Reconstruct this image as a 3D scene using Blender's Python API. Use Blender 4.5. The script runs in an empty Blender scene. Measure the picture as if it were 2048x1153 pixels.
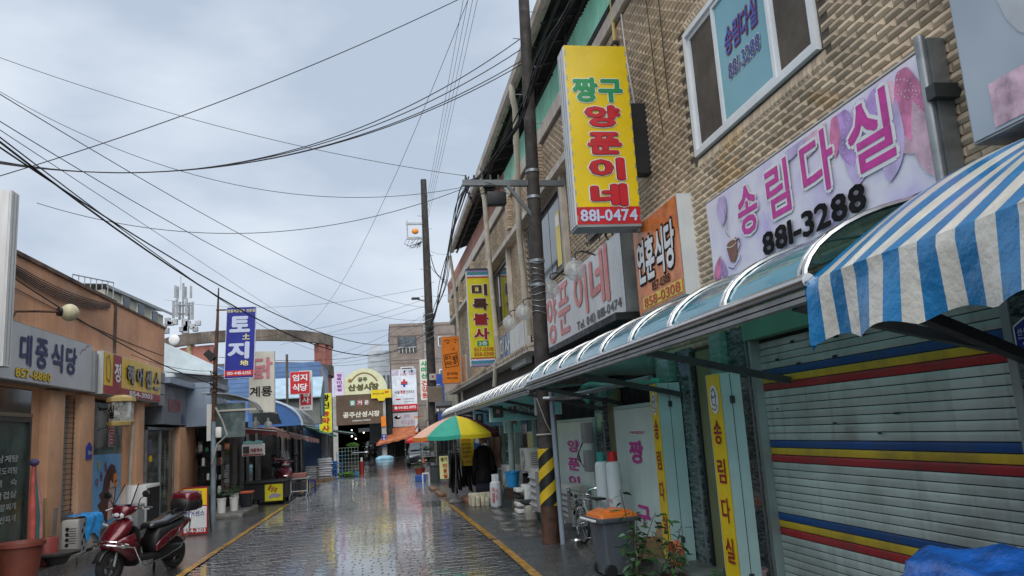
# Rainy market lane: brick shop row on the right, low shops on the left, market gate at the end.
# Units are metres; the lane runs along +Y, the camera stands at the origin.
import bpy, bmesh, math, random
from mathutils import Vector, Matrix
random.seed(7)
rad = math.radians
scn = bpy.context.scene
COL = scn.collection

# ------------------------------------------------------------------ camera
def cam_matrix(pitch, roll, yaw, loc):
    cy, sy, cp, sp, cr, sr = math.cos(yaw), math.sin(yaw), math.cos(pitch), math.sin(pitch), math.cos(roll), math.sin(roll)
    fwd = Vector((sy*cp, cy*cp, sp)); right = Vector((cy, -sy, 0)); up = right.cross(fwd)
    r = right*cr + up*sr; u = up*cr - right*sr
    m = Matrix((( r.x, u.x, -fwd.x, loc[0]), (r.y, u.y, -fwd.y, loc[1]), (r.z, u.z, -fwd.z, loc[2]), (0, 0, 0, 1)))
    return m
cd = bpy.data.cameras.new('camera'); cam = bpy.data.objects.new('camera', cd); COL.objects.link(cam)
cd.sensor_width = 36; cd.lens = 36*1572.7/2048; cd.clip_start = .05; cd.clip_end = 3000
cam.matrix_world = cam_matrix(rad(10.15), rad(-3.5585), rad(9.8266), (0, 0, 1.55))
scn.camera = cam

# ------------------------------------------------------------------ overcast sky
SUN_EL, SUN_AZ = rad(52), rad(184)          # azimuth measured from +Y towards +X: behind the camera
w = bpy.data.worlds.new('World'); scn.world = w; w.use_nodes = True
nt = w.node_tree; nt.nodes.clear()
def wn(t, **k):
    n = nt.nodes.new(t)
    for a, b in k.items(): setattr(n, a, b)
    return n
out = wn('ShaderNodeOutputWorld'); bg = wn('ShaderNodeBackground'); bg.inputs[1].default_value = .1
sky = wn('ShaderNodeTexSky', sky_type='NISHITA', sun_disc=False, sun_elevation=SUN_EL, sun_rotation=SUN_AZ)
tc = wn('ShaderNodeTexCoord')
mp = wn('ShaderNodeMapping'); mp.inputs['Scale'].default_value = (1.0, 1.0, 2.2)
n1 = wn('ShaderNodeTexNoise'); n1.inputs['Scale'].default_value = 2.9; n1.inputs['Detail'].default_value = 5; n1.inputs['Roughness'].default_value = .48
rp = wn('ShaderNodeValToRGB')
rp.color_ramp.elements[0].position = .40; rp.color_ramp.elements[0].color = (2.5, 2.95, 3.6, 1)
rp.color_ramp.elements[1].position = .62; rp.color_ramp.elements[1].color = (3.75, 4.12, 4.62, 1)
mx = wn('ShaderNodeMix', data_type='RGBA'); mx.inputs[0].default_value = .97
nt.links.new(tc.outputs['Generated'], mp.inputs[0]); nt.links.new(mp.outputs[0], n1.inputs['Vector'])
nt.links.new(n1.outputs['Fac'], rp.inputs[0]); nt.links.new(sky.outputs[0], mx.inputs[6]); nt.links.new(rp.outputs[0], mx.inputs[7])
nt.links.new(mx.outputs[2], bg.inputs[0]); nt.links.new(bg.outputs[0], out.inputs[0])
sd = bpy.data.lights.new('sun', 'SUN'); sun = bpy.data.objects.new('sun', sd); COL.objects.link(sun)
sd.energy = 1.5; sd.angle = rad(70); sd.color = (1, .985, .96)
sv = Vector((math.sin(SUN_AZ)*math.cos(SUN_EL), math.cos(SUN_AZ)*math.cos(SUN_EL), math.sin(SUN_EL)))
sun.rotation_euler = (-sv).to_track_quat('-Z', 'Y').to_euler(); sun.location = (0, 0, 30)
scn.view_settings.view_transform = 'Standard'; scn.view_settings.look = 'None'
scn.view_settings.gamma = 1; scn.view_settings.exposure = 1.0; scn.view_settings.use_curve_mapping = False
scn.render.engine = 'CYCLES'; scn.cycles.use_denoising = True; scn.cycles.max_bounces = 7
scn.cycles.diffuse_bounces = 3; scn.cycles.glossy_bounces = 4; scn.cycles.transparent_max_bounces = 8
scn.cycles.sample_clamp_indirect = 6

# ------------------------------------------------------------------ materials
MATS = {}
def mat(name, col, rough=.55, metal=0., var=.12, vs=3., streak=0., scol=None, bump=0., bs=60., spec=.5, coat=0., crough=.06,
        emit=0., alpha=1., trans=0., isl=0., dirt=0., dcol=(.05, .045, .04), dsc=1.3, wet=False, ior=1.45):
    if name in MATS: return MATS[name]
    m = bpy.data.materials.new(name); m.use_nodes = True
    t = m.node_tree; b = t.nodes['Principled BSDF']; L = t.links.new
    N = t.nodes.new
    geo = N('ShaderNodeNewGeometry')
    def noise(scale, det=4, sx=(1, 1, 1), r=.55):
        mpn = N('ShaderNodeMapping'); mpn.inputs['Scale'].default_value = sx
        L(geo.outputs['Position'], mpn.inputs[0]); n = N('ShaderNodeTexNoise'); n.inputs['Scale'].default_value = scale
        n.inputs['Detail'].default_value = det; n.inputs['Roughness'].default_value = r; L(mpn.outputs[0], n.inputs['Vector']); return n
    def ramp(src, a, bb, c0=(0, 0, 0, 1), c1=(1, 1, 1, 1)):
        q = N('ShaderNodeMapRange'); q.inputs[1].default_value = a; q.inputs[2].default_value = bb
        L(src, q.inputs[0]); return q.outputs[0]
    def mixc(f, a, bcol, mode='MIX'):
        x = N('ShaderNodeMix'); x.data_type = 'RGBA'; x.blend_type = mode
        for s, v in ((x.inputs[0], f), (x.inputs[6], a), (x.inputs[7], bcol)):
            if hasattr(v, 'links'): L(v, s)
            else: s.default_value = v if not isinstance(v, tuple) else (*v[:3], 1)
        return x.outputs[2]
    c = tuple(col)
    cur = None
    if var > 0:
        lo = tuple(max(0, x*(1-var*1.6)) for x in c); hi = tuple(min(1, x*(1+var)) for x in c)
        cur = mixc(ramp(noise(vs, 5).outputs['Fac'], .32, .68), lo, hi)
    else: cur = mixc(0., c, c)
    if isl > 0:
        oi = N('ShaderNodeObjectInfo'); ad = N('ShaderNodeMath'); ad.operation = 'ADD'
        L(oi.outputs['Random'], ad.inputs[0]); L(geo.outputs['Random Per Island'], ad.inputs[1])
        fr = N('ShaderNodeMath'); fr.operation = 'FRACT'; L(ad.outputs[0], fr.inputs[0])
        q = N('ShaderNodeMapRange'); q.inputs[3].default_value = 1-isl; q.inputs[4].default_value = 1+isl; L(fr.outputs[0], q.inputs[0])
        hs = N('ShaderNodeHueSaturation'); L(q.outputs[0], hs.inputs['Value']); L(cur, hs.inputs['Color']); cur = hs.outputs[0]
    if streak > 0:
        s = ramp(noise(1.6, 4, (6, 6, .45)).outputs['Fac'], .52, .72)
        mu = N('ShaderNodeMath'); mu.operation = 'MULTIPLY'; mu.inputs[1].default_value = streak; L(s, mu.inputs[0])
        cur = mixc(mu.outputs[0], cur, scol or tuple(x*.35 for x in c))
    if dirt > 0:
        s = ramp(noise(dsc, 6, r=.65).outputs['Fac'], .5, .75)
        mu = N('ShaderNodeMath'); mu.operation = 'MULTIPLY'; mu.inputs[1].default_value = dirt; L(s, mu.inputs[0])
        cur = mixc(mu.outputs[0], cur, dcol)
    L(cur, b.inputs['Base Color'])
    rr = ramp(noise(vs*2.3, 4).outputs['Fac'], .3, .7)
    q = N('ShaderNodeMapRange'); q.inputs[3].default_value = max(.02, rough*.8); q.inputs[4].default_value = min(1, rough*1.2); L(rr, q.inputs[0])
    L(q.outputs[0], b.inputs['Roughness'])
    b.inputs['Metallic'].default_value = metal; b.inputs['Specular IOR Level'].default_value = spec; b.inputs['IOR'].default_value = ior
    b.inputs['Coat Weight'].default_value = coat; b.inputs['Coat Roughness'].default_value = crough
    if trans: b.inputs['Transmission Weight'].default_value = trans
    if alpha < 1: b.inputs['Alpha'].default_value = alpha
    if emit:
        b.inputs['Emission Color'].default_value = (*c, 1); b.inputs['Emission Strength'].default_value = emit
    if bump > 0:
        bn = N('ShaderNodeBump'); bn.inputs['Strength'].default_value = 1; bn.inputs['Distance'].default_value = bump
        L(noise(bs, 4).outputs['Fac'], bn.inputs['Height']); L(bn.outputs[0], b.inputs['Normal'])
    m.diffuse_color = (*c, 1)
    MATS[name] = m
    return m

def wet_mat(name, c0, c1, rough, isl=.0, pud=(.42, .6), grain=300., gb=.0015, brick=False, ripple=.0012, crmax=.16, cg=0., spk=.55):
    """dark paving under a thin film of rain water: rough base with a clear coat whose gloss varies over damp patches"""
    m = bpy.data.materials.new(name); m.use_nodes = True; MATS[name] = m
    t = m.node_tree; b = t.nodes['Principled BSDF']; L = t.links.new; N = t.nodes.new
    geo = N('ShaderNodeNewGeometry')
    def noise(s, d=4, sx=(1, 1, 1)):
        mpn = N('ShaderNodeMapping'); mpn.inputs['Scale'].default_value = sx; L(geo.outputs['Position'], mpn.inputs[0])
        n = N('ShaderNodeTexNoise'); n.inputs['Scale'].default_value = s; n.inputs['Detail'].default_value = d; L(mpn.outputs[0], n.inputs['Vector']); return n.outputs['Fac']
    def mr(s, a, bb, c=0, d=1):
        q = N('ShaderNodeMapRange'); [setattr(q.inputs[i+1], 'default_value', v) for i, v in enumerate((a, bb, c, d))]; L(s, q.inputs[0]); return q.outputs[0]
    x = N('ShaderNodeMix'); x.data_type = 'RGBA'; x.inputs[6].default_value = (*c0, 1); x.inputs[7].default_value = (*c1, 1)
    L(mr(noise(2.2, 6), .35, .65), x.inputs[0]); cur = x.outputs[2]
    g = N('ShaderNodeMix'); g.data_type = 'RGBA'; g.blend_type = 'MULTIPLY'; g.inputs[0].default_value = spk; L(cur, g.inputs[6])
    gr = N('ShaderNodeCombineColor'); gg = mr(noise(grain, 2), .32, .68, .15, 2.1)
    for i in range(3): L(gg, gr.inputs[i])
    L(gr.outputs[0], g.inputs[7]); cur = g.outputs[2]
    if isl:
        oi = N('ShaderNodeObjectInfo'); ad = N('ShaderNodeMath'); L(oi.outputs['Random'], ad.inputs[0]); L(geo.outputs['Random Per Island'], ad.inputs[1])
        fr = N('ShaderNodeMath'); fr.operation = 'FRACT'; L(ad.outputs[0], fr.inputs[0])
        hs = N('ShaderNodeHueSaturation'); L(mr(fr.outputs[0], 0, 1, 1-isl, 1+isl), hs.inputs['Value']); L(cur, hs.inputs['Color']); cur = hs.outputs[0]
    hgt = noise(grain, 3)
    if brick:
        bt = N('ShaderNodeTexBrick'); mpn = N('ShaderNodeMapping'); L(geo.outputs['Position'], mpn.inputs[0])
        bt.inputs['Scale'].default_value = 1; bt.inputs['Brick Width'].default_value = .23; bt.inputs['Row Height'].default_value = .115
        bt.inputs['Mortar Size'].default_value = .006; L(mpn.outputs[0], bt.inputs['Vector'])
        bt.inputs['Color1'].default_value = (1, 1, 1, 1); bt.inputs['Color2'].default_value = (.75, .75, .75, 1); bt.inputs['Mortar'].default_value = (.3, .3, .3, 1)
        y = N('ShaderNodeMix'); y.data_type = 'RGBA'; y.blend_type = 'MULTIPLY'; y.inputs[0].default_value = .8; L(cur, y.inputs[6]); L(bt.outputs['Color'], y.inputs[7]); cur = y.outputs[2]
    L(cur, b.inputs['Base Color'])
    wetf = mr(noise(.55, 5, (1, .6, 1)), pud[0], pud[1])
    L(mr(wetf, 0, 1, rough, rough*.55), b.inputs['Roughness'])
    L(mr(wetf, 0, 1, .7, 1.), b.inputs['Coat Weight'])
    L(mr(wetf, 0, 1, crmax, .03), b.inputs['Coat Roughness'])
    b.inputs['Coat IOR'].default_value = 1.75
    bn = N('ShaderNodeBump'); bn.inputs['Distance'].default_value = gb; L(hgt, bn.inputs['Height']); L(bn.outputs[0], b.inputs['Normal'])
    wb = N('ShaderNodeBump'); wb.inputs['Distance'].default_value = ripple; L(noise(9, 3, (.5, 1.6, 1)), wb.inputs['Height'])
    if cg:
        w2 = N('ShaderNodeBump'); w2.inputs['Distance'].default_value = cg; L(noise(grain, 2), w2.inputs['Height']); L(wb.outputs[0], w2.inputs['Normal']); wb = w2
    L(wb.outputs[0], b.inputs['Coat Normal'])
    return m

M = mat
# --- plain palette
BLACK = M('black plastic', (.012, .012, .013), .5, var=.2)
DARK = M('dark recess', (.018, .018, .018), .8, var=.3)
RUBBER = M('rubber', (.015, .015, .015), .75, bump=.0006, bs=200)
STEEL = M('stainless steel', (.55, .55, .54), .22, 1., var=.12, vs=6, dirt=.25, dcol=(.2, .17, .13), dsc=6)
GALV = M('galvanised steel', (.34, .36, .37), .45, .7, var=.2, vs=5, dirt=.3, dcol=(.14, .09, .05), dsc=5)
DSTEEL = M('dark painted steel', (.05, .055, .055), .5, .2, var=.25)
CHROME = M('chrome', (.75, .75, .76), .12, 1., var=.03)
WPAINT = M('white painted metal', (.66, .67, .66), .4, var=.06, streak=.25, scol=(.3, .28, .24))
WPLAST = M('white plastic', (.72, .72, .69), .35, var=.06, dirt=.2, dcol=(.35, .32, .27), dsc=6)
GREYPL = M('grey plastic', (.3, .31, .31), .5, var=.1, dirt=.3, dcol=(.12, .11, .1))
BEIGEPL = M('beige plastic', (.5, .48, .41), .5, var=.1, dirt=.3, dcol=(.2, .18, .14), dsc=4)
YEL = M('sign yellow', (.80, .57, .012), .3, var=.08, vs=2, streak=.14, scol=(.55, .4, .03))
YELP = M('pale yellow', (.74, .70, .32), .4, var=.06)
RED = M('sign red', (.55, .018, .026), .35, var=.1, vs=4)
DRED = M('dark red', (.30, .012, .02), .4, var=.1)
WHITE = M('sign white', (.80, .80, .80), .35, var=.03)
INK = M('black ink', (.006, .006, .007), .6, var=.1, spec=.15)
NAVY = M('sign navy', (.018, .025, .26), .3, var=.12, vs=2, streak=.15, scol=(.05, .06, .25))
LILAC = M('pale lilac ink', (.52, .58, .76), .35, var=.03)
GREEN = M('sign green', (.015, .27, .09), .35, var=.05)
ORANGE = M('sign orange', (.78, .215, .015), .35, var=.1, streak=.2, scol=(.5, .14, .02))
MAG = M('magenta ink', (.60, .03, .32), .4, var=.12, vs=12)
BROWN = M('dark brown ink', (.07, .022, .012), .4, var=.1)
BLUE = M('cobalt ink', (.03, .09, .42), .4, var=.08)
PINK = M('faded red ink', (.72, .22, .20), .4, var=.12, vs=5)

# ------------------------------------------------------------------ geometry helpers
ROOTM = {}
class MB:
    """collects vertices and faces (world coordinates unless built local) and links them as one mesh object"""
    def __init__(s): s.v = []; s.f = []
    def add(s, vs, fs):
        o = len(s.v); s.v += [tuple(p) for p in vs]; s.f += [tuple(i+o for i in f) for f in fs]; return s
    def box(s, x0, x1, y0, y1, z0, z1):
        if x0 > x1: x0, x1 = x1, x0
        if y0 > y1: y0, y1 = y1, y0
        if z0 > z1: z0, z1 = z1, z0
        return s.add([(x0,y0,z0),(x1,y0,z0),(x1,y1,z0),(x0,y1,z0),(x0,y0,z1),(x1,y0,z1),(x1,y1,z1),(x0,y1,z1)],
                     [(0,3,2,1),(4,5,6,7),(0,1,5,4),(1,2,6,5),(2,3,7,6),(3,0,4,7)])
    def cham(s, x0, x1, y0, y1, z0, z1, c=.01):
        """box with chamfered edges"""
        bm = bmesh.new(); bmesh.ops.create_cube(bm, size=1)
        for v in bm.verts: v.co = Vector((x0+(v.co.x+.5)*(x1-x0), y0+(v.co.y+.5)*(y1-y0), z0+(v.co.z+.5)*(z1-z0)))
        bmesh.ops.bevel(bm, geom=list(bm.edges), offset=c, segments=2, affect='EDGES', profile=.5)
        return s.addbm(bm)
    def addbm(s, bm):
        bm.verts.index_update(); s.add([v.co[:] for v in bm.verts], [[v.index for v in f.verts] for f in bm.faces]); bm.free(); return s
    def obox(s, c, ax, ay, az):
        c, ax, ay, az = map(Vector, (c, ax, ay, az))
        vs = [c+ax*i+ay*j+az*k for k in (-.5, .5) for j in (-.5, .5) for i in (-.5, .5)]
        return s.add(vs, [(0,2,3,1),(4,5,7,6),(0,1,5,4),(2,6,7,3),(0,4,6,2),(1,3,7,5)])
    def bar(s, p0, p1, w, h, up=(0, 0, 1)):
        p0, p1 = Vector(p0), Vector(p1); d = p1-p0; u = Vector(up); sd = d.cross(u)
        if sd.length < 1e-6: sd = d.cross(Vector((1, 0, 0)))
        sd.normalize(); u = sd.cross(d).normalized()
        return s.obox((p0+p1)/2, d, sd*w, u*h)
    def cyl(s, p0, p1, r0, r1=None, n=10, caps=True):
        r1 = r0 if r1 is None else r1
        p0, p1 = Vector(p0), Vector(p1); d = (p1-p0).normalized(); a = d.orthogonal().normalized(); b = d.cross(a)
        vs = []
        for p, r in ((p0, r0), (p1, r1)):
            for i in range(n):
                t = 2*math.pi*i/n; vs.append(p+a*math.cos(t)*r+b*math.sin(t)*r)
        fs = [(i, (i+1) % n, n+(i+1) % n, n+i) for i in range(n)]
        if caps: fs += [tuple(range(n-1, -1, -1)), tuple(range(n, 2*n))]
        return s.add(vs, fs)
    def tube(s, pts, r, n=6, caps=True):
        pts = [Vector(p) for p in pts]; k = len(pts); vs = []
        rs = r if isinstance(r, (list, tuple)) else [r]*k
        t0 = (pts[1]-pts[0]).normalized(); a = t0.orthogonal().normalized()
        for i, p in enumerate(pts):
            t = ((pts[min(i+1, k-1)]-pts[max(i-1, 0)])).normalized()
            a = (a-t*a.dot(t)).normalized(); b = t.cross(a)
            for j in range(n):
                g = 2*math.pi*j/n; vs.append(p+(a*math.cos(g)+b*math.sin(g))*rs[i])
        fs = [(i*n+j, i*n+(j+1) % n, (i+1)*n+(j+1) % n, (i+1)*n+j) for i in range(k-1) for j in range(n)]
        if caps: fs += [tuple(range(n-1, -1, -1)), tuple(range((k-1)*n, k*n))]
        return s.add(vs, fs)
    def lathe(s, prof, c=(0, 0, 0), n=16, axis='z', arc=1.):
        vs = []; k = len(prof); m = n if arc == 1. else n+1
        for r, z in prof:
            for i in range(m):
                t = 2*math.pi*arc*i/n
                q = (r*math.cos(t), r*math.sin(t), z)
                if axis == 'y': q = (q[0], q[2], q[1])
                if axis == 'x': q = (q[2], q[0], q[1])
                vs.append((q[0]+c[0], q[1]+c[1], q[2]+c[2]))
        fs = [(i*m+j, i*m+(j+1) % m, (i+1)*m+(j+1) % m, (i+1)*m+j) for i in range(k-1) for j in range(n)]
        return s.add(vs, fs)
    def sphere(s, c, rx, ry=None, rz=None, n=14, m=9):
        ry = rx if ry is None else ry; rz = rx if rz is None else rz
        vs = []; fs = []
        for i in range(m+1):
            a = math.pi*i/m
            for j in range(n):
                b = 2*math.pi*j/n
                vs.append((c[0]+rx*math.sin(a)*math.cos(b), c[1]+ry*math.sin(a)*math.sin(b), c[2]-rz*math.cos(a)))
        fs = [(i*n+j, i*n+(j+1) % n, (i+1)*n+(j+1) % n, (i+1)*n+j) for i in range(m) for j in range(n)]
        return s.add(vs, fs)
    def prism(s, pts, ext):
        """closed planar outline (3D points) pushed along ext"""
        k = len(pts); e = Vector(ext); a = [Vector(p) for p in pts]; b = [p+e for p in a]
        return s.add(a+b, [tuple(range(k-1, -1, -1)), tuple(range(k, 2*k))]+[(i, (i+1) % k, k+(i+1) % k, k+i) for i in range(k)])
    def grid(s, fn, nu, nv):
        vs = [fn(i/nu, j/nv) for j in range(nv+1) for i in range(nu+1)]
        return s.add(vs, [(j*(nu+1)+i, j*(nu+1)+i+1, (j+1)*(nu+1)+i+1, (j+1)*(nu+1)+i) for j in range(nv) for i in range(nu)])
    def loft(s, rings, caps=True):
        n = len(rings[0]); vs = [p for r in rings for p in r]
        fs = [(i*n+j, i*n+(j+1) % n, (i+1)*n+(j+1) % n, (i+1)*n+j) for i in range(len(rings)-1) for j in range(n)]
        if caps: fs += [tuple(range(n-1, -1, -1)), tuple(range((len(rings)-1)*n, len(rings)*n))]
        return s.add(vs, fs)
    def build(s, name, m, parent=None, smooth=False, local=False, label=None, kind=None, cat=None, group=None, solid=0., sub=0, raw=False):
        vs = s.v
        if parent is not None and not local:
            inv = ROOTM[parent.name]
            vs = [inv @ Vector(p) for p in vs]
        me = bpy.data.meshes.new(name); me.from_pydata([tuple(p) for p in vs], [], s.f); 
        if not raw:
            bm = bmesh.new(); bm.from_mesh(me); bmesh.ops.recalc_face_normals(bm, faces=bm.faces); bm.to_mesh(me); bm.free()
        me.materials.append(m)
        if smooth:
            for p in me.polygons: p.use_smooth = True
            if smooth != 'all': me.set_sharp_from_angle(angle=rad(40))
        o = bpy.data.objects.new(name, me); COL.objects.link(o)
        if parent is not None:
            o.parent = parent; ROOTM[o.name] = ROOTM[parent.name]
        else: ROOTM[o.name] = Matrix.Identity(4)
        if solid:
            md = o.modifiers.new('solid', 'SOLIDIFY'); md.thickness = solid; md.offset = 0
        if sub:
            md = o.modifiers.new('sub', 'SUBSURF'); md.levels = md.render_levels = sub
        tag(o, label, cat, group, kind)
        return o
def tag(o, label=None, cat=None, group=None, kind=None):
    for k, v in (('label', label), ('category', cat), ('group', group), ('kind', kind)):
        if v: o[k] = v
    return o
def thing(name, label, cat, loc=(0, 0, 0), rz=0., group=None):
    o = bpy.data.objects.new(name, None); COL.objects.link(o); o.location = loc; o.rotation_euler = (0, 0, rz); o.empty_display_size = .1
    ROOTM[o.name] = (Matrix.Translation(loc) @ Matrix.Rotation(rz, 4, 'Z')).inverted()
    return tag(o, label, cat, group)
def copy_tree(o, parent=None):
    c = o.copy(); COL.objects.link(c); c.parent = parent; ROOTM[c.name] = ROOTM[o.name]
    for ch in list(o.children): copy_tree(ch, c)
    return c
def structure(name, mb, m, **k): return mb.build(name, m, kind='structure', **k)

# lettering: glyph outlines of the built-in font, read once, turned into flat meshes
CHARS = '土地情가갑강개거건겹경계공과관광구금기꽃네농니다닭당대댕도된럽룡륵리림마말맘맞머명문물미밤방백벨복북불비사산살삼상생서선성세센송수숙스시식신실안알약양어엄업연영오외요용우운울원위은의이입자작장재전점정제주중즐지진짱찌차추출춤층클탕토트튼푼품학한합행험헤협형홍활회훈흥0123456789-).ABCDEFGHIJKLMNOPQRSTUVWXYZabcdefghijklmnopqrstuvwxyz'
GL = {}
def load_glyphs(chars):
    c = bpy.data.curves.new('t', 'FONT'); c.body = '\n'.join(chars); c.size = 1; c.resolution_u = 2; c.space_line = 3
    o = bpy.data.objects.new('t', c); COL.objects.link(o); me = o.to_mesh()
    vs = [v.co.copy() for v in me.vertices]; fs = [tuple(p.vertices) for p in me.polygons]
    o.to_mesh_clear(); bpy.data.objects.remove(o); bpy.data.curves.remove(c)
    line = [round((.35-v.y)/3) for v in vs]; idx = {}
    for q in chars: GL[q] = ([], [])
    for i, v in enumerate(vs):
        g = GL[chars[line[i]]]; idx[i] = len(g[0]); g[0].append(Vector((v.x, v.y+3*line[i], 0)))
    for f in fs: GL[chars[line[f[0]]]][1].append(tuple(idx[i] for i in f))
load_glyphs(CHARS)
TXT = {}
def glyphs(s, bold=0.):
    if s not in TXT:
        vs, fs, x = [], [], 0.
        for q in s:
            if q == ' ': x += .3; continue
            gv, gf = GL.get(q, GL['-']); x0 = min(v.x for v in gv); x1 = max(v.x for v in gv); wide = ord(q) > 0x2000
            adv = .93 if wide else x1-x0+.085; sh = x+(adv-(x1-x0))/2-x0; o = len(vs)
            vs += [Vector((v.x+sh, v.y, 0)) for v in gv]; fs += [tuple(i+o for i in f) for f in gf]; x += adv
        xs = [v.x for v in vs]; ys = [v.y for v in vs]
        TXT[s] = (vs, fs, min(xs), max(xs), min(ys), max(ys))
    return TXT[s]
class Face:
    """a flat face of a sign: centre, right and up directions; lays rectangles and lettering in thin layers on it"""
    def __init__(s, root, c, right, up=(0, 0, 1), base=.0):
        s.root = root; s.c = Vector(c); s.r = Vector(right).normalized(); s.u = Vector(up).normalized(); s.n = s.r.cross(s.u); s.lv = base
    def P(s, x, y, d): return s.c+s.r*x+s.u*y+s.n*d
    def rect(s, x, y, w_, h, m, d=.004, name='panel'):
        b = MB(); b.add([s.P(x-w_/2, y-h/2, d), s.P(x+w_/2, y-h/2, d), s.P(x+w_/2, y+h/2, d), s.P(x-w_/2, y+h/2, d)], [(0, 1, 2, 3)])
        return b.build(name, m, s.root)
    def poly(s, pts, m, d=.006, name='emblem'):
        b = MB(); b.add([s.P(x, y, d) for x, y in pts], [tuple(range(len(pts)))]); return b.build(name, m, s.root)
    def ell(s, x, y, rx, ry, m, d=.006, name='emblem', n=20):
        return s.poly([(x+rx*math.cos(2*math.pi*i/n), y+ry*math.sin(2*math.pi*i/n)) for i in range(n)], m, d, name)
    def line(s, pts, wd, m, d=.007, name='emblem'):
        b = MB()
        for i in range(len(pts)-1):
            (x0, y0), (x1, y1) = pts[i], pts[i+1]; dx, dy = x1-x0, y1-y0; l = math.hypot(dx, dy) or 1; nx, ny = -dy/l*wd/2, dx/l*wd/2
            b.add([s.P(x0-nx, y0-ny, d), s.P(x1-nx, y1-ny, d), s.P(x1+nx, y1+ny, d), s.P(x0+nx, y0+ny, d)], [(0, 1, 2, 3)])
        return b.build(name, m, s.root)
    def text(s, t, x, y, w_, h, m, bold=.02, outl=None, ow=.05, d=.008, vert=False, gap=.12, name='lettering', shear=0., rot=0., depth=0.):
        """lettering; weight is gained by laying slightly shifted copies of the glyphs over each other, each on its own thin layer"""
        def lay(bo, mm, dd, nm):
            b = MB(); items = []
            if vert:
                n = len(t); ch = h/(n+(n-1)*gap)
                for i, q in enumerate(t):
                    if q != ' ': items.append((q, x, y+h/2-ch/2-i*ch*(1+gap), w_, ch))
            else: items.append((t, x, y, w_, h))
            nk = 1 if bo < .006 else (5 if bo < .03 else 9)
            sh = [(0, 0)] if nk == 1 else [(bo*math.cos(math.pi*(.25+2*k/(nk-1))), bo*math.sin(math.pi*(.25+2*k/(nk-1)))) for k in range(nk-1)]+[(0, 0)]
            for q, cx, cy, ww, hh in items:
                vs, fs, a0, a1, b0, b1 = glyphs(q, 0.)
                sx = ww/max(.001, a1-a0+2*bold); sy = hh/max(.001, b1-b0+2*bold)
                for k, (ox, oy) in enumerate(sh):
                    pts = []; dk = dd+.0004*k
                    for v in vs:
                        px = (v.x+ox-(a0+a1)/2)*sx; py = (v.y+oy-(b0+b1)/2)*sy; px += shear*py
                        if rot: px, py = px*math.cos(rot)-py*math.sin(rot), px*math.sin(rot)+py*math.cos(rot)
                        pts.append(s.P(cx+px, cy+py, dk))
                    b.add(pts, fs)
            return b.build(nm, mm, s.root, raw=True)
        if outl is not None: lay(bold+ow, outl, d-.004, 'lettering_outline')
        return lay(bold, m, d, name)

def signbox(name, label, cat, c, right, w_, h, depth, side, face, up=(0, 0, 1), frame=.012, group=None, fname='face'):
    """a sign cabinet; c is the centre of its front face"""
    r = Vector(right).normalized(); u = Vector(up).normalized(); n = r.cross(u); c = Vector(c)
    root = thing(name, label, cat, c-u*h/2-n*depth/2, 0, group)
    MB().obox(c-n*(depth/2+.004), r*w_, u*h, n*(depth-.004)).build('cabinet', side, root)
    f = Face(root, c, r, u)
    if face is not None:
        f.rect(0, 0, w_-2*frame, h-2*frame, face, .0, fname)
    return root, f
RT, LF, FR = (0, -1, 0), (0, 1, 0), (1, 0, 0)     # reading directions: right-hand shops, left-hand shops, facing the camera

def arcpts(c, r, a0, a1, n, ax, ay):
    c, ax, ay = Vector(c), Vector(ax), Vector(ay)
    return [c+ax*r*math.cos(a0+(a1-a0)*i/n)+ay*r*math.sin(a0+(a1-a0)*i/n) for i in range(n+1)]
ORD = ['lowest', 'second', 'third', 'fourth', 'fifth', 'sixth', 'seventh', 'eighth', 'ninth', 'tenth', 'eleventh']

# ================================================================== GROUND
ASPH = wet_mat('wet asphalt', (.026, .029, .03), (.055, .058, .058), .55, pud=(.5, .75), grain=30, gb=.02, ripple=.003, crmax=.2, cg=.012, spk=.95)
ASPHL = wet_mat('wet asphalt by the left shops', (.03, .031, .031), (.06, .06, .057), .45, pud=(.38, .6), grain=55, gb=.008, ripple=.0015, crmax=.18, cg=.0035, spk=.7)
PAVE = wet_mat('wet paving blocks', (.022, .025, .031), (.045, .047, .052), .4, isl=.22, pud=(.36, .56), grain=260, gb=.0012, ripple=.0012, crmax=.09)
PAVEF = wet_mat('wet paving far', (.025, .028, .032), (.045, .047, .05), .4, pud=(.36, .56), grain=120, gb=.001, brick=True, ripple=.002, crmax=.1)
JOINT = wet_mat('paving joints', (.02, .02, .018), (.035, .032, .028), .7, grain=90, crmax=.4)
CONC = M('wet concrete', (.17, .165, .15), .4, var=.3, vs=4, dirt=.6, dcol=(.045, .045, .038), dsc=3, bump=.003, bs=80)
CONCD = M('dark wet stone', (.085, .08, .07), .28, var=.35, vs=5, dirt=.5, dcol=(.03, .035, .025), dsc=3, bump=.003, bs=70, coat=.5, crough=.12)
LINE = M('worn yellow road paint', (.46, .235, .025), .4, var=.4, vs=9, dirt=1., dcol=(.06, .055, .045), dsc=3.5, streak=.6, scol=(.1, .075, .04), coat=.4, crough=.12)

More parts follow.
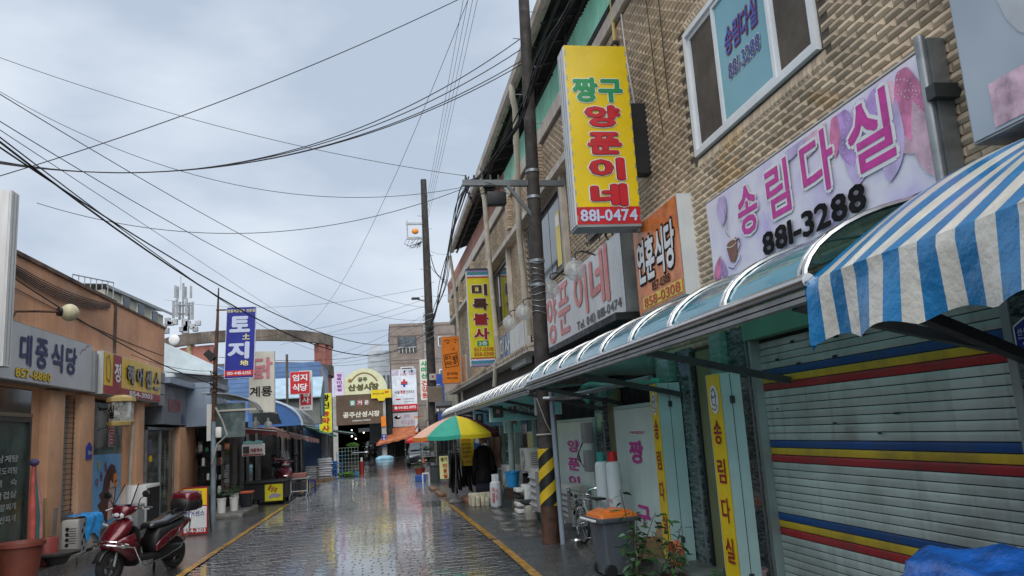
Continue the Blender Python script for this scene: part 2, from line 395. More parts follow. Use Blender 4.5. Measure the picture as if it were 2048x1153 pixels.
structure('ground', MB().add([(-900, -200, -.06), (900, -200, -.06), (900, 2500, -.06), (-900, 2500, -.06)], [(0, 1, 2, 3)]), ASPH)
road = structure('road', MB().box(-2.52, 1.5, 2, 62, -.055, -.016), JOINT)
def strip(name, xs0, xs1, y0, y1, z, m, n=40):
    b = MB()
    b.grid(lambda u, v: ((xs0*(1-u)+xs1*u), y0+(y1-y0)*v, z(xs0*(1-u)+xs1*u, y0+(y1-y0)*v)), 6, n)
    return b
structure('pavement_right', strip('', 1.5, 3.3, 1, 62, lambda x, y: .002+.012*max(0, x-1.9)+.003*math.sin(y*2.1+x), ASPH), ASPH)
structure('pavement_left', strip('', -4.6, -2.52, 1, 62, lambda x, y: .002+.003*math.sin(y*1.7+x*2), ASPHL), ASPHL)
structure('road_far', MB().box(-2.5, 1.48, 33, 62, -.015, -.001), PAVEF)
# paving blocks: chevron-ended blocks in running bond, slightly uneven
PL, PW = .23, .115
def block_mesh():
    hx, hy, e = PL/2-.004, PW/2-.0035, .016
    out = [(-hx, -hy), (hx, -hy), (hx+e, 0), (hx, hy), (-hx, hy), (-hx+e, 0)]
    inn = [(x*.965, y*.93) for x, y in out]
    vs = [(x, y, -.03) for x, y in out]+[(x, y, -.004) for x, y in out]+[(x, y, 0) for x, y in inn]
    fs = [(i, (i+1) % 6, 6+(i+1) % 6, 6+i) for i in range(6)]+[(6+i, 6+(i+1) % 6, 12+(i+1) % 6, 12+i) for i in range(6)]+[(12, 13, 14, 17), (14, 15, 16, 17)]
    return vs, fs
bv, bf = block_mesh()
bme = bpy.data.meshes.new('paving_block'); bme.from_pydata(bv, [], bf); bme.materials.append(PAVE)
rest = MB(); cnt = 0; row = 0
y = 8.45
while y < 33:
    off = (row % 2)*PL/2+random.uniform(-.03, .03)
    x = -2.50+off
    while x+PL/2 < 1.49:
        cx = x+PL/2
        dz = random.uniform(-.0022, .0015)-.012*max(0, abs(cx+.5)-1.6)**2*.2
        rx, ry = random.gauss(0, .0035), random.gauss(0, .0035)
        # blocks lie in view inside the lens only for these x
        if cnt < 300 and -2.2+.0 < cx < 1.3 and y > 8.9:
            o = bpy.data.objects.new('paving_block', bme); COL.objects.link(o); o.parent = road
            o.location = (cx, y, dz); o.rotation_euler = (rx, ry, random.gauss(0, .006)); cnt += 1
        else:
            rest.add([(cx+a, y+b_, dz+c_+a*-ry+b_*rx) for a, b_, c_ in bv], bf)
        x += PL
    y += PW; row += 1
rest.build('paving_blocks', PAVE, road, kind='stuff')
def painted(name, pts, wd, label):
    b = MB()
    for i in range(len(pts)-1):
        (x0, y0), (x1, y1) = pts[i], pts[i+1]
        k = max(2, int((y1-y0)/.25))
        b.grid(lambda u, v: (x0+(x1-x0)*v+(u-.5)*(wd+.008*math.sin(v*40+i)), y0+(y1-y0)*v, .009+.002*math.sin((y0+(y1-y0)*v)*2.1)), 1, k)
    return structure(name, b, LINE)
painted('yellow_line', [(1.575, 7.5), (1.54, 11.6)], .1, '')
painted('yellow_line', [(1.53, 11.7), (1.41, 17.8)], .1, '')
painted('yellow_line', [(-2.56, 9), (-2.53, 13.5)], .1, '')
painted('yellow_line', [(-2.52, 13.6), (-2.45, 21.5)], .1, '')
painted('yellow_line', [(-2.55, 25.5), (-2.35, 36)], .1, '')
KERBY = M('worn orange kerb paint', (.2, .1, .045), .45, var=.25, dirt=.6, dcol=(.1, .08, .06), dsc=6)
for k, (x0, y0) in enumerate(((1.42, 20.2), (1.37, 22.3))):
    MB().cham(x0-.1, x0+.1, y0, y0+1.3, -.02, .08, .03).build('kerb_stone', KERBY, smooth=True,
        label=('worn orange painted kerb stone nearest the parasol base', 'worn orange painted kerb stone by the hair salon board')[k], cat='kerb', group='orange kerb stones')
# stone step in front of the left shops
st = thing('stone_step', 'long low concrete step along the left shop fronts', 'step', (-4.7, 14, 0))
y = 6.
while y < 19.2:
    l = random.uniform(1.1, 1.7)
    MB().cham(-5.35, -4.44+random.uniform(-.015, .015), y, min(y+l, 19.4)-.012, -.03, .12+random.uniform(-.006, .006), .012).build('step_slab', CONCD, st); y += l
# loose stone slabs over the drain on the right
for k, (x0, x1, y0, y1, z) in enumerate(((1.95, 2.55, 11.55, 12.35, .05), (1.78, 2.4, 12.4, 13.15, .045), (1.85, 2.5, 13.2, 14.3, .05), (2.0, 2.7, 14.35, 15.6, .04), (2.3, 3.1, 8.6, 10.4, .06))):
    MB().cham(x0, x1, y0, y1, -.02, z, .012).build('stone_slab', CONCD, smooth=True, cat='slab', group='drain slabs along the right shops',
        label=('wet stone drain slab just beyond the utility pole', 'wet drain slab, second beyond the utility pole', 'wet drain slab in front of the white plastic rack', 'wet drain slab beside the white gas cylinder', 'wet stone slab under the bin and bicycle')[k])

# ================================================================== RIGHT-HAND BRICK BUILDING
def FX(y): return 3.15 if y < 11.2 else 3.15-.0144*(y-11.2)       # the facade leans a little towards the lane further on
BRK = M('beige brick tile', (.58, .455, .315), .55, var=.2, vs=1.1, isl=.24, streak=.42, scol=(.26, .2, .14), bump=.0012, bs=90, dirt=.2, dcol=(.26, .21, .16), dsc=1.1)
BRKR = M('rust stained brick tile', (.55, .385, .215), .5, var=.22, vs=4, isl=.14, bump=.0012, bs=90, dirt=.45, dcol=(.58, .46, .33), dsc=7)
GROUT = M('dark grout', (.11, .09, .07), .9, var=.2)
STONE = M('beige stone band', (.58, .51, .42), .6, var=.15, vs=3, streak=.5, scol=(.2, .16, .12), bump=.002, bs=60)
bld = thing('brick_building', 'two storey beige brick shop building along the right side', 'building', (4.5, 12, 0))
core = MB(); core.box(3.165, 9, 1.4, 11.2, 2.2, 6.6); core.build('wall', GROUT, bld)
b = MB()
b.add([(FX(11.2)+.015, 11.2, 2.2), (FX(30.3)+.015, 30.3, 2.2), (9, 30.3, 2.2), (9, 11.2, 2.2), (FX(11.2)+.015, 11.2, 6.6), (FX(30.3)+.015, 30.3, 6.6), (9, 30.3, 6.6), (9, 11.2, 6.6)],
      [(0, 1, 5, 4), (1, 2, 6, 5), (2, 3, 7, 6), (4, 5, 6, 7)])
b.build('wall', GROUT, bld)
BL, BH, BD = .19, .0605, .0105
def tile(b, y0, y1, z0, z1, xf, d=BD, g=.0026):
    """hipped face brick: low pyramid with a narrow ridge"""
    y0 += g; y1 -= g; z0 += g; z1 -= g
    ry = min(.028, (y1-y0)*.4); zm0, zm1 = z0+(z1-z0)*.36, z0+(z1-z0)*.52
    vs = [(xf+.016, y0, z0), (xf+.016, y1, z0), (xf+.016, y1, z1), (xf+.016, y0, z1),
          (xf+.006, y0, z0), (xf+.006, y1, z0), (xf+.006, y1, z1), (xf+.006, y0, z1),
          (xf-d, y0+ry, zm0), (xf-d, y1-ry, zm0), (xf-d, y1-ry, zm1), (xf-d, y0+ry, zm1)]
    b.add(vs, [(0, 1, 5, 4), (1, 2, 6, 5), (2, 3, 7, 6), (3, 0, 4, 7), (4, 5, 9, 8), (5, 6, 10, 9), (6, 7, 11, 10), (7, 4, 8, 11), (8, 9, 10, 11)])
holes = [(4.74, 7.02, 4.05, 5.39), (10.35, 11.15, 4.2, 5.1)]
WIN = holes[0]
def hid(y0, y1, z0, z1):
    for a, b_, c_, d_ in holes:
        if y1 > a and y0 < b_ and z1 > c_ and z0 < d_: return True
    return False
tmpl = MB(); tile(tmpl, -BL/2, BL/2, -BH/2, BH/2, 0)
def mk(m):
    me = bpy.data.meshes.new('brick'); me.from_pydata(tmpl.v, [], tmpl.f); me.materials.append(m)
    bm = bmesh.new(); bm.from_mesh(me); bmesh.ops.recalc_face_normals(bm, faces=bm.faces); bm.to_mesh(me); bm.free(); return me
tme, tmr = mk(BRK), mk(BRKR)
field = MB(); rustf = MB(); single = []
def rusty(y, z):
    a = (6.02 < y < 6.5+.05*math.sin(z*30) and 3.5 < z < 4.02 and random.random() < .8)
    c_ = (4.62 < y < 4.84 and 3.62 < z < 4.12 and random.random() < .5)
    return a or c_
row = 0; z = 2.24
while z+BH < 6.62:
    y = 1.5+(row % 2)*BL/2
    while y < 11.2:
        y1 = min(y+BL, 11.2)
        if not hid(y, y1, z, z+BH):
            full = y1-y > BL*.98
            vis = z > 2.85 and 3.2 < y < 8.4
            sz = -(math.hypot(y, 3.1)+.35*abs(z-3.9)) if (full and vis and not (3.62 < y < 6.6 and z < 3.5) and not (y < 3.5 and z > 3.0 and y < 3.2)) else None
            if sz is not None: single.append((sz, y, z))
            else: tile(rustf if rusty(y, z) else field, y, y1, z, z+BH, 3.15)
        y += BL
    z += BH; row += 1
single.sort(reverse=True)
for i, (s_, y, z) in enumerate(single):
    if i < 300:
        o = bpy.data.objects.new('brick', tmr if rusty(y, z) else tme); COL.objects.link(o); o.parent = bld
        o.matrix_parent_inverse = ROOTM[bld.name]; o.location = (3.15+random.uniform(-.0015, .0015), y+BL/2, z+BH/2); o.rotation_euler = (random.gauss(0, .002), random.gauss(0, .01), 0)
    else: tile(rustf if rusty(y, z) else field, y, y+BL, z, z+BH, 3.15)
# soldier course round the tea room window
for k in range(int((WIN[1]-WIN[0]+.06)/.062)):
    yy = WIN[0]-.03+k*.062
    tile(rustf if 6.0 < yy < 6.4 else field, yy, yy+.062, WIN[2]-.135, WIN[2]-.005, 3.15, .014)
    tile(field, yy, yy+.062, WIN[3]+.005, WIN[3]+.135, 3.15, .014)
# far part of the upper facade: recessed brick wall, projecting parapet beam with brick piers
z = 3.05; row = 0
while z+BH < 5.72:
    y = 11.25+(row % 2)*BL/2
    while y+BL < 30:
        if not (12.55 < y+BL and y < 15.7 and 4.1 < z < 5.6) and not (17.9 < y+BL and y < 20.6 and 4.1 < z < 5.6) and not (23.3 < y+BL and y < 26 and 4.1 < z < 5.6):
            tile(field, y, y+BL, z, z+BH, FX(y)+.0, .014)
        y += BL
    z += BH; row += 1
z = 5.8
row = 0
while z+BH < 6.5:
    y = 11.5+(row % 2)*BL/2
    while y+BL < 30: tile(field, y, y+BL, z, z+BH, FX(y)-.16, .014); y += BL
    z += BH; row += 1
field.build('brick_field', BRK, bld, kind='stuff'); rustf.build('brick_field', BRKR, bld, kind='stuff')
def along(b, y0, y1, dx0, dx1, z0, z1):
    """a bar that follows the facade between y0 and y1"""
    x0a, x1a, x0b, x1b = FX(y0)+dx0, FX(y0)+dx1, FX(y1)+dx0, FX(y1)+dx1
    return b.add([(x0a, y0, z0), (x1a, y0, z0), (x1b, y1, z0), (x0b, y1, z0), (x0a, y0, z1), (x1a, y0, z1), (x1b, y1, z1), (x0b, y1, z1)],
                 [(0, 3, 2, 1), (4, 5, 6, 7), (0, 1, 5, 4), (1, 2, 6, 5), (2, 3, 7, 6), (3, 0, 4, 7)])
b = MB(); along(b, 11.4, 30.2, -.15, .02, 5.74, 6.6); b.build('parapet_beam', GROUT, bld)
b = MB(); along(b, 11.38, 30.25, -.19, -.0, 5.68, 5.80); b.build('beam_edge', STONE, bld)
for y in (13.2, 16.4, 19.6, 22.8, 26.0, 29.2):
    b = MB()
    for k in range(11): b.cham(FX(y)-.26, FX(y)-.15, y-.13, y+.13, 5.83+k*.063, 5.885+k*.063, .008)
    b.build('pier', BRK, bld)
# ribbed coping and dark strip under the roof-top screen
b = MB(); y = 7.0
while y < 11.2: b.cham(3.09, 3.2, y, y+.052, 6.64, 6.83, .006); y += .058
b.build('coping', STONE, bld)
b = MB(); along(b, 11.2, 30.3, -.2, .1, 6.56, 6.8); b.build('coping', STONE, bld)
b = MB(); along(b, 6.5, 30.3, -.03, .3, 6.835, 6.93); b.build('dark_gap_strip', DARK, bld)  # dark gap below the corrugated sheets, built as a solid dark strip
MINT = M('mint corrugated sheet', (.42, .86, .66), .45, var=.12, vs=2, streak=.2, scol=(.06, .2, .15))
TERR = M('red brown corrugated sheet', (.42, .19, .13), .5, var=.14, vs=2, streak=.4, scol=(.15, .07, .05))
def corr(y0, y1, m, z0, z1):
    b = MB(); vs = []; y = y0; k = 0
    prof = [(0, 0), (.045, 0), (.055, -.036), (.085, -.036)]
    pts = []
    while y < y1:
        for dy, dx in prof: pts.append((y+dy, dx))
        y += .095
    for (yy, dx) in pts: vs += [(FX(yy)+dx-.02, yy, z0), (FX(yy)+dx-.02, yy, z1)]
    b.add(vs, [(2*i, 2*i+2, 2*i+3, 2*i+1) for i in range(len(pts)-1)])
    return b.build('corrugated_sheet', m, bld)
y = 6.6
while y < 17.4: corr(y, min(y+1.9, 17.5), MINT, 6.92, 7.52+random.uniform(-.02, .02)); y += 1.92
corr(17.55, 19.2, TERR, 6.92, 7.55); 
y = 19.25
while y < 29.6: corr(y, y+2.0, TERR, 6.92, 7.5); y += 2.03
corr(5.2, 6.55, M('pale pink sheet', (.5, .3, .24), .5), 6.92, 7.5)
# roof: dark underside with rafters, gutter along the eave, posts
ROOFU = M('dark roof underside', (.02, .02, .02), .8, var=.3)
b = MB(); b.obox((3.55, 16.3, 8.12), (2.0, 0, .62), (0, 20.8, 0), (0, 0, .03)); b.build('roof', ROOFU, bld)
for k in range(26):
    y = 6.2+k*.8
    MB().bar((2.6, y, 7.74), (4.4, y, 8.28), .05, .09).build('rafter', DSTEEL, bld)
for xx, zz in ((2.75, 7.72), (3.2, 7.86)):
    MB().bar((xx, 5.9, zz), (xx, 26.7, zz), .05, .05).build('purlin', DSTEEL, bld)
for y in (9.2, 11.6, 14.0, 16.4, 18.8, 21.4, 24, 26.3):
    MB().box(3.12, 3.18, y-.03, y+.03, 6.9, 8.0).build('post', DSTEEL, bld)
GUT = M('old beige gutter', (.55, .49, .41), .5, var=.2, vs=2, streak=.4, scol=(.15, .13, .11), dirt=.4, dcol=(.12, .1, .08), dsc=4)
y = 5.9
while y < 26.5:
    b = MB(); prof = [(2.66, 7.84), (2.64, 7.72), (2.56, 7.69), (2.50, 7.73), (2.48, 7.85), (2.495, 7.85), (2.515, 7.75), (2.565, 7.71), (2.63, 7.735), (2.645, 7.84)]
    b.loft([[(px, yy, pz) for px, pz in prof] for yy in (y, min(y+2.95, 26.7))]); b.build('gutter', GUT, bld); y += 2.97
PIPE = M('ivory downpipe', (.56, .51, .41), .4, var=.1, streak=.35, scol=(.3, .26, .2))
def downpipe(pts, label):
    t = thing('downpipe', label, 'pipe', pts[-1], 0, 'ivory downpipes on the brick building')
    MB().tube(pts, .055, 12).build('pipe', PIPE, t, smooth=True)
    for i in range(len(pts)-1):
        a, c_ = Vector(pts[i]), Vector(pts[i+1])
        if (c_-a).length > 1.2:
            for f in (.25, .7):
                q = a.lerp(c_, f); d = (c_-a).normalized()*.05
                MB().cyl(q-d, q+d, .062, n=12).build('collar', PIPE, t, smooth=True)
downpipe([(2.52, 13.25, 7.72), (2.52, 13.25, 7.5), (2.58, 13.35, 7.3), (2.7, 14.4, 5.2), (2.82, 14.75, 3.9), (2.86, 14.8, 3.3)], 'ivory downpipe from the gutter just beyond the near utility pole')
downpipe([(2.52, 18.0, 7.72), (2.52, 18.0, 7.35), (2.58, 18.0, 7.0), (2.72, 18.6, 5.2), (2.78, 18.5, 3.2), (2.72, 18.6, 3.12), (2.7, 18.9, 2.6)], 'ivory downpipe crossing the yellow temple shop sign')
downpipe([(2.5, 26.6, 7.6), (2.62, 26.8, 6.6), (2.78, 27.5, 4.5), (2.8, 27.6, 2.6)], 'ivory downpipe at the far corner of the brick building')
t = thing('gas_pipe', 'thin yellow gas pipe on the brick wall above the yellow sign', 'pipe', (3.09, 9.0, 5.8))
MB().tube([(3.1, 9.02, 7.2), (3.1, 9.02, 5.6)], .022, 8).build('pipe', M('gas pipe yellow', (.62, .48, .16), .45), t, smooth=True)
MB().cham(3.06, 3.15, 8.97, 9.07, 6.32, 6.36, .005).build('clamp', DSTEEL, t)
# ledge with small tiles above the far shop fronts
b = MB(); along(b, 14.6, 30.2, -.34, .0, 2.98, 3.05); b.build('ledge', STONE, bld)
for k in range(62):
    y = 14.65+k*.25
    MB().cyl((FX(y)-.36, y, 3.06), (FX(y)-.02, y, 3.16), .055, n=8).build('ledge_tile', M('ledge tile', (.34, .28, .21), .5, var=.2, isl=.15), bld, smooth=True)

# tea room window
wfr = M('white window frame', (.76, .78, .78), .35, var=.05, streak=.15, scol=(.35, .34, .3))
GLASS = M('dark window glass', (.035, .042, .045), .06, var=.5, vs=1.5, spec=.6)
GLASSB = M('teal privacy film', (.16, .40, .47), .12, var=.08, vs=1)
def frame(b, y0, y1, z0, z1, x, t=.05, d=.07):
    b.box(x, x+d, y0, y1, z0, z0+t); b.box(x, x+d, y0, y1, z1-t, z1); b.box(x, x+d, y0, y0+t, z0+t, z1-t); b.box(x, x+d, y1-t, y1, z0+t, z1-t); return b
wn_ = MB(); frame(wn_, 4.76, 7.0, 4.07, 5.37, 3.12, .055, .08); wn_ = wn_.build('window', wfr, bld, label='three pane tea room window with white frame')
for k, (a, c_, m, xo) in enumerate(((4.815, 5.36, GLASS, 3.165), (5.36, 6.35, GLASSB, 3.15), (6.35, 6.945, GLASS, 3.165))):
    b = MB(); frame(b, a, c_, 4.125, 5.315, xo-.015, .04, .03); b.build('sash', wfr, wn_)
    MB().box(xo+.004, xo+.01, a+.04, c_-.04, 4.165, 5.275).build('pane', m, wn_)
MB().box(3.168, 3.2, 4.76, 7.0, 4.07, 5.37).build('window_backing', DARK, bld)
f = Face(wn_, (3.154, 5.855, 4.72), RT); f.root = wn_
f.text('송림다실', .0, .12, .62, .25, BLUE, .03, RED, .035, shear=.12)
f.text('881-3288', .0, -.16, .60, .15, NAVY, .02, WHITE, .03, shear=.1)
# small dark windows further along
for (y0, y1, z0, z1) in ((10.4, 11.1, 4.25, 5.05), (12.6, 15.6, 4.15, 5.6), (18.0, 20.5, 4.15, 5.55), (23.4, 25.9, 4.15, 5.55)):
    xx = FX((y0+y1)/2)-.02
    b = MB(); frame(b, y0, y1, z0, z1, xx, .06, .08); w2 = b.build('window', M('brown window frame', (.12, .1, .085), .5), bld)
    n = 2 if y1-y0 < 1 else 3
    for k in range(n):
        a = y0+.07+(y1-y0-.14)*k/n; c_ = y0+.07+(y1-y0-.14)*(k+1)/n
        MB().box(xx+.03, xx+.036, a+.02, c_-.02, z0+.07, z1-.07).build('pane', GLASS, w2)
f = Face(wn_, (FX(13)-.0, 12.95, 4.75), RT)
fw = [o for o in bld.children if o.name.startswith('window')]
f.root = bld; f.rect(0, 0, .34, .95, YEL, .012, 'window_poster'); f.rect(0, .32, .26, .2, WHITE, .015, 'window_poster')
for y in (12.3, 15.95, 17.6): MB().box(FX(y)-.1, FX(y)-.01, y-.09, y+.09, 3.2, 5.7).build('pilaster', STONE, bld)

# ================================================================== RIGHT: SIGNS ON THE WALL
def printed(name, cols, scale, rough=.35):
    """pastel printed cloth"""
    m = bpy.data.materials.new(name); m.use_nodes = True; t = m.node_tree; b = t.nodes['Principled BSDF']; L = t.links.new
    g = t.nodes.new('ShaderNodeNewGeometry'); n = t.nodes.new('ShaderNodeTexNoise'); n.inputs['Scale'].default_value = scale; n.inputs['Detail'].default_value = 3
    r = t.nodes.new('ShaderNodeValToRGB'); L(g.outputs['Position'], n.inputs['Vector']); L(n.outputs['Fac'], r.inputs[0])
    e = r.color_ramp.elements; e[0].position = .3; e[0].color = (*cols[0], 1); e[1].position = .7; e[1].color = (*cols[-1], 1)
    for i, c in enumerate(cols[1:-1]): q = e.new(.3+.4*(i+1)/(len(cols)-1)); q.color = (*c, 1)
    L(r.outputs[0], b.inputs['Base Color']); b.inputs['Roughness'].default_value = rough; MATS[name] = m; return m
# cloth banner of the tea room
BAN = printed('pastel banner print', [(.56, .48, .78), (.72, .66, .82), (.80, .77, .84), (.72, .70, .84), (.74, .56, .74)], 1.9)
bn = thing('cloth_banner', 'pink lilac tea room cloth banner with steel end post on brick wall', 'banner', (3.1, 5.2, 2.76))
b = MB(); b.grid(lambda u, v: (3.081+.0022*math.sin(u*19+v*5)*math.sin(v*3.1)+.002*math.sin(u*4.1+v*7), 3.69+3.08*u, 2.74+.015*math.sin(u*3.14)+(.78-.015*math.sin(u*3.14))*v), 40, 12)
b.build('cloth', BAN, bn)
f = Face(bn, (3.0745, 5.23, 3.13), RT)
def petal(cx_, cy_, ln_, wd_, rot_, m_, d_):
    pts_ = []
    for k in range(24):
        u = k/12 if k <= 12 else (24-k)/12; sg = 1 if k <= 12 else -1
        x_, y_ = ln_*(u-.5), sg*wd_*math.sin(math.pi*u**.8)*.5
        X_, Y_ = cx_+x_*math.cos(rot_)-y_*math.sin(rot_), cy_+x_*math.sin(rot_)+y_*math.cos(rot_)
        pts_.append((max(-1.51, min(1.51, X_)), max(-.35, min(.36, Y_))))
    f.poly(pts_, m_, d_, 'petal')
VIO = M('violet print', (.50, .30, .66), .4, var=.3, vs=7); ROS = M('rose print', (.70, .20, .38), .4, var=.3, vs=8); BLU = M('blush print', (.78, .50, .60), .4, var=.25, vs=6); LAV = M('lavender print', (.58, .47, .74), .4, var=.2, vs=5)
for k, (px_, py_, l_, w_, r0, m_) in enumerate(((.86, .12, .62, .34, 75, LAV), (.74, .2, .5, .24, 100, VIO), (1.02, .16, .6, .3, 62, VIO), (1.26, .12, .66, .34, 118, BLU), (1.36, .16, .56, .26, 96, ROS), (1.18, -.02, .5, .22, 70, LAV), (.62, .26, .36, .12, 80, ROS), (.36, .3, .4, .14, 20, BLU), (.1, .33, .4, .1, 8, LAV), (1.44, -.1, .5, .2, 100, BLU), (-1.42, -.27, .3, .14, 55, ROS), (-1.3, -.3, .26, .12, 100, VIO), (-1.2, .27, .34, .2, 80, LAV))):
    petal(px_, py_, l_, w_, rad(r0), m_, .0012+.0003*k)
for cx, cy, r_ in ((.86, .12, .17), (1.25, .12, .2), (1.28, -.05, .28), (1.42, .28, .12)):
    bb = MB()
    for k in range(int(r_*190)):
        a = 6.283*k/int(r_*190); px_, py_ = cx+r_*math.cos(a), cy+r_*math.sin(a)
        if px_ < 1.5 and py_ < .37 and py_ > -.34: bb.add([f.P(px_+.005*i, py_+.005*j, .005) for i, j in ((-1, 0), (0, -1), (1, 0), (0, 1))], [(0, 1, 2, 3)])
    bb.build('dotted_ring', WHITE, bn, kind='stuff')
f.text('송', -.72, .105, .36, .42, MAG, .028, WHITE, .04)
f.text('림', -.20, .115, .36, .42, MAG, .028, WHITE, .045)
f.text('다', .37, .12, .42, .44, MAG, .028, WHITE, .045)
f.text('실', .98, .11, .46, .46, MAG, .028, WHITE, .05)
f.text('881-3288', .17, -.255, 1.4, .19, INK, .035, d=.012)
CUP = M('cup brown', (.20, .075, .04), .4)
f.poly([(-1.19, -.12), (-.98, -.06), (-1.0, -.22), (-1.07, -.27), (-1.14, -.25)], CUP, .006, 'cup')
f.ell(-1.085, -.095, .105, .035, M('cream ink', (.7, .6, .52), .4), .007, 'cup')
f.ell(-1.085, -.097, .09, .024, CUP, .0075, 'cup')
f.line([(-1.0, -.1), (-.93, -.09), (-.92, -.15), (-.99, -.2)], .012, INK); f.line([(-1.19, -.29), (-1.1, -.325), (-.96, -.27), (-.93, -.235)], .01, NAVY)
f.line([(-1.1, -.04), (-1.17, .02), (-1.17, .1), (-1.14, .18), (-1.15, .24)], .01, GREYPL); f.line([(-1.12, .03), (-1.14, .1), (-1.13, .17)], .008, GREYPL)
MB().cyl((3.02, 3.64, 2.7), (3.02, 3.64, 3.56), .03, n=12).build('end_post', GALV, bn, smooth=True)
MB().box(3.04, 3.14, 3.60, 3.68, 2.72, 3.54).build('end_plate', GALV, bn)
MB().box(2.99, 3.15, 3.55, 3.62, 3.17, 3.25).build('bracket', DSTEEL, bn)
MB().cyl((3.09, 3.66, 3.54), (3.09, 6.78, 3.54), .008, n=6).build('top_cord', WPLAST, bn)

# orange diner sign
OR2 = M('sign orange woodgrain', (.72, .21, .045), .3, var=.22, vs=6, streak=.45, scol=(.6, .12, .02))
r_, f = signbox('wall_sign', 'orange diner sign with white brush lettering beside the pink banner', 'sign', (2.98, 7.95, 3.265), RT, 1.42, 1.03, .18, WPAINT, OR2, group='signs on the brick wall')
f.text('연훈식당', -.02, .06, 1.2, .5, WHITE, .035, INK, .055, shear=.05)
f.text('857-0308', .08, -.27, .55, .1, INK, .01); f.rect(.06, -.41, 1.2, .13, YEL, .004); f.text('858-0308', .06, -.41, 1.1, .11, RED, .015)
# white sign behind the pole
WS = M('aged white acrylic', (.66, .66, .65), .32, var=.06, vs=1.2, streak=.35, scol=(.42, .38, .34), dirt=.15, dcol=(.4, .36, .32))
r_, f = signbox('wall_sign', 'long white restaurant sign with faded red letters behind the utility pole', 'sign', (2.98, 11.55, 3.385), RT, 4.85, 1.03, .2, GALV, WS, group='signs on the brick wall')
f.text('양', -1.75, .0, .75, .86, PINK, .02); f.text('푼', -.82, .05, .85, .84, PINK, .02); f.text('이', .32, .10, .8, .72, PINK, .03); f.text('네', 1.35, .12, .95, .78, PINK, .03)
f.text('Tel. 041) 881-0474', 1.12, -.38, 2.3, .17, M('grey ink', (.06, .06, .065), .4), .02)
MB().box(2.8, 3.12, 9.0, 14.0, 2.76, 2.85).build('support_rail', BLACK, r_)
# white picture panel: a plain white board (its cartoon is left out)
r_, f = signbox('wall_sign', 'plain white panel sign just beyond the utility pole', 'sign', (2.92, 16.65, 3.3), RT, 1.9, .88, .12, WPAINT, WS, group='signs on the brick wall')
f.line([(-.3, .3), (-.2, .0), (-.3, -.3)], .015, GREYPL); f.line([(.3, .2), (.35, -.1), (.28, -.32)], .012, GREYPL)
r_, f = signbox('wall_sign', 'small blue shop sign with white letters above the tiled ledge', 'sign', (2.95, 18.5, 3.45), RT, 1.75, .68, .1, GALV, M('faded blue', (.12, .22, .42), .4, var=.15), group='signs on the brick wall')
f.text('미사', -.0, .05, 1.5, .5, WHITE, .03)
# tall yellow box sign, faces down the lane
r_, f = signbox('projecting_sign', 'tall yellow box sign with green and red lettering on the brick wall', 'sign', (2.57, 8.2, 4.80), FR, .74, 2.14, .3, WPAINT, None, group='projecting signs')
f.rect(0, 0, .74, 2.14, M('sign deep yellow', (.78, .55, .012), .28, var=.07, vs=1.5, streak=.15, scol=(.6, .42, .02)), .0, 'face')
f.rect(0, -.97, .74, .20, RED, .003, 'phone_panel')
f.text('짱구', -.01, .52, .60, .31, GREEN, .05, WHITE, .03)
DK = M('maroon outline', (.1, .01, .02), .4)
for t_, y_, ww in (('양', .20, .42), ('푼', -.125, .40), ('이', -.43, .42), ('네', -.735, .43)):
    f.text(t_, .02, y_, ww+.035, .295, WHITE, .085, d=.004, name='lettering_outline'); f.text(t_, .02, y_, ww+.01, .275, DK, .065, d=.009, name='lettering_outline'); f.text(t_, .02, y_, ww, .265, RED, .05, d=.014)
f.text('881-0474', 0, -.97, .66, .14, LILAC, .03)
MB().box(2.19, 2.20, 8.21, 8.49, 3.73, 5.86).build('side_cover', WPAINT, r_)
for k in range(3): MB().box(2.184, 2.19, 8.25+k*.09, 8.27+k*.09, 3.75, 5.85).build('side_rib', GALV, r_)
for k in range(14):
    for sx in (-1, 1): f.rect(sx*.362, -1.0+k*.152, .012, .06, GALV, .006, 'clip')
MB().box(2.2, 2.94, 8.2, 8.5, 3.70, 3.73).build('bottom_rail', GREYPL, r_)
MB().box(2.95, 3.15, 8.28, 8.46, 4.35, 5.2).build('bracket_box', BLACK, r_)
MB().bar((2.9, 8.4, 3.72), (3.15, 8.4, 3.72), .05, .08).build('bracket', GALV, r_)
# temple goods sign
r_, f = signbox('projecting_sign', 'tall yellow temple goods sign with brown lettering crossed by a downpipe', 'sign', (2.60, 20.0, 4.44), FR, .64, 2.52, .24, WPAINT, None, group='projecting signs')
f.rect(0, 0, .63, 2.51, M('sign lime yellow', (.70, .62, .03), .3, var=.06), .0, 'face')
BORD = [M('wave red', (.5, .06, .04), .4), M('wave white', (.7, .7, .7), .4), M('wave blue', (.06, .22, .5), .4), M('wave green', (.05, .3, .2), .4), M('wave violet', (.3, .25, .5), .4)]
for sgn in (1, -1):
    for j, mm in enumerate(BORD):
        yb = sgn*(1.05+.04*j)
        f.poly([(-.31, yb)]+[(-.31+.62*i/28, yb+.02*sgn*abs(math.sin(i*.9))*-1) for i in range(29)]+[(.31, yb+.045*sgn), (-.31, yb+.045*sgn)], mm, .003+.001*j, 'wave_border')
for t_, y_ in (('미', .72), ('륵', .34), ('불', -.05), ('사', -.43)):
    f.text(t_, .0, y_, .44, .33, WHITE, .07, d=.009, name='lettering_outline'); f.text(t_, .0, y_, .41, .31, BROWN if y_ > 0 else DRED, .045, d=.014)
f.rect(.02, -.68, .3, .14, GREEN, .005); f.text('2층', .02, -.68, .22, .11, WHITE, .02)
f.text('857-0308', .03, -.83, .5, .1, RED, .012); f.text('858-0308', .03, -.955, .5, .1, RED, .012)
MB().box(2.93, 3.12, 19.95, 20.2, 3.9, 4.7).build('bracket_box', BLACK, r_)
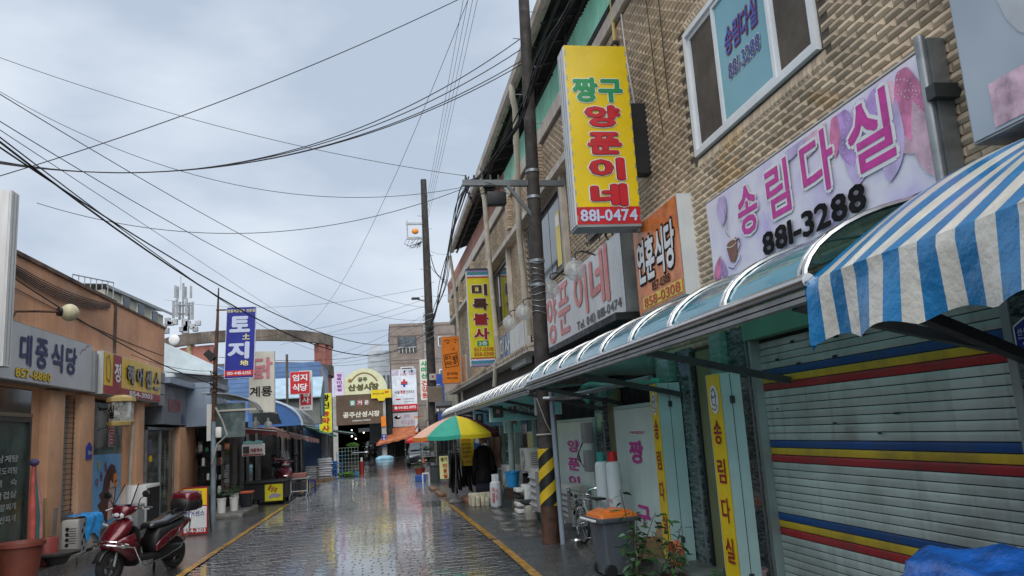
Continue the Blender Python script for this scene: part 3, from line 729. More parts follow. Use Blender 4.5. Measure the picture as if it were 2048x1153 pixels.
MB().box(2.27, 2.94, 19.98, 20.26, 5.69, 5.73).build('top_rail', DSTEEL, r_)
# orange hair salon sign with drawn face
r_, f = signbox('projecting_sign', 'orange hair salon sign with a drawn face and square stamp', 'sign', (2.3, 25.9, 3.92), FR, .60, 1.56, .16, GALV, ORANGE, group='projecting signs')
f.line([(-.2, .62), (-.1, .66), (.0, .62)], .02, INK); f.line([(.12, .64), (.2, .67), (.24, .62)], .018, INK); f.ell(-.08, .56, .05, .018, INK); f.ell(.17, .57, .035, .015, INK)
f.line([(.1, .42), (.14, .40)], .012, INK); f.poly([(.05, .35), (.1, .37), (.15, .35), (.1, .31)], DRED)
f.line([(-.24, .16), (.2, .22), (.24, -.2), (-.18, -.26), (-.24, .16)], .018, INK); f.text('댕기', -.1, .07, .2, .15, INK, .02); f.text('머리', -.08, -.12, .2, .15, INK, .02); f.text('방', .13, .0, .14, .3, INK, .02)
f.text('댕기머리방', .02, -.46, .36, .1, INK, .02); f.text('856-2088', .02, -.6, .34, .06, BROWN, .01)
r_, f = signbox('wall_sign', 'orange salon panel on the wall under the orange face sign', 'sign', (2.86, 27.9, 3.6), RT, 2.1, 1.15, .1, WPAINT, ORANGE, group='signs on the brick wall')
f.line([(-.1, .3), (0, -.05), (.15, .25), (.1, -.35)], .03, BROWN); f.text('댕기', -.6, -.1, .5, .3, BROWN, .01)
# small dark brown sign and a blue banner beyond
r_, f = signbox('projecting_sign', 'small dark fish shop sign box under the orange face sign', 'sign', (2.25, 29.2, 2.5), FR, .62, .42, .14, GREYPL, M('sign dark brown', (.06, .035, .03), .4), group='projecting signs')
f.text('연안수산', .07, -.1, .42, .12, WHITE, .03); f.rect(-.23, -.1, .1, .1, WHITE); f.rect(0, .12, .58, .14, M('slate print', (.2, .22, .24), .5), .004)
r_, f = signbox('hanging_banner', 'blue vertical banner behind the far utility pole', 'banner', (2.35, 33, 2.9), FR, .5, 2.2, .05, GALV, M('banner blue', (.06, .13, .5), .4, var=.15))
f.text('농협', -.05, .3, .3, 1.0, LILAC, .02, vert=True)
# grey picture sign at the right edge of the frame
GS = printed('grey sea print', [(.30, .36, .42), (.40, .46, .52), (.48, .52, .56)], 1.2)
r_, f = signbox('wall_sign', 'grey blue light box sign at the top right above the striped awning', 'sign', (2.95, 2.45, 3.42), RT, 1.72, 1.24, .2, GALV, GS, group='signs on the brick wall')
f.ell(-.35, .1, .22, .38, M('grey print', (.5, .53, .55), .4), .004); f.rect(-.2, -.48, 1.0, .22, M('pink print', (.62, .42, .5), .4, var=.3, vs=10), .004); f.rect(.0, -.46, .3, .16, M('lime print', (.6, .6, .3), .4, var=.3, vs=10), .006)
MB().tube([(3.12, 3.42, 4.9), (3.11, 3.45, 4.2), (3.12, 3.4, 3.4), (3.11, 3.43, 2.9)], .009, 6).build('wall_cable', BLACK, label='black cable hanging down the bricks by the grey sign', cat='cable')

# globe lamps over the signs (clear, unlit)
CLEAR = M('clear glass globe', (.80, .81, .78), .08, var=.15, vs=20, alpha=.45, spec=.7)
def globe_lamp(y, z, label):
    t = thing('globe_lamp', label, 'lamp', (2.98, y, z), 0, 'clear globe lamps over the wall signs')
    MB().sphere((2.68, y, z), .15, n=18, m=12).build('globe', CLEAR, t, smooth='all')
    MB().cyl((2.68, y-.01, z-.075), (2.67, y+.01, z+.07), .035, .03, 10).build('bulb', WPLAST, t, smooth=True)
    MB().lathe([(.02, .17), (.05, .165), (.058, .13), (.05, .105), (.06, .1)], (2.68, y, z), 12).build('cap', GALV, t, smooth=True)
    MB().tube([(2.68, y, z+.16), (2.70, y, z+.24), (2.78, y, z+.27), (2.9, y, z+.24), (3.0, y, z+.2)], .012, 7).build('arm', DSTEEL, t, smooth=True)
for y, z, l in ((11.95, 3.68, 'clear glass globe lamp left of the faded red letters on the white sign'), (10.3, 3.64, 'clear glass globe lamp nearest the tall yellow sign'), (16.0, 3.72, 'clear glass globe lamp left of the pole, farther one of the pair'), (14.4, 3.69, 'clear glass globe lamp close beside the left of the pole')):
    globe_lamp(y, z, l)

# ================================================================== RIGHT: CANOPIES
def tinted(name, tcol, bcol, fac, rough=.05):
    """thin tinted plastic sheet: part see-through, part glossy"""
    m = bpy.data.materials.new(name); m.use_nodes = True; t = m.node_tree; b = t.nodes['Principled BSDF']; L = t.links.new
    g = t.nodes.new('ShaderNodeNewGeometry'); n = t.nodes.new('ShaderNodeTexNoise'); n.inputs['Scale'].default_value = 3; n.inputs['Detail'].default_value = 6; L(g.outputs['Position'], n.inputs['Vector'])
    q = t.nodes.new('ShaderNodeMapRange'); q.inputs[1].default_value = .35; q.inputs[2].default_value = .75; q.inputs[3].default_value = rough; q.inputs[4].default_value = rough*3.5; L(n.outputs['Fac'], q.inputs[0]); L(q.outputs[0], b.inputs['Roughness'])
    b.inputs['Base Color'].default_value = (*bcol, 1); b.inputs['Coat Weight'].default_value = .7; b.inputs['Coat Roughness'].default_value = .03
    n2 = t.nodes.new('ShaderNodeTexNoise'); n2.inputs['Scale'].default_value = 2.2; L(g.outputs['Position'], n2.inputs['Vector'])
    bp = t.nodes.new('ShaderNodeBump'); bp.inputs['Distance'].default_value = .02; bp.inputs['Strength'].default_value = .5; L(n2.outputs['Fac'], bp.inputs['Height']); L(bp.outputs[0], b.inputs['Coat Normal'])
    tr = t.nodes.new('ShaderNodeBsdfTransparent'); tr.inputs[0].default_value = (*tcol, 1)
    mx_ = t.nodes.new('ShaderNodeMixShader'); mx_.inputs[0].default_value = fac
    L(tr.outputs[0], mx_.inputs[1]); L(b.outputs[0], mx_.inputs[2]); L(mx_.outputs[0], t.nodes['Material Output'].inputs[0]); MATS[name] = m; return m
POLY = tinted('blue canopy sheet', (.30, .72, .68), (.085, .33, .43), .72)
POLYD = tinted('smoky canopy sheet', (.35, .55, .55), (.14, .19, .21), .7)
def canopy(label, ya, yb, sheet, xw, xf, z0, rise, pitch=.88, group='rounded shop canopies', first=None):
    t = thing('shop_canopy', label, 'canopy', (xw, (ya+yb)/2, z0), 0, group)
    def pt(a, y, off=0): return (xw-(xw-xf+off)*math.cos(a), y, z0+(rise+off)*math.sin(a))
    ys = []; y = ya if first is None else first
    while y < yb+.01: ys.append(y); y += pitch
    if ys[-1] < yb-.05: ys.append(yb)
    for i in range(len(ys)-1):
        b = MB(); b.grid(lambda u, v: pt(rad(2+88*v), ys[i]+.02+(ys[i+1]-ys[i]-.04)*u, .006*math.sin(u*3.14)), 3, 12); b.build('sheet', sheet, t, smooth='all')
    for y in ys:
        for dy in (-.022, .022):
            MB().tube([pt(rad(90*k/12), y+dy, .012) for k in range(13)], .014, 6).build('rib', STEEL, t, smooth=True)
    MB().cyl((xf-.01, ya-.05, z0), (xf-.01, yb+.05, z0), .033, n=12).build('front_tube', STEEL, t, smooth=True)
    for dz in (-.055, -.085): MB().bar((xf, ya-.05, z0+dz), (xf, yb+.05, z0+dz), .05, .022).build('gutter_rail', GALV, t)
    MB().bar((xw, ya, z0+rise+.02), (xw, yb, z0+rise+.02), .05, .05).build('wall_rail', GALV, t)
    y = ya+.2
    while y < yb:
        MB().bar((xw+.02, y, z0-.35), (xf+.05, y, z0-.08), .05, .05).build('brace', DSTEEL, t); y += 2.2
    return t
canopy('rounded blue canopy with steel ribs from the striped awning to the pole', 3.33, 10.4, POLY, 3.12, 1.96, 2.14, .43)
t2 = canopy('rounded smoky canopy with close ribs beyond the utility pole', 10.75, 26.6, POLYD, 3.08, 1.98, 2.10, .40, .66)
MB().bar((1.97, 10.2, 2.07), (2.7, 10.75, 2.1), .3, .03).build('joint_tray', GALV, t2)
# striped cloth awning, near right
SBL = M('awning blue vinyl', (.004, .17, .40), .3, var=.12, vs=5, dirt=.3, dcol=(.006, .09, .2), dsc=7, coat=.3, crough=.1, bump=.02, bs=7)
SWH = M('awning white vinyl', (.62, .60, .53), .35, var=.12, vs=4, streak=.3, scol=(.4, .37, .3), dirt=.35, dcol=(.36, .33, .26), dsc=5, coat=.3, crough=.12, bump=.02, bs=7)
aw = thing('striped_awning', 'blue and white striped vinyl awning over the roller shutter', 'awning', (3.1, 2.2, 2.1))
def aw_pt(s, y):
    """s 0 at wall .. 1 at the fold .. 1.35 at the valance hem"""
    if s <= 1:
        x = 3.1-1.17*s; z = 2.13+.64*(1-s)+.07*math.sin(math.pi*s)
        z += .012*math.sin(y*9)*(1-s)*s*4
        x += .01*math.sin(y*7+s*4)
    else:
        k = (s-1)/.35; hem = .035*abs(math.sin((y-3.25)*math.pi/.36))
        x = 1.93+.03*math.sin(y*8.7)*k-.015*k; z = 2.13-(.30-hem)*k
    return (x, y, z)
ys0 = 3.27; sw = .0955
for k in range(26):
    a, c_ = ys0-k*sw, ys0-(k+1)*sw
    b = MB(); b.grid(lambda u, v: aw_pt(v*1.35, a+(c_-a)*u), 3, 27); b.build('stripe', SBL if k % 2 == 0 else SWH, aw, smooth=True)
b = MB(); b.grid(lambda u, v: (1.93+.16*u, 3.275+.015*math.sin(v*9)+.05*u, 2.13+.10*u-v*(.32-.1*u)), 4, 8); b.build('end_flap', SBL, aw, smooth='all')
MB().bar((1.97, 2.72, 1.93), (3.06, 3.25, 1.70), .05, .05).build('brace', BLACK, aw)
MB().bar((1.97, 0.72, 1.93), (3.06, 1.25, 1.70), .05, .05).build('brace', BLACK, aw)
MB().cyl((1.965, .8, 2.1), (1.965, 3.25, 2.1), .02, n=8).build('front_tube', GALV, aw)

# ================================================================== RIGHT: GROUND FLOOR FRONTS
MARB = bpy.data.materials.new('dark green marble'); MARB.use_nodes = True
def _marble(m):
    t = m.node_tree; b = t.nodes['Principled BSDF']; L = t.links.new; g = t.nodes.new('ShaderNodeNewGeometry')
    mp_ = t.nodes.new('ShaderNodeMapping'); mp_.inputs['Rotation'].default_value = (rad(35), 0, 0); mp_.inputs['Scale'].default_value = (3, 3, 16)
    n = t.nodes.new('ShaderNodeTexNoise'); n.inputs['Scale'].default_value = 2.2; n.inputs['Detail'].default_value = 9; n.inputs['Distortion'].default_value = .7; n.inputs['Roughness'].default_value = .7
    r = t.nodes.new('ShaderNodeValToRGB'); e = r.color_ramp.elements; e[0].position = .42; e[0].color = (.012, .02, .02, 1); e[1].position = .72; e[1].color = (.24, .30, .30, 1)
    L(g.outputs['Position'], mp_.inputs[0]); L(mp_.outputs[0], n.inputs['Vector']); L(n.outputs['Fac'], r.inputs[0]); L(r.outputs[0], b.inputs['Base Color']); b.inputs['Roughness'].default_value = .16
_marble(MARB)
MARBL = bpy.data.materials.new('pale green marble'); MARBL.use_nodes = True; _marble(MARBL)
for e_, c_ in zip([n for n in MARBL.node_tree.nodes if n.type == 'VALTORGB'][0].color_ramp.elements, ((.10, .26, .21, 1), (.30, .46, .40, 1))): e_.color = c_
OLIVE = M('olive painted panel', (.17, .19, .095), .45, var=.12, vs=2)
MINTP = M('pale mint painted steel', (.64, .76, .71), .35, var=.06, vs=2, streak=.15, scol=(.3, .36, .33))
TEALP = M('teal grey enamel', (.44, .60, .59), .4, var=.08, vs=2, dirt=.15, dcol=(.2, .24, .22))
fr = thing('marble_shop', 'dark marble ground floor shop front under the blue canopy', 'shop', (3.4, 8.5, 0))
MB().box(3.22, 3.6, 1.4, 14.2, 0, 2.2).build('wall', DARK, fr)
for (a, c_, z1, m, dx) in ((6.30, 6.72, 2.3, MARB, .06), (7.62, 8.02, 2.25, MARB, .06), (10.95, 11.42, 2.2, MARB, .07), (3.0, 3.45, 2.3, MARB, .06)):
    t_ = MB().box(3.17-dx, 3.22, a, c_, .1, z1).build('column', m, fr)
    MB().box(3.16-dx, 3.17-dx, a+.03, a+.055, .12, z1-.02).build('bead', GALV, fr)
MB().box(3.05, 3.2, 6.735, 6.98, 1.93, 2.3).build('column', MARBL, fr); MB().box(3.05, 3.2, 8.1, 8.5, 1.95, 2.25).build('column', MARBL, fr); MB().box(3.04, 3.2, 10.55, 10.9, 1.9, 2.15).build('column', MARBL, fr)
MB().box(3.14, 3.2, 7.10, 7.55, .12, 2.2).build('panel', OLIVE, fr); MB().box(3.12, 3.15, 7.07, 7.10, .12, 2.2).build('trim', BLACK, fr); MB().box(3.12, 3.15, 7.55, 7.60, .12, 2.2).build('trim', BLACK, fr)
MB().box(3.15, 3.2, 10.38, 10.92, .08, 2.0).build('panel', OLIVE, fr)
MB().box(3.15, 3.2, 6.76, 7.06, .12, 1.8).build('glass_door', M('black door glass', (.012, .013, .014), .08, var=.3), fr)
f = Face(fr, (3.148, 6.9, 1.1), RT); f.text('어서오세요', 0, .18, .07, .42, WHITE, .01, vert=True); f.rect(.06, -.2, .05, .3, WHITE, .004, 'notice')
MB().cham(2.75, 3.35, 6.5, 8.3, -.02, .13, .02).build('doorstep', CONC, fr, smooth=True)
# roller shutter
sh = thing('roller_shutter', 'closed metal roller shutter with three blue yellow red bands', 'shutter', (3.12, 4.9, .05))
SL = M('shutter slat grey', (.53, .60, .56), .42, .25, var=.16, vs=1.6, isl=.07, streak=.5, scol=(.26, .29, .26), dirt=.55, dcol=(.2, .17, .12), dsc=1.9)
SB, SY, SR = [M('shutter '+n, c, .4, var=.12, vs=2, streak=.3, dirt=.5, dcol=(.06, .06, .055), dsc=3) for n, c in (('blue', (.01, .075, .25)), ('yellow', (.62, .42, .03)), ('red', (.38, .025, .03)))]
H = .0578; top0 = 1.33
bands = {}
for base in (0, 10, -10):
    bands[base] = SB; bands[base+1] = SY; bands[base+2] = SR
prof = [(0, .0), (-.003, .002), (-.0055, .012), (-.0065, .03), (-.0055, .046), (-.003, .0515), (0, .0528)]
for k in range(-15, 23):
    zt = top0-k*H
    if zt > 2.17 or zt < .1: continue
    b = MB()
    b.loft([[(3.175+px_, yy, zt-H+pz_) for px_, pz_ in prof]+[(3.19, yy, zt-H+.0528), (3.19, yy, zt-H)] for yy in (3.5, 6.23)])
    b.build('slat', bands.get(k, SL), sh, smooth=True)
MB().box(3.178, 3.2, 3.48, 6.25, .06, 2.2).build('backing', DARK, sh)
RAIL = M('shutter rail', (.36, .42, .41), .4, .4, var=.1, streak=.3)
MB().box(3.1, 3.2, 6.235, 6.29, .05, 2.16).build('side_rail', RAIL, sh); MB().box(3.1, 3.2, 3.44, 3.495, .05, 2.16).build('side_rail', RAIL, sh)
MB().box(3.06, 3.2, 3.44, 6.29, 2.165, 2.34).build('header', M('header green', (.14, .34, .22), .45, var=.08), sh)
f = Face(sh, (3.158, 5.6, 2.0), RT)
for k, (y_, z_) in enumerate(((-.05, .085), (.22, .03), (-.32, -.03), (.0, -.09), (.55, .05), (.5, -.085), (.85, .03))): f.rect(y_, z_, .06, .018, BLACK, .003, 'slot')
GRM = M('grime spot', (.05, .055, .05), .7, var=.3)
for y_, z_, a_, b__ in ((-.95, -.98, .022, .012), (-.88, -1.12, .02, .016), (.4, -.55, .03, .01), (.9, -.62, .026, .01), (-1.35, -1.05, .02, .012), (-.4, -.42, .015, .008), (1.1, -.5, .04, .008)): f.ell(y_, z_, a_, b__, GRM, .0072, 'stain', 10)
MB().box(3.0, 3.25, 3.4, 6.4, -.02, .055).build('sill', CONC, sh)
ap = thing('address_plate', 'blue house number plate beside the roller shutter', 'sign', (3.04, 3.3, 1.75))
f = Face(ap, (3.05, 3.28, 1.83), RT); PB = M('plate blue', (.02, .04, .3), .3)
pts = [(-.085, -.1), (.085, -.1), (.085, .06), (.0, .1), (-.085, .06)]
bb = MB(); bb.prism([f.P(x_, y_, -.02) for x_, y_ in pts], f.n*.02); bb.build('plate', PB, ap)
f.line(pts+[pts[0]], .008, WHITE, .003); f.text('산성시장', 0, .03, .13, .035, WHITE, .01, d=.004); f.text('Sanseongsijang', 0, .0, .13, .014, WHITE, .0, d=.004); f.text('75', 0, -.05, .08, .06, WHITE, .03, d=.004)
# yellow upright tea room light boxes
def upright(x0, x1, y0, y1, z0, z1, label, last):
    t = thing('upright_sign', label, 'sign', ((x0+x1)/2, (y0+y1)/2, z0), 0, 'yellow upright tea room signs')
    MB().box(x0+.004, x1, y0, y1, z0, z1).build('cabinet', TEALP, t)
    xm = (x0+x1)/2
    MB().box(xm-.002, xm+.002, y0-.003, y0, z0+.01, z1-.01).build('seam', DARK, t)
    for zz in (z0+.22, z1-.22): MB().box(xm-.02, xm+.02, y0-.012, y0-.003, zz-.03, zz+.03).build('hinge', DSTEEL, t)
    wd = y1-y0; h = z1-z0; f = Face(t, (x0, (y0+y1)/2, (z0+z1)/2), RT)
    f.rect(0, 0, wd-.008, h-.006, YEL, .0, 'face'); f.line([(-wd/2+.008, -h/2), (-wd/2+.008, h/2)], .006, WHITE, .003)
    f.ell(0, h/2-.21, wd*.3, .12, WHITE, .004); f.line([(-.05, h/2-.15), (.0, h/2-.12), (.04, h/2-.17), (-.02, h/2-.2), (-.05, h/2-.16)], .009, INK, .007); f.line([(-.05, h/2-.18), (-.04, h/2-.25), (.02, h/2-.26), (.04, h/2-.18)], .009, INK, .007); f.line([(-.06, h/2-.28), (.0, h/2-.3), (.06, h/2-.26)], .008, NAVY, .007)
    for k, c_ in enumerate('송림다실'): f.text(c_, 0, h/2-.48-k*.315, wd*.55, .20, DRED, .02, d=.006)
    f.text(last, 0, -h/2+.14, wd*.45, .12, DRED, .012, d=.006)
upright(2.75, 2.93, 6.15, 6.43, .06, 1.9, 'yellow upright tea room sign nearest the roller shutter', '2F')
upright(2.85, 3.1, 7.95, 8.19, .12, 1.93, 'yellow upright tea room sign beside the mint steel door', '2층')
# mint steel doors
def steel_door(y0, y1, z0, z1, x, label, txt, lh):
    t = thing('steel_door', label, 'door', (x, (y0+y1)/2, z0), 0, 'pale mint steel doors')
    MB().box(x, x+.05, y0, y1, z0, z1).build('leaf', MINTP, t)
    b = MB(); frame(b, y0-.05, y1+.05, z0-.02, z1+.05, x+.01, .045, .06); b.build('door_frame', TEALP, t)
    f = Face(t, (x, (y0+y1)/2, (z0+z1)/2), RT)
    for c_, yy, zz, ww, hh in txt: f.text(c_, yy, zz-(z0+z1)/2, ww, hh, MAG, .03)
    if lh: MB().tube([(x-.0, y1-.1, .86), (x-.05, y1-.1, .86), (x-.055, y1-.1, .8), (x-.05, y1-.1, .68), (x-.0, y1-.1, .68)], .012, 8).build('handle', CHROME, t, smooth=True); MB().box(x-.03, x, y1-.08, y1, .78, .92).build('lock', BLACK, t)
    return t, f
t, f = steel_door(8.75, 10.33, .06, 1.71, 3.07, 'pale mint steel door with purple letters behind the gas cylinders', (('짱', .04, 1.18, .55, .28), ('구', .13, .42, .5, .26)), True)
f.rect(.12, .53, .62, .06, WHITE, .003, 'notice'); f.text('관계자외출입금지', .12, .53, .56, .04, RED, .01, d=.005)
t, f = steel_door(11.55, 13.85, .06, 1.60, 3.05, 'pale mint door with three purple letters behind the bicycle', (('양', .0, 1.22, .8, .2), ('푼', -.05, .93, .8, .2), ('이', -.1, .66, .75, .18)), False)
# brackets, pipes and hoses under the canopy
MB().tube([(2.25, 10.5, 1.92), (2.6, 10.1, 1.96), (2.85, 8.1, 2.0)], .03, 8).build('steel_pipe', GALV, smooth=True, label='steel pipe running under the canopy beside the corrugated hose', cat='pipe')
MB().tube([(2.2, 10.7, 1.93), (2.75, 10.3, 1.92)], .035, 8).build('foil_pipe', STEEL, smooth=True, label='short foil wrapped pipe at the utility pole', cat='pipe')
HOSE = M('green corrugated hose', (.08, .38, .29), .4, var=.08)
def hose(pts, r, name, label, m):
    P_ = []
    v = [Vector(p) for p in pts]; n = 60; segs = len(v)-1
    for i in range(n*1+1):
        u = i/n*segs; k = min(int(u), segs-1); tt = u-k
        p0, p1, p2, p3 = v[max(k-1, 0)], v[k], v[k+1], v[min(k+2, segs)]
        P_.append(.5*((2*p1)+(p2-p0)*tt+(2*p0-5*p1+4*p2-p3)*tt*tt+(3*p1-p0-3*p2+p3)*tt**3))
    MB().tube(P_, [r*(1 if i % 2 else .84) for i in range(len(P_))], 10).build(name, m, smooth='all', label=label, cat='hose')
hose([(2.78, 10.5, 1.85), (2.72, 10.65, 2.0), (2.76, 10.3, 2.07), (2.78, 9.4, 2.0), (2.82, 8.4, 1.98), (2.9, 8.0, 1.95)], .04, 'corrugated_hose', 'thin green corrugated hose under the blue canopy', HOSE)
hose([(3.0, 10.7, 2.1), (2.85, 10.4, 2.25), (2.88, 9.6, 2.25), (3.0, 9.0, 2.2), (3.1, 8.6, 2.18)], .12, 'duct_hose', 'thick grey ventilation duct under the blue canopy', M('duct grey green', (.16, .26, .23), .45))
for z0, y0 in ((1.28, 11.36), (.88, 11.32)):
    MB().cham(2.88, 3.0, y0-.12, y0+.12, z0, z0+.3, .012).build('meter_box', GREYPL, smooth=True, label='grey electric meter box '+('above' if z0 > 1 else 'under')+' the other beside the marble column', cat='box', group='electric boxes on the right shop front')
for k in range(3): MB().tube([(2.9, 11.45+.03*k, 1.3), (2.84, 11.55+.05*k, 1.15-.04*k), (2.86, 11.5, 1.0), (2.9, 11.4, .9)], .007, 5).build('loose_wire', BLACK, label=('upper', 'middle', 'lower')[k]+' black wire loop between the two electric boxes', cat='wire')
# far ground floor fronts
f2 = thing('cluttered_shop', 'dark cluttered shop fronts beyond the utility pole', 'shop', (3.5, 20, 0))
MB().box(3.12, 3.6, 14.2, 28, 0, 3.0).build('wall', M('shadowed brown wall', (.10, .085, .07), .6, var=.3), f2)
for k, y in enumerate((15.9, 18.2, 20.6, 23.0, 25.4)):
    MB().box(3.0, 3.12, y-.07, y+.07, 0, 2.1).build('mullion', M('weathered mint frame', (.30, .42, .38), .5, var=.15), f2)
for y in (14.4, 16.2, 18.5, 20.9, 23.3):
    MB().box(3.06, 3.1, y, y+1.6, .5, 1.95).build('window_pane', GLASS, f2)
for y in (14.3, 16.1): MB().box(3.02, 3.09, y, y+.6, .95, 1.45).build('shelf_box', YELP, f2)
MB().box(2.9, 3.1, 14.2, 17.0, .88, .95).build('shelf', M('brown board', (.22, .1, .05), .5), f2)
# mint shop sign boxes with portrait pictures under the far canopy
PHO = M('portrait photo', (.06, .055, .05), .4, var=.4, vs=20); AQ = M('aqua light box', (.22, .52, .50), .35, var=.08); AQB = M('sky blue light box', (.22, .46, .62), .35, var=.08)
for k, (x_, y_, z_, ww, hh, m, s_) in enumerate(((2.62, 12.4, 1.92, .42, .36, AQ, ''), (2.55, 15.4, 1.92, .95, .42, AQ, '계룡건강원'), (2.55, 18.8, 1.86, .82, .42, AQB, '한복맞춤'), (2.8, 17.2, 1.72, .36, .5, AQ, '한복'))):
    r_, f = signbox('light_box_sign', ('small aqua portrait light box by the utility pole', 'wide aqua light box sign with wavy top under the canopy', 'sky blue light box sign with wavy top above the parasol', 'small aqua light box sign between the larger two')[k], 'sign', (x_, y_, z_), FR, ww, hh, .12, WPAINT, m, group='aqua light box signs')
    if ww > .4: f.rect(-ww*.33, -.02, ww*.22, hh*.55, PHO, .004, 'portrait'); f.ell(-ww*.33, .0, .04, .06, M('portrait tone', (.4, .33, .28), .5), .006, 'portrait')
    if s_: f.text(s_, ww*.14 if ww > .4 else 0, 0, ww*.55, hh*.4, BROWN, .03, WHITE, .03)
    if ww > .7: f.poly([(-ww*.4, hh*.5), (ww*.4, hh*.5), (ww*.46, hh*.72), (ww*.2, hh*.82), (0, hh*.74), (-ww*.2, hh*.82), (-ww*.46, hh*.72)], m, -.03, 'crest')
f = None

# ================================================================== RIGHT: THINGS ON THE PAVEMENT
WOOD = M('weathered pole concrete', (.05, .043, .038), .75, var=.3, vs=5, streak=.4, scol=(.03, .028, .025), bump=.004, bs=30, dirt=.3, dcol=(.16, .14, .12), dsc=9)
RUST = M('rusty brown steel', (.085, .04, .025), .7, var=.35, vs=7, bump=.002, bs=60)
RY = M('reflective yellow wrap', (.62, .42, .02), .35, var=.1, vs=6, bump=.002, bs=140, dirt=.2, dcol=(.3, .2, .02), dsc=8)
RB = M('reflective black wrap', (.018, .018, .017), .45, var=.2, bump=.003, bs=150)
pole = thing('utility_pole', 'tall near utility pole with yellow and black reflective wrap', 'pole', (2.2, 10.85, 0), 0, 'utility poles')
def pc(z): return Vector((2.2+.0175*z, 10.85, z))
def pr_(z): return .118-.0045*z
b = MB(); zs = [0, .5, 1.5, 2.5, 4, 6, 8, 10, 11.5]
b.loft([[pc(z)+Vector((math.cos(a*math.pi/9), math.sin(a*math.pi/9), 0))*pr_(z) for a in range(18)] for z in zs]); b.build('shaft', WOOD, pole, smooth=True)
b = MB(); b.loft([[pc(z)+Vector((math.cos(a*math.pi/9), math.sin(a*math.pi/9), 0))*(pr_(z)+.006) for a in range(18)] for z in (-.02, .25, .5)]); b.build('base_sleeve', RUST, pole, smooth=True)
def wrap(m, f0, f1, dr):
    """diagonal band wound round the pole"""
    b = MB(); n = 48; vs = []
    for i in range(n+1):
        a = 2*math.pi*i/n; rise = .62*i/n
        for fz in (f0, f1):
            z = min(1.26, max(.5, fz+rise)); vs.append(pc(z)+Vector((math.cos(a+2.6), math.sin(a+2.6), 0))*(pr_(z)+dr))
    b.add(vs, [(2*i, 2*i+2, 2*i+3, 2*i+1) for i in range(n)]); return b.build('reflective_wrap', m, pole, smooth=True)
b = MB(); b.loft([[pc(z)+Vector((math.cos(a*math.pi/14), math.sin(a*math.pi/14), 0))*(pr_(z)+.008) for a in range(28)] for z in (.5, .7, .9, 1.1, 1.26)], False); b.build('reflective_wrap', RB, pole, smooth=True)
for k in range(-3, 4): wrap(RY, .42+k*.31-.3, .57+k*.31-.3, .0135)
for z in (4.85, 3.9, 3.55, 5.25): MB().lathe([(pr_(z)+.004, -.02), (pr_(z)+.012, -.02), (pr_(z)+.012, .02), (pr_(z)+.004, .02)], pc(z), 16).build('steel_band', GALV, pole, smooth=True)
for k in range(9):
    z = 3.15+k*.09; MB().tube([pc(z+.02*math.sin(a+k))+Vector((math.cos(a*.5), math.sin(a*.5), 0))*(pr_(z)+.012) for a in range(13)], .004, 4).build('tie_wire', GALV, pole)
MB().tube([pc(1.45)+Vector((math.cos(a*.5), math.sin(a*.5), 0))*(pr_(1.45)+.014) for a in range(13)], .012, 6).build('rope', M('dirty rope', (.42, .4, .35), .8), pole)
MB().tube([(2.1, 10.7, 1.95), (2.2, 10.65, 1.6), (2.28, 10.68, 1.45), (2.29, 10.66, 1.25)], .007, 5).build('rope', M('dirty rope', (.42, .4, .35)), pole)
MB().bar((1.25, 10.84, 5.08), (2.75, 10.84, 5.06), .07, .085).build('cross_arm', M('old grey steel', (.14, .15, .155), .5, .4, var=.25), pole)
MB().bar((1.9, 10.8, 5.02), (2.28, 10.8, 4.5), .04, .045).build('arm_brace', M('old grey steel', (.14, .15, .155)), pole)
for k in range(5): MB().cyl((1.3+k*.12, 10.84, 5.12), (1.3+k*.12, 10.84, 5.2), .02, .012, 8).build('insulator', DSTEEL, pole)
for k in range(8): MB().cyl(pc(6+.45*k)+Vector((0, 0, 0)), pc(6+.45*k)+Vector((.2*(-1)**k, -.02, 0)), .008, n=5).build('step_bolt', GALV, pole)
MB().cham(1.58, 1.86, 10.72, 10.86, 4.72, 4.92, .02).build('cctv_box', BLACK, smooth=True, label='black floodlight box hanging under the pole cross arm', cat='lamp')
MB().tube([(2.32, 10.66, -.01), (2.31, 10.66, .8), (2.30, 10.67, 2.05)], .036, 10).build('conduit_pipe', M('grey conduit', (.26, .31, .36), .4, var=.1), smooth=True, label='grey conduit pipe standing against the near utility pole', cat='pipe')
# wheelie bin
GB = M('bin grey plastic', (.09, .105, .125), .4, var=.12, vs=4, streak=.35, scol=(.16, .17, .18), bump=.0008, bs=120)
OL = M('bin orange lid', (.80, .20, .03), .35, var=.06, coat=.4, crough=.15)
bn_ = thing('wheelie_bin', 'grey wheelie bin with orange lid beside the bicycle', 'bin', (2.33, 8.25, .06), rad(6)); bn_.scale = (.93, .93, .97)
def ring(cx, cy, hx, hy, z, r=.04, n=5):
    o = []
    for sx, sy, a0 in ((1, 1, 0), (-1, 1, 90), (-1, -1, 180), (1, -1, 270)):
        for k in range(n): a = rad(a0+90*k/(n-1)); o.append((cx+sx*(hx-r)+r*math.cos(a), cy+sy*(hy-r)+r*math.sin(a), z))
    return o
b = MB(); b.loft([ring(0, 0, .15, .17, -.03), ring(0, 0, .155, .18, .0), ring(0, 0, .2, .22, .5), ring(0, 0, .205, .225, .53)]); b.build('body', GB, bn_, smooth=True, local=True)
b = MB(); b.loft([ring(0, 0, .235, .255, .51), ring(0, 0, .24, .26, .525), ring(0, 0, .24, .26, .55), ring(0, 0, .225, .245, .555)]); b.build('rim', GB, bn_, smooth=True, local=True)
b = MB(); b.loft([ring(0, 0, .225, .245, .555), ring(0, 0, .22, .24, .585), ring(0, .01, .17, .18, .615, .06), ring(0, .01, .08, .09, .622, .05)]); b.build('lid', OL, bn_, smooth=True, local=True)
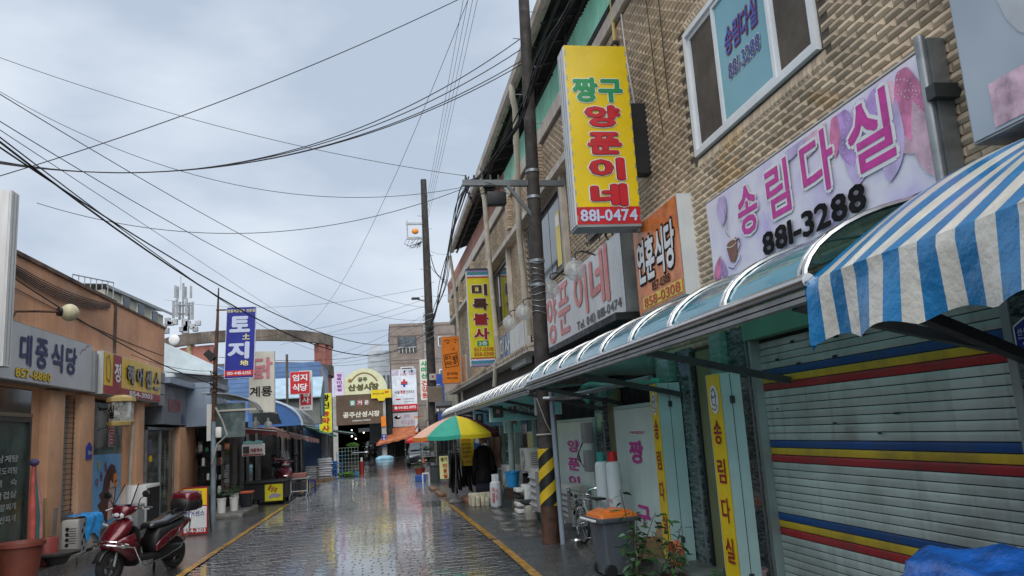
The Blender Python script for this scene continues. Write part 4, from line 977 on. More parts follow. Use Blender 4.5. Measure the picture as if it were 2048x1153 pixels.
for sx in (-.1, .05): MB().cham(sx-.02, sx+.07, -.2, .2, .595, .628, .012).build('lid_ridge', OL, bn_, smooth=True, local=True)
MB().tube([(-.26, -.18, .53), (-.30, -.18, .54), (-.30, .18, .54), (-.26, .18, .53)], .014, 8).build('handle', WPLAST, bn_, smooth=True, local=True)
for sy in (-1, 1): MB().lathe([(.0, -.025), (.06, -.025), (.07, -.015), (.07, .015), (.06, .025), (.0, .025)], (-.12, sy*.17, .015), 18, 'y').build('wheel', RUBBER, bn_, smooth=True, local=True)
# two tall gas cylinders
CYW = M('gas cylinder white', (.60, .64, .66), .35, var=.06, streak=.15, scol=(.4, .38, .34))
for k, (x_, y_, mm) in enumerate(((2.71, 9.85, M('valve guard teal', (.03, .25, .22), .4)), (2.79, 9.62, M('valve guard red', (.6, .02, .02), .4)))):
    t = thing('gas_cylinder', ('tall white gas cylinder with teal valve guard', 'tall white gas cylinder with red valve guard')[k]+' by the mint door', 'gas cylinder', (x_, y_, .05), 0, 'tall gas cylinders')
    MB().lathe([(0, .03), (.07, .03), (.085, .06), (.088, .1), (.088, .95), (.086, .985), (.076, 1.015), (.055, 1.035), (0, 1.045)], (x_, y_, .05), 20).build('body', CYW, t, smooth=True)
    MB().lathe([(.085, 0), (.088, 0), (.088, .06), (.085, .06)], (x_, y_, .05), 16).build('foot_ring', GALV, t, smooth=True)
    MB().lathe([(.056, 1.03), (.06, 1.03), (.06, 1.15), (.056, 1.15)], (x_, y_, .05), 16, arc=.82).build('valve_guard', mm, t, smooth=True)
    MB().cyl((x_, y_, 1.08), (x_, y_, 1.17), .018, n=8).build('valve', M('brass', (.5, .36, .14), .35, .8), t)
    f = Face(t, (x_-.08, y_-.035, .5), (.4, -1, 0)); f.text('LPG', 0, .12, .1, .045, M('faint red print', (.5, .2, .2), .5), .01)
# short white gas cylinder further on
t = thing('gas_cylinder', 'short white gas cylinder with red lettering near the parasol', 'gas cylinder', (2.23, 16.3, .01))
MB().lathe([(0, .02), (.10, .02), (.118, .05), (.12, .42), (.11, .49), (.07, .525), (.03, .54), (0, .54)], (2.23, 16.3, .01), 20).build('body', CYW, t, smooth=True)
MB().lathe([(.068, .53), (.072, .53), (.072, .66), (.068, .66)], (2.23, 16.3, .01), 16, arc=.8).build('valve_guard', CYW, t, smooth=True); MB().lathe([(.1, 0), (.105, 0), (.105, .05), (.1, .05)], (2.23, 16.3, .01), 16).build('foot_ring', GALV, t)
f = Face(t, (2.19, 16.182, .27), (1, -.25, 0)); f.text('위험물', -.03, 0, .06, .3, RED, .02, vert=True, d=.012); f.text('가스', .04, .02, .05, .2, RED, .02, vert=True, d=.02)
# bicycle
def wheel(t, name, c, r, local=True, spokes=True):
    w_ = MB().lathe([(r-.022, -.014), (r-.006, -.014), (r, 0), (r-.006, .014), (r-.022, .014), (r-.026, 0), (r-.022, -.014)], c, 28, 'y').build(name, RUBBER, t, smooth=True, local=local)
    MB().lathe([(r-.038, -.01), (r-.022, -.012), (r-.022, .012), (r-.038, .01), (r-.038, -.01)], c, 28, 'y').build('rim', CHROME, w_, smooth=True, local=local)
    b = MB()
    for k in range(18):
        a = k*math.pi/9; s_ = .025*(-1)**k; b.cyl((c[0], c[1]+s_, c[2]), (c[0]+(r-.03)*math.cos(a), c[1], c[2]+(r-.03)*math.sin(a)), .0022, n=4, caps=False)
    b.cyl((c[0], c[1]-.035, c[2]), (c[0], c[1]+.035, c[2]), .02, n=8); b.build('spokes', CHROME, w_, local=local); return w_
bk = thing('bicycle', 'old silver bicycle with front basket leaning by the pole', 'bicycle', (2.55, 9.85, .05), rad(97))
wheel(bk, 'front_wheel', (.40, 0, .245), .245); wheel(bk, 'rear_wheel', (-.36, 0, .245), .245)
FRM = M('bicycle silver', (.4, .42, .42), .3, .6, var=.15)
for nm, pts, r_ in (('frame', [(-.08, 0, .22), (.24, 0, .46), (.28, 0, .54)], .015), ('frame', [(-.08, 0, .22), (-.17, 0, .56)], .014), ('frame', [(-.36, 0, .245), (-.08, 0, .22)], .01), ('frame', [(-.36, 0, .245), (-.15, 0, .48)], .009),
                    ('fork', [(.40, .03, .245), (.34, .03, .42), (.30, 0, .50), (.27, 0, .64)], .011), ('fork', [(.40, -.03, .245), (.34, -.03, .42), (.30, 0, .50)], .011),
                    ('handlebar', [(.10, -.24, .66), (.2, -.23, .70), (.27, -.12, .68), (.27, 0, .65), (.27, .12, .68), (.2, .23, .70), (.10, .24, .66)], .011)):
    MB().tube(pts, r_, 8).build(nm, FRM if nm != 'handlebar' else CHROME, bk, smooth=True, local=True)
for sy in (-1, 1): MB().cyl((.05, sy*.245, .645), (.15, sy*.24, .685), .016, n=8).build('grip', BLACK, bk, local=True)
b = MB(); b.loft([[( -.30, -.07, .585), (-.30, .07, .585), (-.30, .07, .61), (-.30, -.07, .61)], [(-.16, -.055, .59), (-.16, .055, .59), (-.16, .055, .615), (-.16, -.055, .615)], [(-.04, -.018, .585), (-.04, .018, .585), (-.04, .018, .605), (-.04, -.018, .605)]]); b.build('saddle', BLACK, bk, smooth=True, local=True)
for cx in (.40, -.36):
    b = MB(); n = 14; b.grid(lambda u, v: (cx+.268*math.cos(rad(20+150*u)), (v-.5)*.05, .245+.268*math.sin(rad(20+150*u))), n, 1); b.build('mudguard', CHROME, bk, smooth='all', local=True)
b = MB()
for k in range(6): b.tube([(.33+.035*k, -.13, .60), (.35+.03*k, -.1, .42), (.35+.03*k, .1, .42), (.33+.035*k, .13, .60)], .003, 4)
for z_, hw in ((.60, .13), (.54, .12), (.48, .11), (.43, .1)): b.tube([(.32, -hw, z_), (.52, -hw, z_), (.52, hw, z_), (.32, hw, z_), (.32, -hw, z_)], .0035, 4)
for k in range(7): b.tube([(.51, -.1+.033*k, .43), (.52, -.1+.033*k, .6)], .003, 4)
b.build('basket', CHROME, bk, local=True)
MB().lathe([(.0, -.004), (.075, -.004), (.075, .004), (0, .004)], (-.08, .03, .22), 18, 'y').build('chain_guard', FRM, bk, local=True)
for s_ in (1, -1): MB().tube([(-.08, 0, .22), (-.08+.07*s_, .045*s_, .22-.1*s_), (-.08+.07*s_, .11*s_, .22-.1*s_)], .008, 5).build('crank', CHROME, bk, local=True)
# leafy pot plants in front of the bin
LEAF = M('glossy dark leaf', (.05, .12, .04), .25, var=.3, vs=14, isl=.4, spec=.6)
lm = bpy.data.meshes.new('leaf')
lm.from_pydata([(0, 0, 0), (.3, .19, .05), (.3, -.19, .05), (.62, .17, .06), (.62, -.17, .06), (1, 0, -.06), (.3, 0, .0), (.62, 0, .0)], [], [(0, 6, 1), (0, 2, 6), (6, 7, 3, 1), (2, 4, 7, 6), (7, 5, 3), (4, 5, 7)])
lm.materials.append(LEAF)
for p in lm.polygons: p.use_smooth = True
POTB = M('brown plastic pot', (.07, .04, .03), .45, var=.15, dirt=.3)
def pot_plant(x, y, stems, label, pr=.14, ph=.24):
    t = thing('potted_plant', label, 'plant', (x, y, .02), 0, 'leafy pot plants by the bin')
    MB().lathe([(0, .0), (pr*.7, .0), (pr, ph), (pr*1.08, ph), (pr*1.08, ph+.03), (pr*.95, ph+.03), (pr*.9, ph-.02), (0, ph-.03)], (x, y, .02), 20).build('pot', POTB, t, smooth=True)
    for (dx, dy, top, nl) in stems:
        n = 8; pts = [Vector((x+dx*(k/n)**1.5, y+dy*(k/n), ph+(top-ph)*k/n)) for k in range(n+1)]
        MB().tube(pts, [.008-.005*k/n for k in range(n+1)], 5).build('stem', M('stem brown', (.08, .07, .035), .7), t)
        for k in range(nl):
            u = .15+.85*(k+random.random())/nl; i = min(n-1, int(u*n)); p = pts[i].lerp(pts[i+1], u*n-i)
            o = bpy.data.objects.new('leaf', lm); COL.objects.link(o); o.parent = t; o.matrix_parent_inverse = ROOTM[t.name]
            off = Vector((random.gauss(0, .035), random.gauss(0, .035), random.gauss(0, .015)))*(1.15-u*.6); o.location = p+off
            s_ = random.uniform(.075, .13); o.scale = (s_, s_*random.uniform(.8, 1.1), s_); o.rotation_euler = (random.gauss(0, .4), random.uniform(-.2, .75), math.atan2(off.y, off.x)+random.gauss(0, .5))
pot_plant(2.27, 7.3, ((-.10, .02, .93, 14), (.05, .05, .66, 24), (-.03, -.1, .74, 24), (.22, .0, .70, 24), (.02, .12, .52, 18), (-.1, .1, .4, 14)), 'tall leafy pot plant right in front of the grey bin', .12, .1)
pot_plant(2.56, 7.2, ((.02, .05, .66, 18), (.12, -.03, .58, 16), (-.14, .05, .52, 16), (.0, -.1, .44, 14), (.16, .1, .36, 12)), 'leafy pot plant in front of the yellow upright sign', .12, .1)
pot_plant(2.85, 6.55, ((.0, .0, .34, 8), (.08, .03, .3, 7), (-.08, -.03, .3, 7)), 'low leafy pot plant by the doorstep', .1, .16)
# cardboard box, hose coil, pink tub, bowl
CARD = M('cardboard', (.38, .24, .12), .8, var=.12, vs=6)
t = thing('cardboard_box', 'open cardboard box under the mint door', 'box', (2.9, 8.75, .06))
b = MB(); b.box(2.8, 2.81, 8.6, 8.9, .06, .26); b.box(3.0, 3.01, 8.6, 8.9, .06, .26); b.box(2.81, 3.0, 8.6, 8.61, .06, .26); b.box(2.81, 3.0, 8.89, 8.9, .06, .26); b.box(2.8, 3.01, 8.6, 8.9, .05, .062); b.build('box_body', CARD, t)
MB().obox((2.72, 8.75, .30), (.17, 0, -.08), (0, .29, 0), (0, 0, .006)).build('flap', CARD, t); MB().obox((3.03, 8.75, .33), (.06, 0, .14), (0, .29, 0), (.004, 0, 0)).build('flap', CARD, t)
HO = M('orange hose', (.62, .15, .06), .4)
b = MB()
for k in range(3): b.tube([(2.8+.02*k, 7.75+.11*math.cos(a*.35)*(1+.06*k), .24+.11*math.sin(a*.35)*(1+.06*k)) for a in range(19)], .014, 6)
b.build('coiled_hose', HO, smooth=True, label='coil of orange hose at the foot of the yellow upright sign', cat='hose')
MB().lathe([(0, .0), (.07, .0), (.085, .16), (.095, .16), (.095, .18), (.08, .18), (.065, .02), (0, .02)], (2.96, 6.32, .13), 18).build('pink_tub', M('pink plastic', (.62, .36, .38), .45, var=.1), smooth=True, label='small pink plastic tub beside the roller shutter', cat='tub')
MB().lathe([(0, .0), (.06, .0), (.09, .07), (.1, .09), (.092, .09), (.06, .015), (0, .012)], (2.38, 10.2, .02), 18).build('metal_bowl', STEEL, smooth=True, label='small steel bowl beside the near utility pole', cat='bowl')
# blue tarpaulin over something at the near right
TARP = M('blue tarpaulin', (.012, .11, .44), .35, var=.3, vs=11, bump=.03, bs=9, coat=.3, crough=.15, dirt=.2, dcol=(.05, .12, .3), dsc=9)
b = MB()
def tarp(u, v):
    x = 1.86+1.0*u; y = 2.0+1.15*v
    e = min(u, 1-u, v, 1-v); h = 1.0*min(1, (e/.16))**.5
    return (x, y, .02+h*(1.0+.02*math.sin(u*9)+.018*math.sin(v*11+u*5))*(1.0-.14*max(0, u-.5)-.06*max(0, .5-u)*2)+.015*math.sin(u*23+v*9)-.05*abs(math.sin(u*4.2+v*2.6))*min(1, e*5)-.02*abs(math.sin(u*13-v*8)))
b.grid(tarp, 56, 56); b.build('blue_tarpaulin', TARP, smooth='all', label='blue tarpaulin thrown over goods in the near right corner', cat='tarpaulin')
# air conditioner outdoor units
ACW = M('ac casing', (.52, .52, .48), .45, var=.08, streak=.35, scol=(.32, .29, .24), dirt=.2, dcol=(.3, .26, .2), dsc=4)
def ac_unit(x0, x1, y0, y1, z0, z1, label, kind='fan', m=None, grp='air conditioner outdoor units'):
    """outdoor unit whose front looks at the lane (-X) for right shops, seen end is -Y"""
    t = thing('air_conditioner', label, 'air conditioner', ((x0+x1)/2, (y0+y1)/2, z0), 0, grp); m = m or ACW
    MB().cham(x0, x1, y0, y1, z0, z1, .012).build('casing', m, t, smooth=True)
    if kind == 'fan':
        cy, cz, r_ = y0+(y1-y0)*.58, (z0+z1)/2, min(z1-z0, y1-y0)*.4
        MB().lathe([(0, 0), (r_, 0)], (x0-.003, cy, cz), 24, 'x').build('fan_opening', DARK, t)
        b = MB()
        for k in range(1, 6): b.tube([(x0-.012, cy+r_*k/5*math.cos(a*math.pi/12), cz+r_*k/5*math.sin(a*math.pi/12)) for a in range(25)], .003, 4)
        for k in range(8): b.cyl((x0-.012, cy, cz), (x0-.012, cy+r_*math.cos(k*math.pi/4), cz+r_*math.sin(k*math.pi/4)), .003, n=4)
        b.build('fan_grille', m, t)
        b = MB()
        for k in range(5): a = k*1.257; b.add([(x0-.006, cy, cz), (x0-.006, cy+r_*.9*math.cos(a), cz+r_*.9*math.sin(a)), (x0-.006, cy+r_*.9*math.cos(a+.7), cz+r_*.9*math.sin(a+.7))], [(0, 1, 2)])
        b.build('fan', GREYPL, t)
    else:
        for k in range(5):
            zz = z0+.08+k*(z1-z0-.12)/5
            MB().obox((x0-.02, (y0+y1)/2, zz+.03), (.05, 0, .05), (0, (y1-y0)*.86, 0), (-.006, 0, .006)).build('louvre', GREYPL, t)
        MB().box(x0-.05, x0-.0, y0+.0, y0+.02, z0+.02, z1-.02).build('louvre_end', GREYPL, t)
        for k in range(4): MB().lathe([(0, 0), (.028, 0)], (x0+.05+(x1-x0)*.1, y0-.003, z0+.1+k*(z1-z0-.15)/4), 10, 'y').build('slot', DARK, t)
    for yy in (y0+.08, y1-.08): MB().box(x0+.02, x1-.02, yy-.03, yy+.03, max(0.0, z0-.05), z0).build('foot', WPLAST, t)
    for k in range(7): MB().box(x0+.06, x1-.06, y0-.004, y0, z0+.12+k*.035, z0+.13+k*.035).build('vent', DARK, t)
    return t
ac_unit(2.42, 2.72, 12.6, 13.4, .22, .88, 'louvred outdoor unit just beyond the near utility pole', 'louvre')
ac_unit(2.72, 3.0, 11.75, 12.45, .12, .66, 'louvred outdoor unit behind the bicycle', 'louvre')
ac_unit(2.6, 2.88, 14.5, 15.3, .76, 1.18, 'raised white outdoor unit under the shelf of yellow boxes')
ac_unit(2.55, 2.85, 16.6, 17.4, .35, .8, 'outdoor unit behind the blue tub with a dark fan')
t = thing('plastic_rack', 'white plastic rack standing by the drain slabs', 'rack', (2.42, 14.3, .03))
MB().cham(2.44, 2.58, 14.1, 14.5, .06, .56, .02).build('drawer_body', WPLAST, t, smooth=True)
for k in range(4): MB().cham(2.3, 2.43, 14.12, 14.48, .08+k*.12, .15+k*.12, .015).build('drawer', WPLAST if k != 2 else BLACK, t, smooth=True)
MB().box(2.27, 2.6, 14.05, 14.55, .01, .06).build('base', GREYPL, t)
MB().cham(2.3, 2.62, 13.45, 13.85, .28, .34, .02).build('stool', BLACK, smooth=True, label='black low stool seat by the louvred unit', cat='stool')
for k, (x_, y_) in enumerate(((2.42, 13.5), (2.5, 13.78))): MB().cham(x_-.09, x_+.09, y_-.11, y_+.11, .02, .27-.1*k, .012).build('stone_block', M('pale block', (.42, .4, .35), .7, var=.2), smooth=True, label=('pale block holding up the black stool', 'low pale block behind the black stool')[k], cat='block', group='pale blocks')
MB().cham(2.5, 2.75, 15.6, 16.0, .0, .22, .02).build('stone_block', M('buff stone', (.3, .26, .18), .7, var=.3), smooth=True, label='buff stone block under the brown pot', cat='block')
MB().lathe([(0, 0), (.1, 0), (.15, .2), (.165, .2), (.165, .23), (0, .22)], (2.5, 15.75, .2), 18).build('brown_pot', POTB, smooth=True, label='brown pot beneath the blue tub', cat='pot')
MB().lathe([(0, 0), (.11, 0), (.14, .27), (.155, .27), (.155, .3), (.135, .3), (.1, .02), (0, .02)], (2.5, 15.75, .43), 20).build('blue_tub', M('blue tub plastic', (.02, .26, .58), .4, var=.1), smooth=True, label='bright blue plastic tub on the brown pot', cat='tub')
MB().cyl((2.54, 16.0, .5), (2.57, 16.0, 2.05), .06, n=14).build('mint_post', M('weathered mint frame', (.30, .42, .38)), smooth=True, label='mint painted round post beyond the blue tub', cat='post')
b = MB()
for k in range(5): b.cham(1.78+.1*k+random.uniform(-.01, .01), 1.87+.1*k, 16.9, 17.15, 0, .2+random.uniform(-.02, .03), .02)
b.cham(1.76, 2.26, 17.16, 17.3, 0, .26, .03); b.build('foam_block', M('dirty white foam', (.52, .48, .36), .7, var=.3, vs=9, dirt=.5, dcol=(.15, .12, .07), dsc=9, bump=.006, bs=40), smooth=True, label='long dirty foam block at the foot of the clothes rack', cat='block')
MB().cham(1.75, 2.6, 17.9, 18.6, 0, .12, .02).build('wooden_board', M('brown board', (.22, .1, .05)), smooth=True, label='brown wooden board under the hanging coat', cat='board')

# parasol
pa = thing('parasol', 'striped market parasol in peach, green, yellow and maroon', 'parasol', (1.6, 18.2, 0))
PCOL = [M('parasol '+n, c, .45, var=.08, streak=.12) for n, c in (('peach', (.76, .42, .28)), ('green', (.03, .34, .24)), ('yellow', (.72, .58, .03)), ('maroon', (.28, .02, .04)), ('blue', (.03, .15, .4)), ('white', (.7, .68, .62)), ('orange', (.75, .25, .04)), ('red', (.6, .03, .03)))]
cx, cy, R_, za, zr = 1.66, 18.2, .99, 1.93, 1.50
a0 = rad(-180)
for k in range(8):
    a, c_ = a0+k*math.pi/4, a0+(k+1)*math.pi/4
    def pp(u, v):
        r = R_*v; z = za-(za-zr)*(.35*v+.65*v*v); t_ = a+(c_-a)*u; rr = r*(1-.06*math.sin(u*math.pi)*v)
        return (cx+rr*math.cos(t_), cy+rr*math.sin(t_), z-.02*math.sin(u*math.pi)*v)
    b = MB(); b.grid(pp, 6, 7); b.build('panel', PCOL[k], pa, smooth='all')
    b = MB(); b.grid(lambda u, v: (pp(u, 1)[0], pp(u, 1)[1], pp(u, 1)[2]-.085*v), 6, 1); b.build('valance', PCOL[(6, 1, 2, 3, 4, 5, 6, 7)[k]], pa)
    MB().cyl((cx, cy, za-.3), pp(0, .98), .006, n=4).build('rib', STEEL, pa)
MB().cyl((1.58, 18.2, .05), (1.66, 18.2, 1.97), .018, n=8).build('pole', STEEL, pa); MB().cyl((1.66, 18.2, 1.93), (1.66, 18.2, 2.0), .02, .005, 8).build('tip', WPLAST, pa)
MB().lathe([(0, 0), (.15, 0), (.16, .03), (.1, .08), (.05, .1), (.05, .16), (0, .16)], (1.58, 18.2, 0), 18).build('base', CONC, pa, smooth=True)
# red parasol further on
pb = thing('parasol', 'small red parasol further down on the right', 'parasol', (1.75, 38, 0))
b = MB(); b.lathe([(0, 1.62), (.35, 1.5), (.7, 1.32), (.7, 1.2)], (1.75, 38, 0), 10); b.build('canopy', PCOL[7], pb); MB().cyl((1.75, 38, 0), (1.75, 38, 1.6), .02, n=6).build('pole', STEEL, pb)
# clothes rack with dark garments
CLOTHS = [M('dark garment %d' % k, c, .85, var=.3, vs=6) for k, c in enumerate(((.012, .012, .014), (.02, .018, .018), (.014, .014, .025), (.03, .012, .014), (.02, .022, .02)))]
rk = thing('clothes_rack', 'clothes rack of hanging dark garments behind the parasol', 'clothes rack', (2.1, 19.9, 0))
MB().tube([(1.55, 19.4, 0), (1.55, 19.4, 1.12), (2.75, 19.9, 1.12), (2.75, 19.9, 0)], .015, 6).build('rail', STEEL, rk)
for k in range(20):
    u = k/19; x_, y_ = 1.57+1.16*u, 19.41+.48*u; w_ = random.uniform(.2, .28); top = 1.08; h = random.uniform(.78, .95)
    b = MB(); b.grid(lambda a, c_: (x_+.012*math.sin(a*9+k)+.03*math.sin(c_*5+k)*c_, y_+(a-.5)*w_*(.55+.45*min(1, c_*4))*2-.05, top-h*c_-.02*abs(a-.5)), 4, 6); b.build('garment', CLOTHS[k % 5], rk, smooth='all', solid=.02)
    MB().tube([(x_, y_-.05, top+.06), (x_, y_-.03, top+.03), (x_, y_-.05, top)], .004, 4).build('hanger', WPLAST, rk)
# coat on a stand with a cap
ct = thing('coat_stand', 'black coat on a stand with a straw cap beside the rack', 'coat stand', (2.3, 18.7, .1))
b = MB(); secs = ((1.22, .05, .05), (1.18, .13, .07), (1.1, .17, .09), (.95, .15, .1), (.75, .16, .11), (.5, .19, .13), (.28, .2, .14))
b.loft([[(2.3+hx*math.cos(a*math.pi/8)*(1+.06*math.sin(a*3)), 18.7+hy*math.sin(a*math.pi/8), z) for a in range(16)] for z, hx, hy in secs]); b.build('coat', CLOTHS[0], ct, smooth='all')
for s_ in (-1, 1): MB().tube([(2.3+s_*.15, 18.7, 1.13), (2.3+s_*.21, 18.66, .9), (2.3+s_*.22, 18.62, .62)], [.05, .05, .045], 8).build('sleeve', CLOTHS[0], ct, smooth=True)
MB().sphere((2.3, 18.7, 1.32), .07, .08, .09).build('head_form', M('straw', (.42, .3, .14), .8), ct, smooth='all'); MB().lathe([(0, 0.07), (.07, .06), (.085, 0), (.14, -.01), (.085, -.005)], (2.3, 18.7, 1.37), 16).build('cap', M('straw', (.42, .3, .14)), ct, smooth=True)
MB().cyl((2.3, 18.7, .1), (2.3, 18.7, 1.3), .015, n=6).build('stand', STEEL, ct)
MB().cham(2.1, 2.55, 18.45, 18.75, .12, .36, .03).build('navy_bag', M('navy cloth', (.012, .014, .03), .7), smooth=True, label='dark navy bag on the board under the coat', cat='bag')
f = thing('menu_board', 'yellow price list board hanging behind the parasol pole', 'sign', (2.1, 19.3, .75)); F_ = Face(f, (2.1, 19.25, 1.1), FR)
MB().box(1.84, 2.36, 19.26, 19.28, .75, 1.45).build('board', YEL, f); F_.rect(0, 0, .52, .7, YEL, .0, 'face')
for k, s_ in enumerate(('대우양말', '대추알맘', '상제꽃', '작은물이', '상품이')): F_.text(s_, -.12, .27-.1*k, .22, .06, BROWN if k % 2 else DRED, .02)
F_.text('영업합니다', .03, -.26, .36, .06, RED, .02); F_.rect(.16, .16, .2, .32, M('poster blue', (.04, .16, .45), .35), .004); F_.ell(.16, .22, .07, .06, WHITE, .006)
# beige cloth hanging
b = MB(); b.grid(lambda u, v: (2.45+.34*u+.02*math.sin(v*7), 18.9+.03*math.sin(u*14), 1.42-.78*v*(1-.15*abs(math.sin(u*5)))), 12, 8); b.build('hanging_cloth', M('beige cloth', (.34, .19, .14), .8, var=.2), smooth='all', label='faded pinkish cloth hanging under the parasol edge', cat='cloth')
# hair salon folding board
r_, f = signbox('folding_board', 'pale yellow hair salon folding board standing by the kerb', 'sign', (1.86, 25.2, .5), FR, .3, .72, .08, DSTEEL, YELP)
f.text('댕기', .0, .25, .2, .13, INK, .03); f.text('미용실', .03, -.1, .13, .44, RED, .03, vert=True)
for sx in (-.13, .13): MB().box(1.86+sx-.01, 1.86+sx+.01, 25.18, 25.26, 0, .16).build('leg', DSTEEL, r_)
# plants, stool, bin and pots by the kerb
b = thing('rubbish_bin', 'dark grey bin behind the hair salon board', 'bin', (1.62, 26, 0)); bb = MB(); bb.loft([ring(1.62, 26, .12, .14, 0), ring(1.62, 26, .15, .17, .52)]); bb.build('body', M('bin dark', (.05, .06, .065), .5), b, smooth=True); MB().cham(1.46, 1.78, 25.82, 26.18, .52, .56, .01).build('lid', BLACK, b)
t = thing('plastic_stool', 'small white plastic stool at the road edge', 'stool', (1.33, 26.2, 0)); MB().cham(1.22, 1.44, 26.05, 26.3, .3, .33, .01).build('seat', WPLAST, t)
for sx in (1.23, 1.43):
    for sy in (26.07, 26.28): MB().box(sx-.015, sx+.015, sy-.015, sy+.015, 0, .3).build('leg', WPLAST, t)
t = thing('flower_box', 'red brown flower tub on a blue crate at the road edge', 'plant', (1.2, 27.6, 0)); MB().cham(1.05, 1.4, 27.4, 27.8, 0, .22, .02).build('crate', M('crate blue', (.03, .12, .42), .5), t); MB().lathe([(0, .22), (.13, .22), (.18, .42), (.2, .42), (.2, .45), (0, .43)], (1.22, 27.6, 0), 14).build('tub', M('red brown pot', (.3, .05, .03), .5), t)
GRN = M('shrub green', (.04, .09, .03), .6, var=.4, isl=.5)
def leafmass(t, c, r, n, s0=.05, m=None, name='foliage', flat=1.):
    b = MB()
    for k in range(n):
        d = Vector((random.gauss(0, 1), random.gauss(0, 1), random.gauss(0, 1))).normalized()*r*random.random()**.4; d.z *= flat
        p = Vector(c)+d; q = Matrix.Rotation(random.uniform(0, 6.28), 3, 'Z') @ Matrix.Rotation(random.uniform(-1, 1), 3, 'X'); s_ = s0*random.uniform(.6, 1.4)
        b.add([p+q @ Vector(v)*s_ for v in ((0, -.5, 0), (1, -.1, .1), (2, 0, -.1), (1, .5, .1), (0, .5, 0))], [(0, 1, 2, 3, 4)])
    return b.build(name, m or GRN, t)
leafmass(t, (1.22, 27.6, .55), .16, 90)
t = thing('plant_stand', 'steel stand of pot plants beside the parked car', 'plant', (1.6, 29.5, 0))
for x_ in (1.4, 1.9):
    for y_ in (29.2, 29.9): MB().box(x_-.012, x_+.012, y_-.012, y_+.012, 0, 1.3).build('post', GALV, t)
for z_ in (.35, .75): MB().box(1.38, 1.92, 29.18, 29.92, z_, z_+.02).build('shelf', GALV, t)
for x_, z_ in ((1.5, .37), (1.78, .37), (1.5, .77), (1.78, .77)):
    MB().lathe([(0, 0), (.07, 0), (.1, .16), (0, .15)], (x_, 29.4, z_), 10).build('pot', GREYPL, t); leafmass(t, (x_, 29.4, z_+.28), .17, 70, .05)
MB().box(1.9, 2.15, 26.5, 26.56, .1, .3).build('red_canister', RED, label='small red canister beside the hair salon board', cat='canister')
# parked car and cone in the distance
CARP = M('black car paint', (.012, .014, .018), .2, var=.1, coat=1., crough=.05); CG = M('car glass', (.08, .1, .11), .08, var=.2)
def make_car(loc, label):
    t = thing('parked_car', label, 'car', loc)      # front looks at -Y
    def sec(y, hw, z0, z1): return [(-hw, y, z0), (-hw*1.02, y, (z0+z1)/2), (-hw*.93, y, z1), (0, y, z1+.03), (hw*.93, y, z1), (hw*1.02, y, (z0+z1)/2), (hw, y, z0)]
    b = MB(); b.loft([sec(-1.75, .55, .2, .5), sec(-1.68, .68, .14, .58), (sec(-1.2, .74, .13, .68)), sec(-.7, .75, .13, .74), sec(.9, .75, .13, .74), sec(1.6, .70, .15, .68), sec(1.75, .6, .25, .6)]); b.build('body', CARP, t, smooth=True, local=True)
    def cab(y, hw, z): return [(-hw, y, .73), (-hw*.8, y, z), (hw*.8, y, z), (hw, y, .73)]
    b = MB(); b.loft([cab(-.85, .68, .75), cab(-.25, .68, 1.15), cab(.7, .67, 1.17), cab(1.4, .62, .76)]); b.build('cabin', CARP, t, smooth=True, local=True)
    MB().add([(-.60, -.86, .79), (.60, -.86, .79), (.52, -.3, 1.13), (-.52, -.3, 1.13)], [(0, 1, 2, 3)]).build('windscreen', CG, t, local=True)
    for s_ in (-1, 1):
        MB().sphere((s_*.55, -1.66, .47), .12, .06, .07).build('headlight', M('headlight lens', (.7, .72, .75), .1), t, smooth='all', local=True)
        MB().sphere((s_*.82, -.6, .8), .07, .05, .05).build('wing_mirror', CARP, t, smooth='all', local=True)
        for y_ in (-1.15, 1.1):
            w_ = MB().lathe([(.0, -.08), (.24, -.08), (.26, 0), (.24, .08), (0, .08)], (s_*.68, y_, .26), 18, 'x').build('wheel', RUBBER, t, smooth=True, local=True)
    MB().box(-.38, .38, -1.77, -1.72, .3, .42).build('grille', BLACK, t, local=True); MB().box(-.2, .2, -1.79, -1.775, .2, .28).build('number_plate', WPLAST, t, local=True)
    return t
make_car((2.0, 43.5, 0), 'dark car parked on the right near the end of the lane')
t = thing('traffic_cone', 'orange traffic cone in front of the parked car', 'cone', (2.0, 41, 0)); MB().cyl((2.0, 41, .02), (2.0, 41, .5), .13, .02, 12).build('cone', M('cone orange', (.75, .1, .03), .5), t); MB().box(1.84, 2.16, 40.84, 41.16, 0, .03).build('base', RUBBER, t)
# orange drum-like bottle etc. stay out: too small to tell

# ================================================================== LEFT SHOPS
ORW = M('weathered orange plaster', (.66, .335, .185), .75, var=.26, vs=.7, streak=.62, scol=(.38, .26, .2), bump=.004, bs=25, dirt=.62, dcol=(.40, .31, .26), dsc=.8)
ORP = M('peach painted pillar', (.68, .38, .22), .6, var=.12, vs=2, streak=.35, scol=(.4, .24, .16), dirt=.25, dcol=(.3, .2, .14), dsc=1.5)
lb = thing('orange_building', 'low orange plastered shop building on the left', 'building', (-6, 13, 0))
MB().box(-9, -4.8, 5.5, 18.75, 2.5, 4.27).build('upper_wall', ORW, lb)
MB().box(-4.86, -4.77, 5.5, 15.35, 4.272, 4.33).build('coping', M('stained coping', (.16, .1, .075), .8, var=.4, vs=3), lb)
MB().box(-4.83, -4.775, 15.4, 18.8, 4.272, 4.31).build('coping', M('stained coping', (.16, .1, .075)), lb)
MB().box(-4.8, -4.785, 15.28, 15.42, 3.3, 4.27).build('joint', M('stained coping', (.16, .1, .075)), lb)
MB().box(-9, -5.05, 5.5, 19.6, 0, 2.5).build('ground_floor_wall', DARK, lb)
for a, c_ in ((12.41, 12.96), (13.6, 14.22), (16.56, 17.05), (9.0, 9.4)): MB().cham(-5.05, -4.72, a, c_, .1, 2.52, .012).build('pillar', ORP, lb, smooth=True)
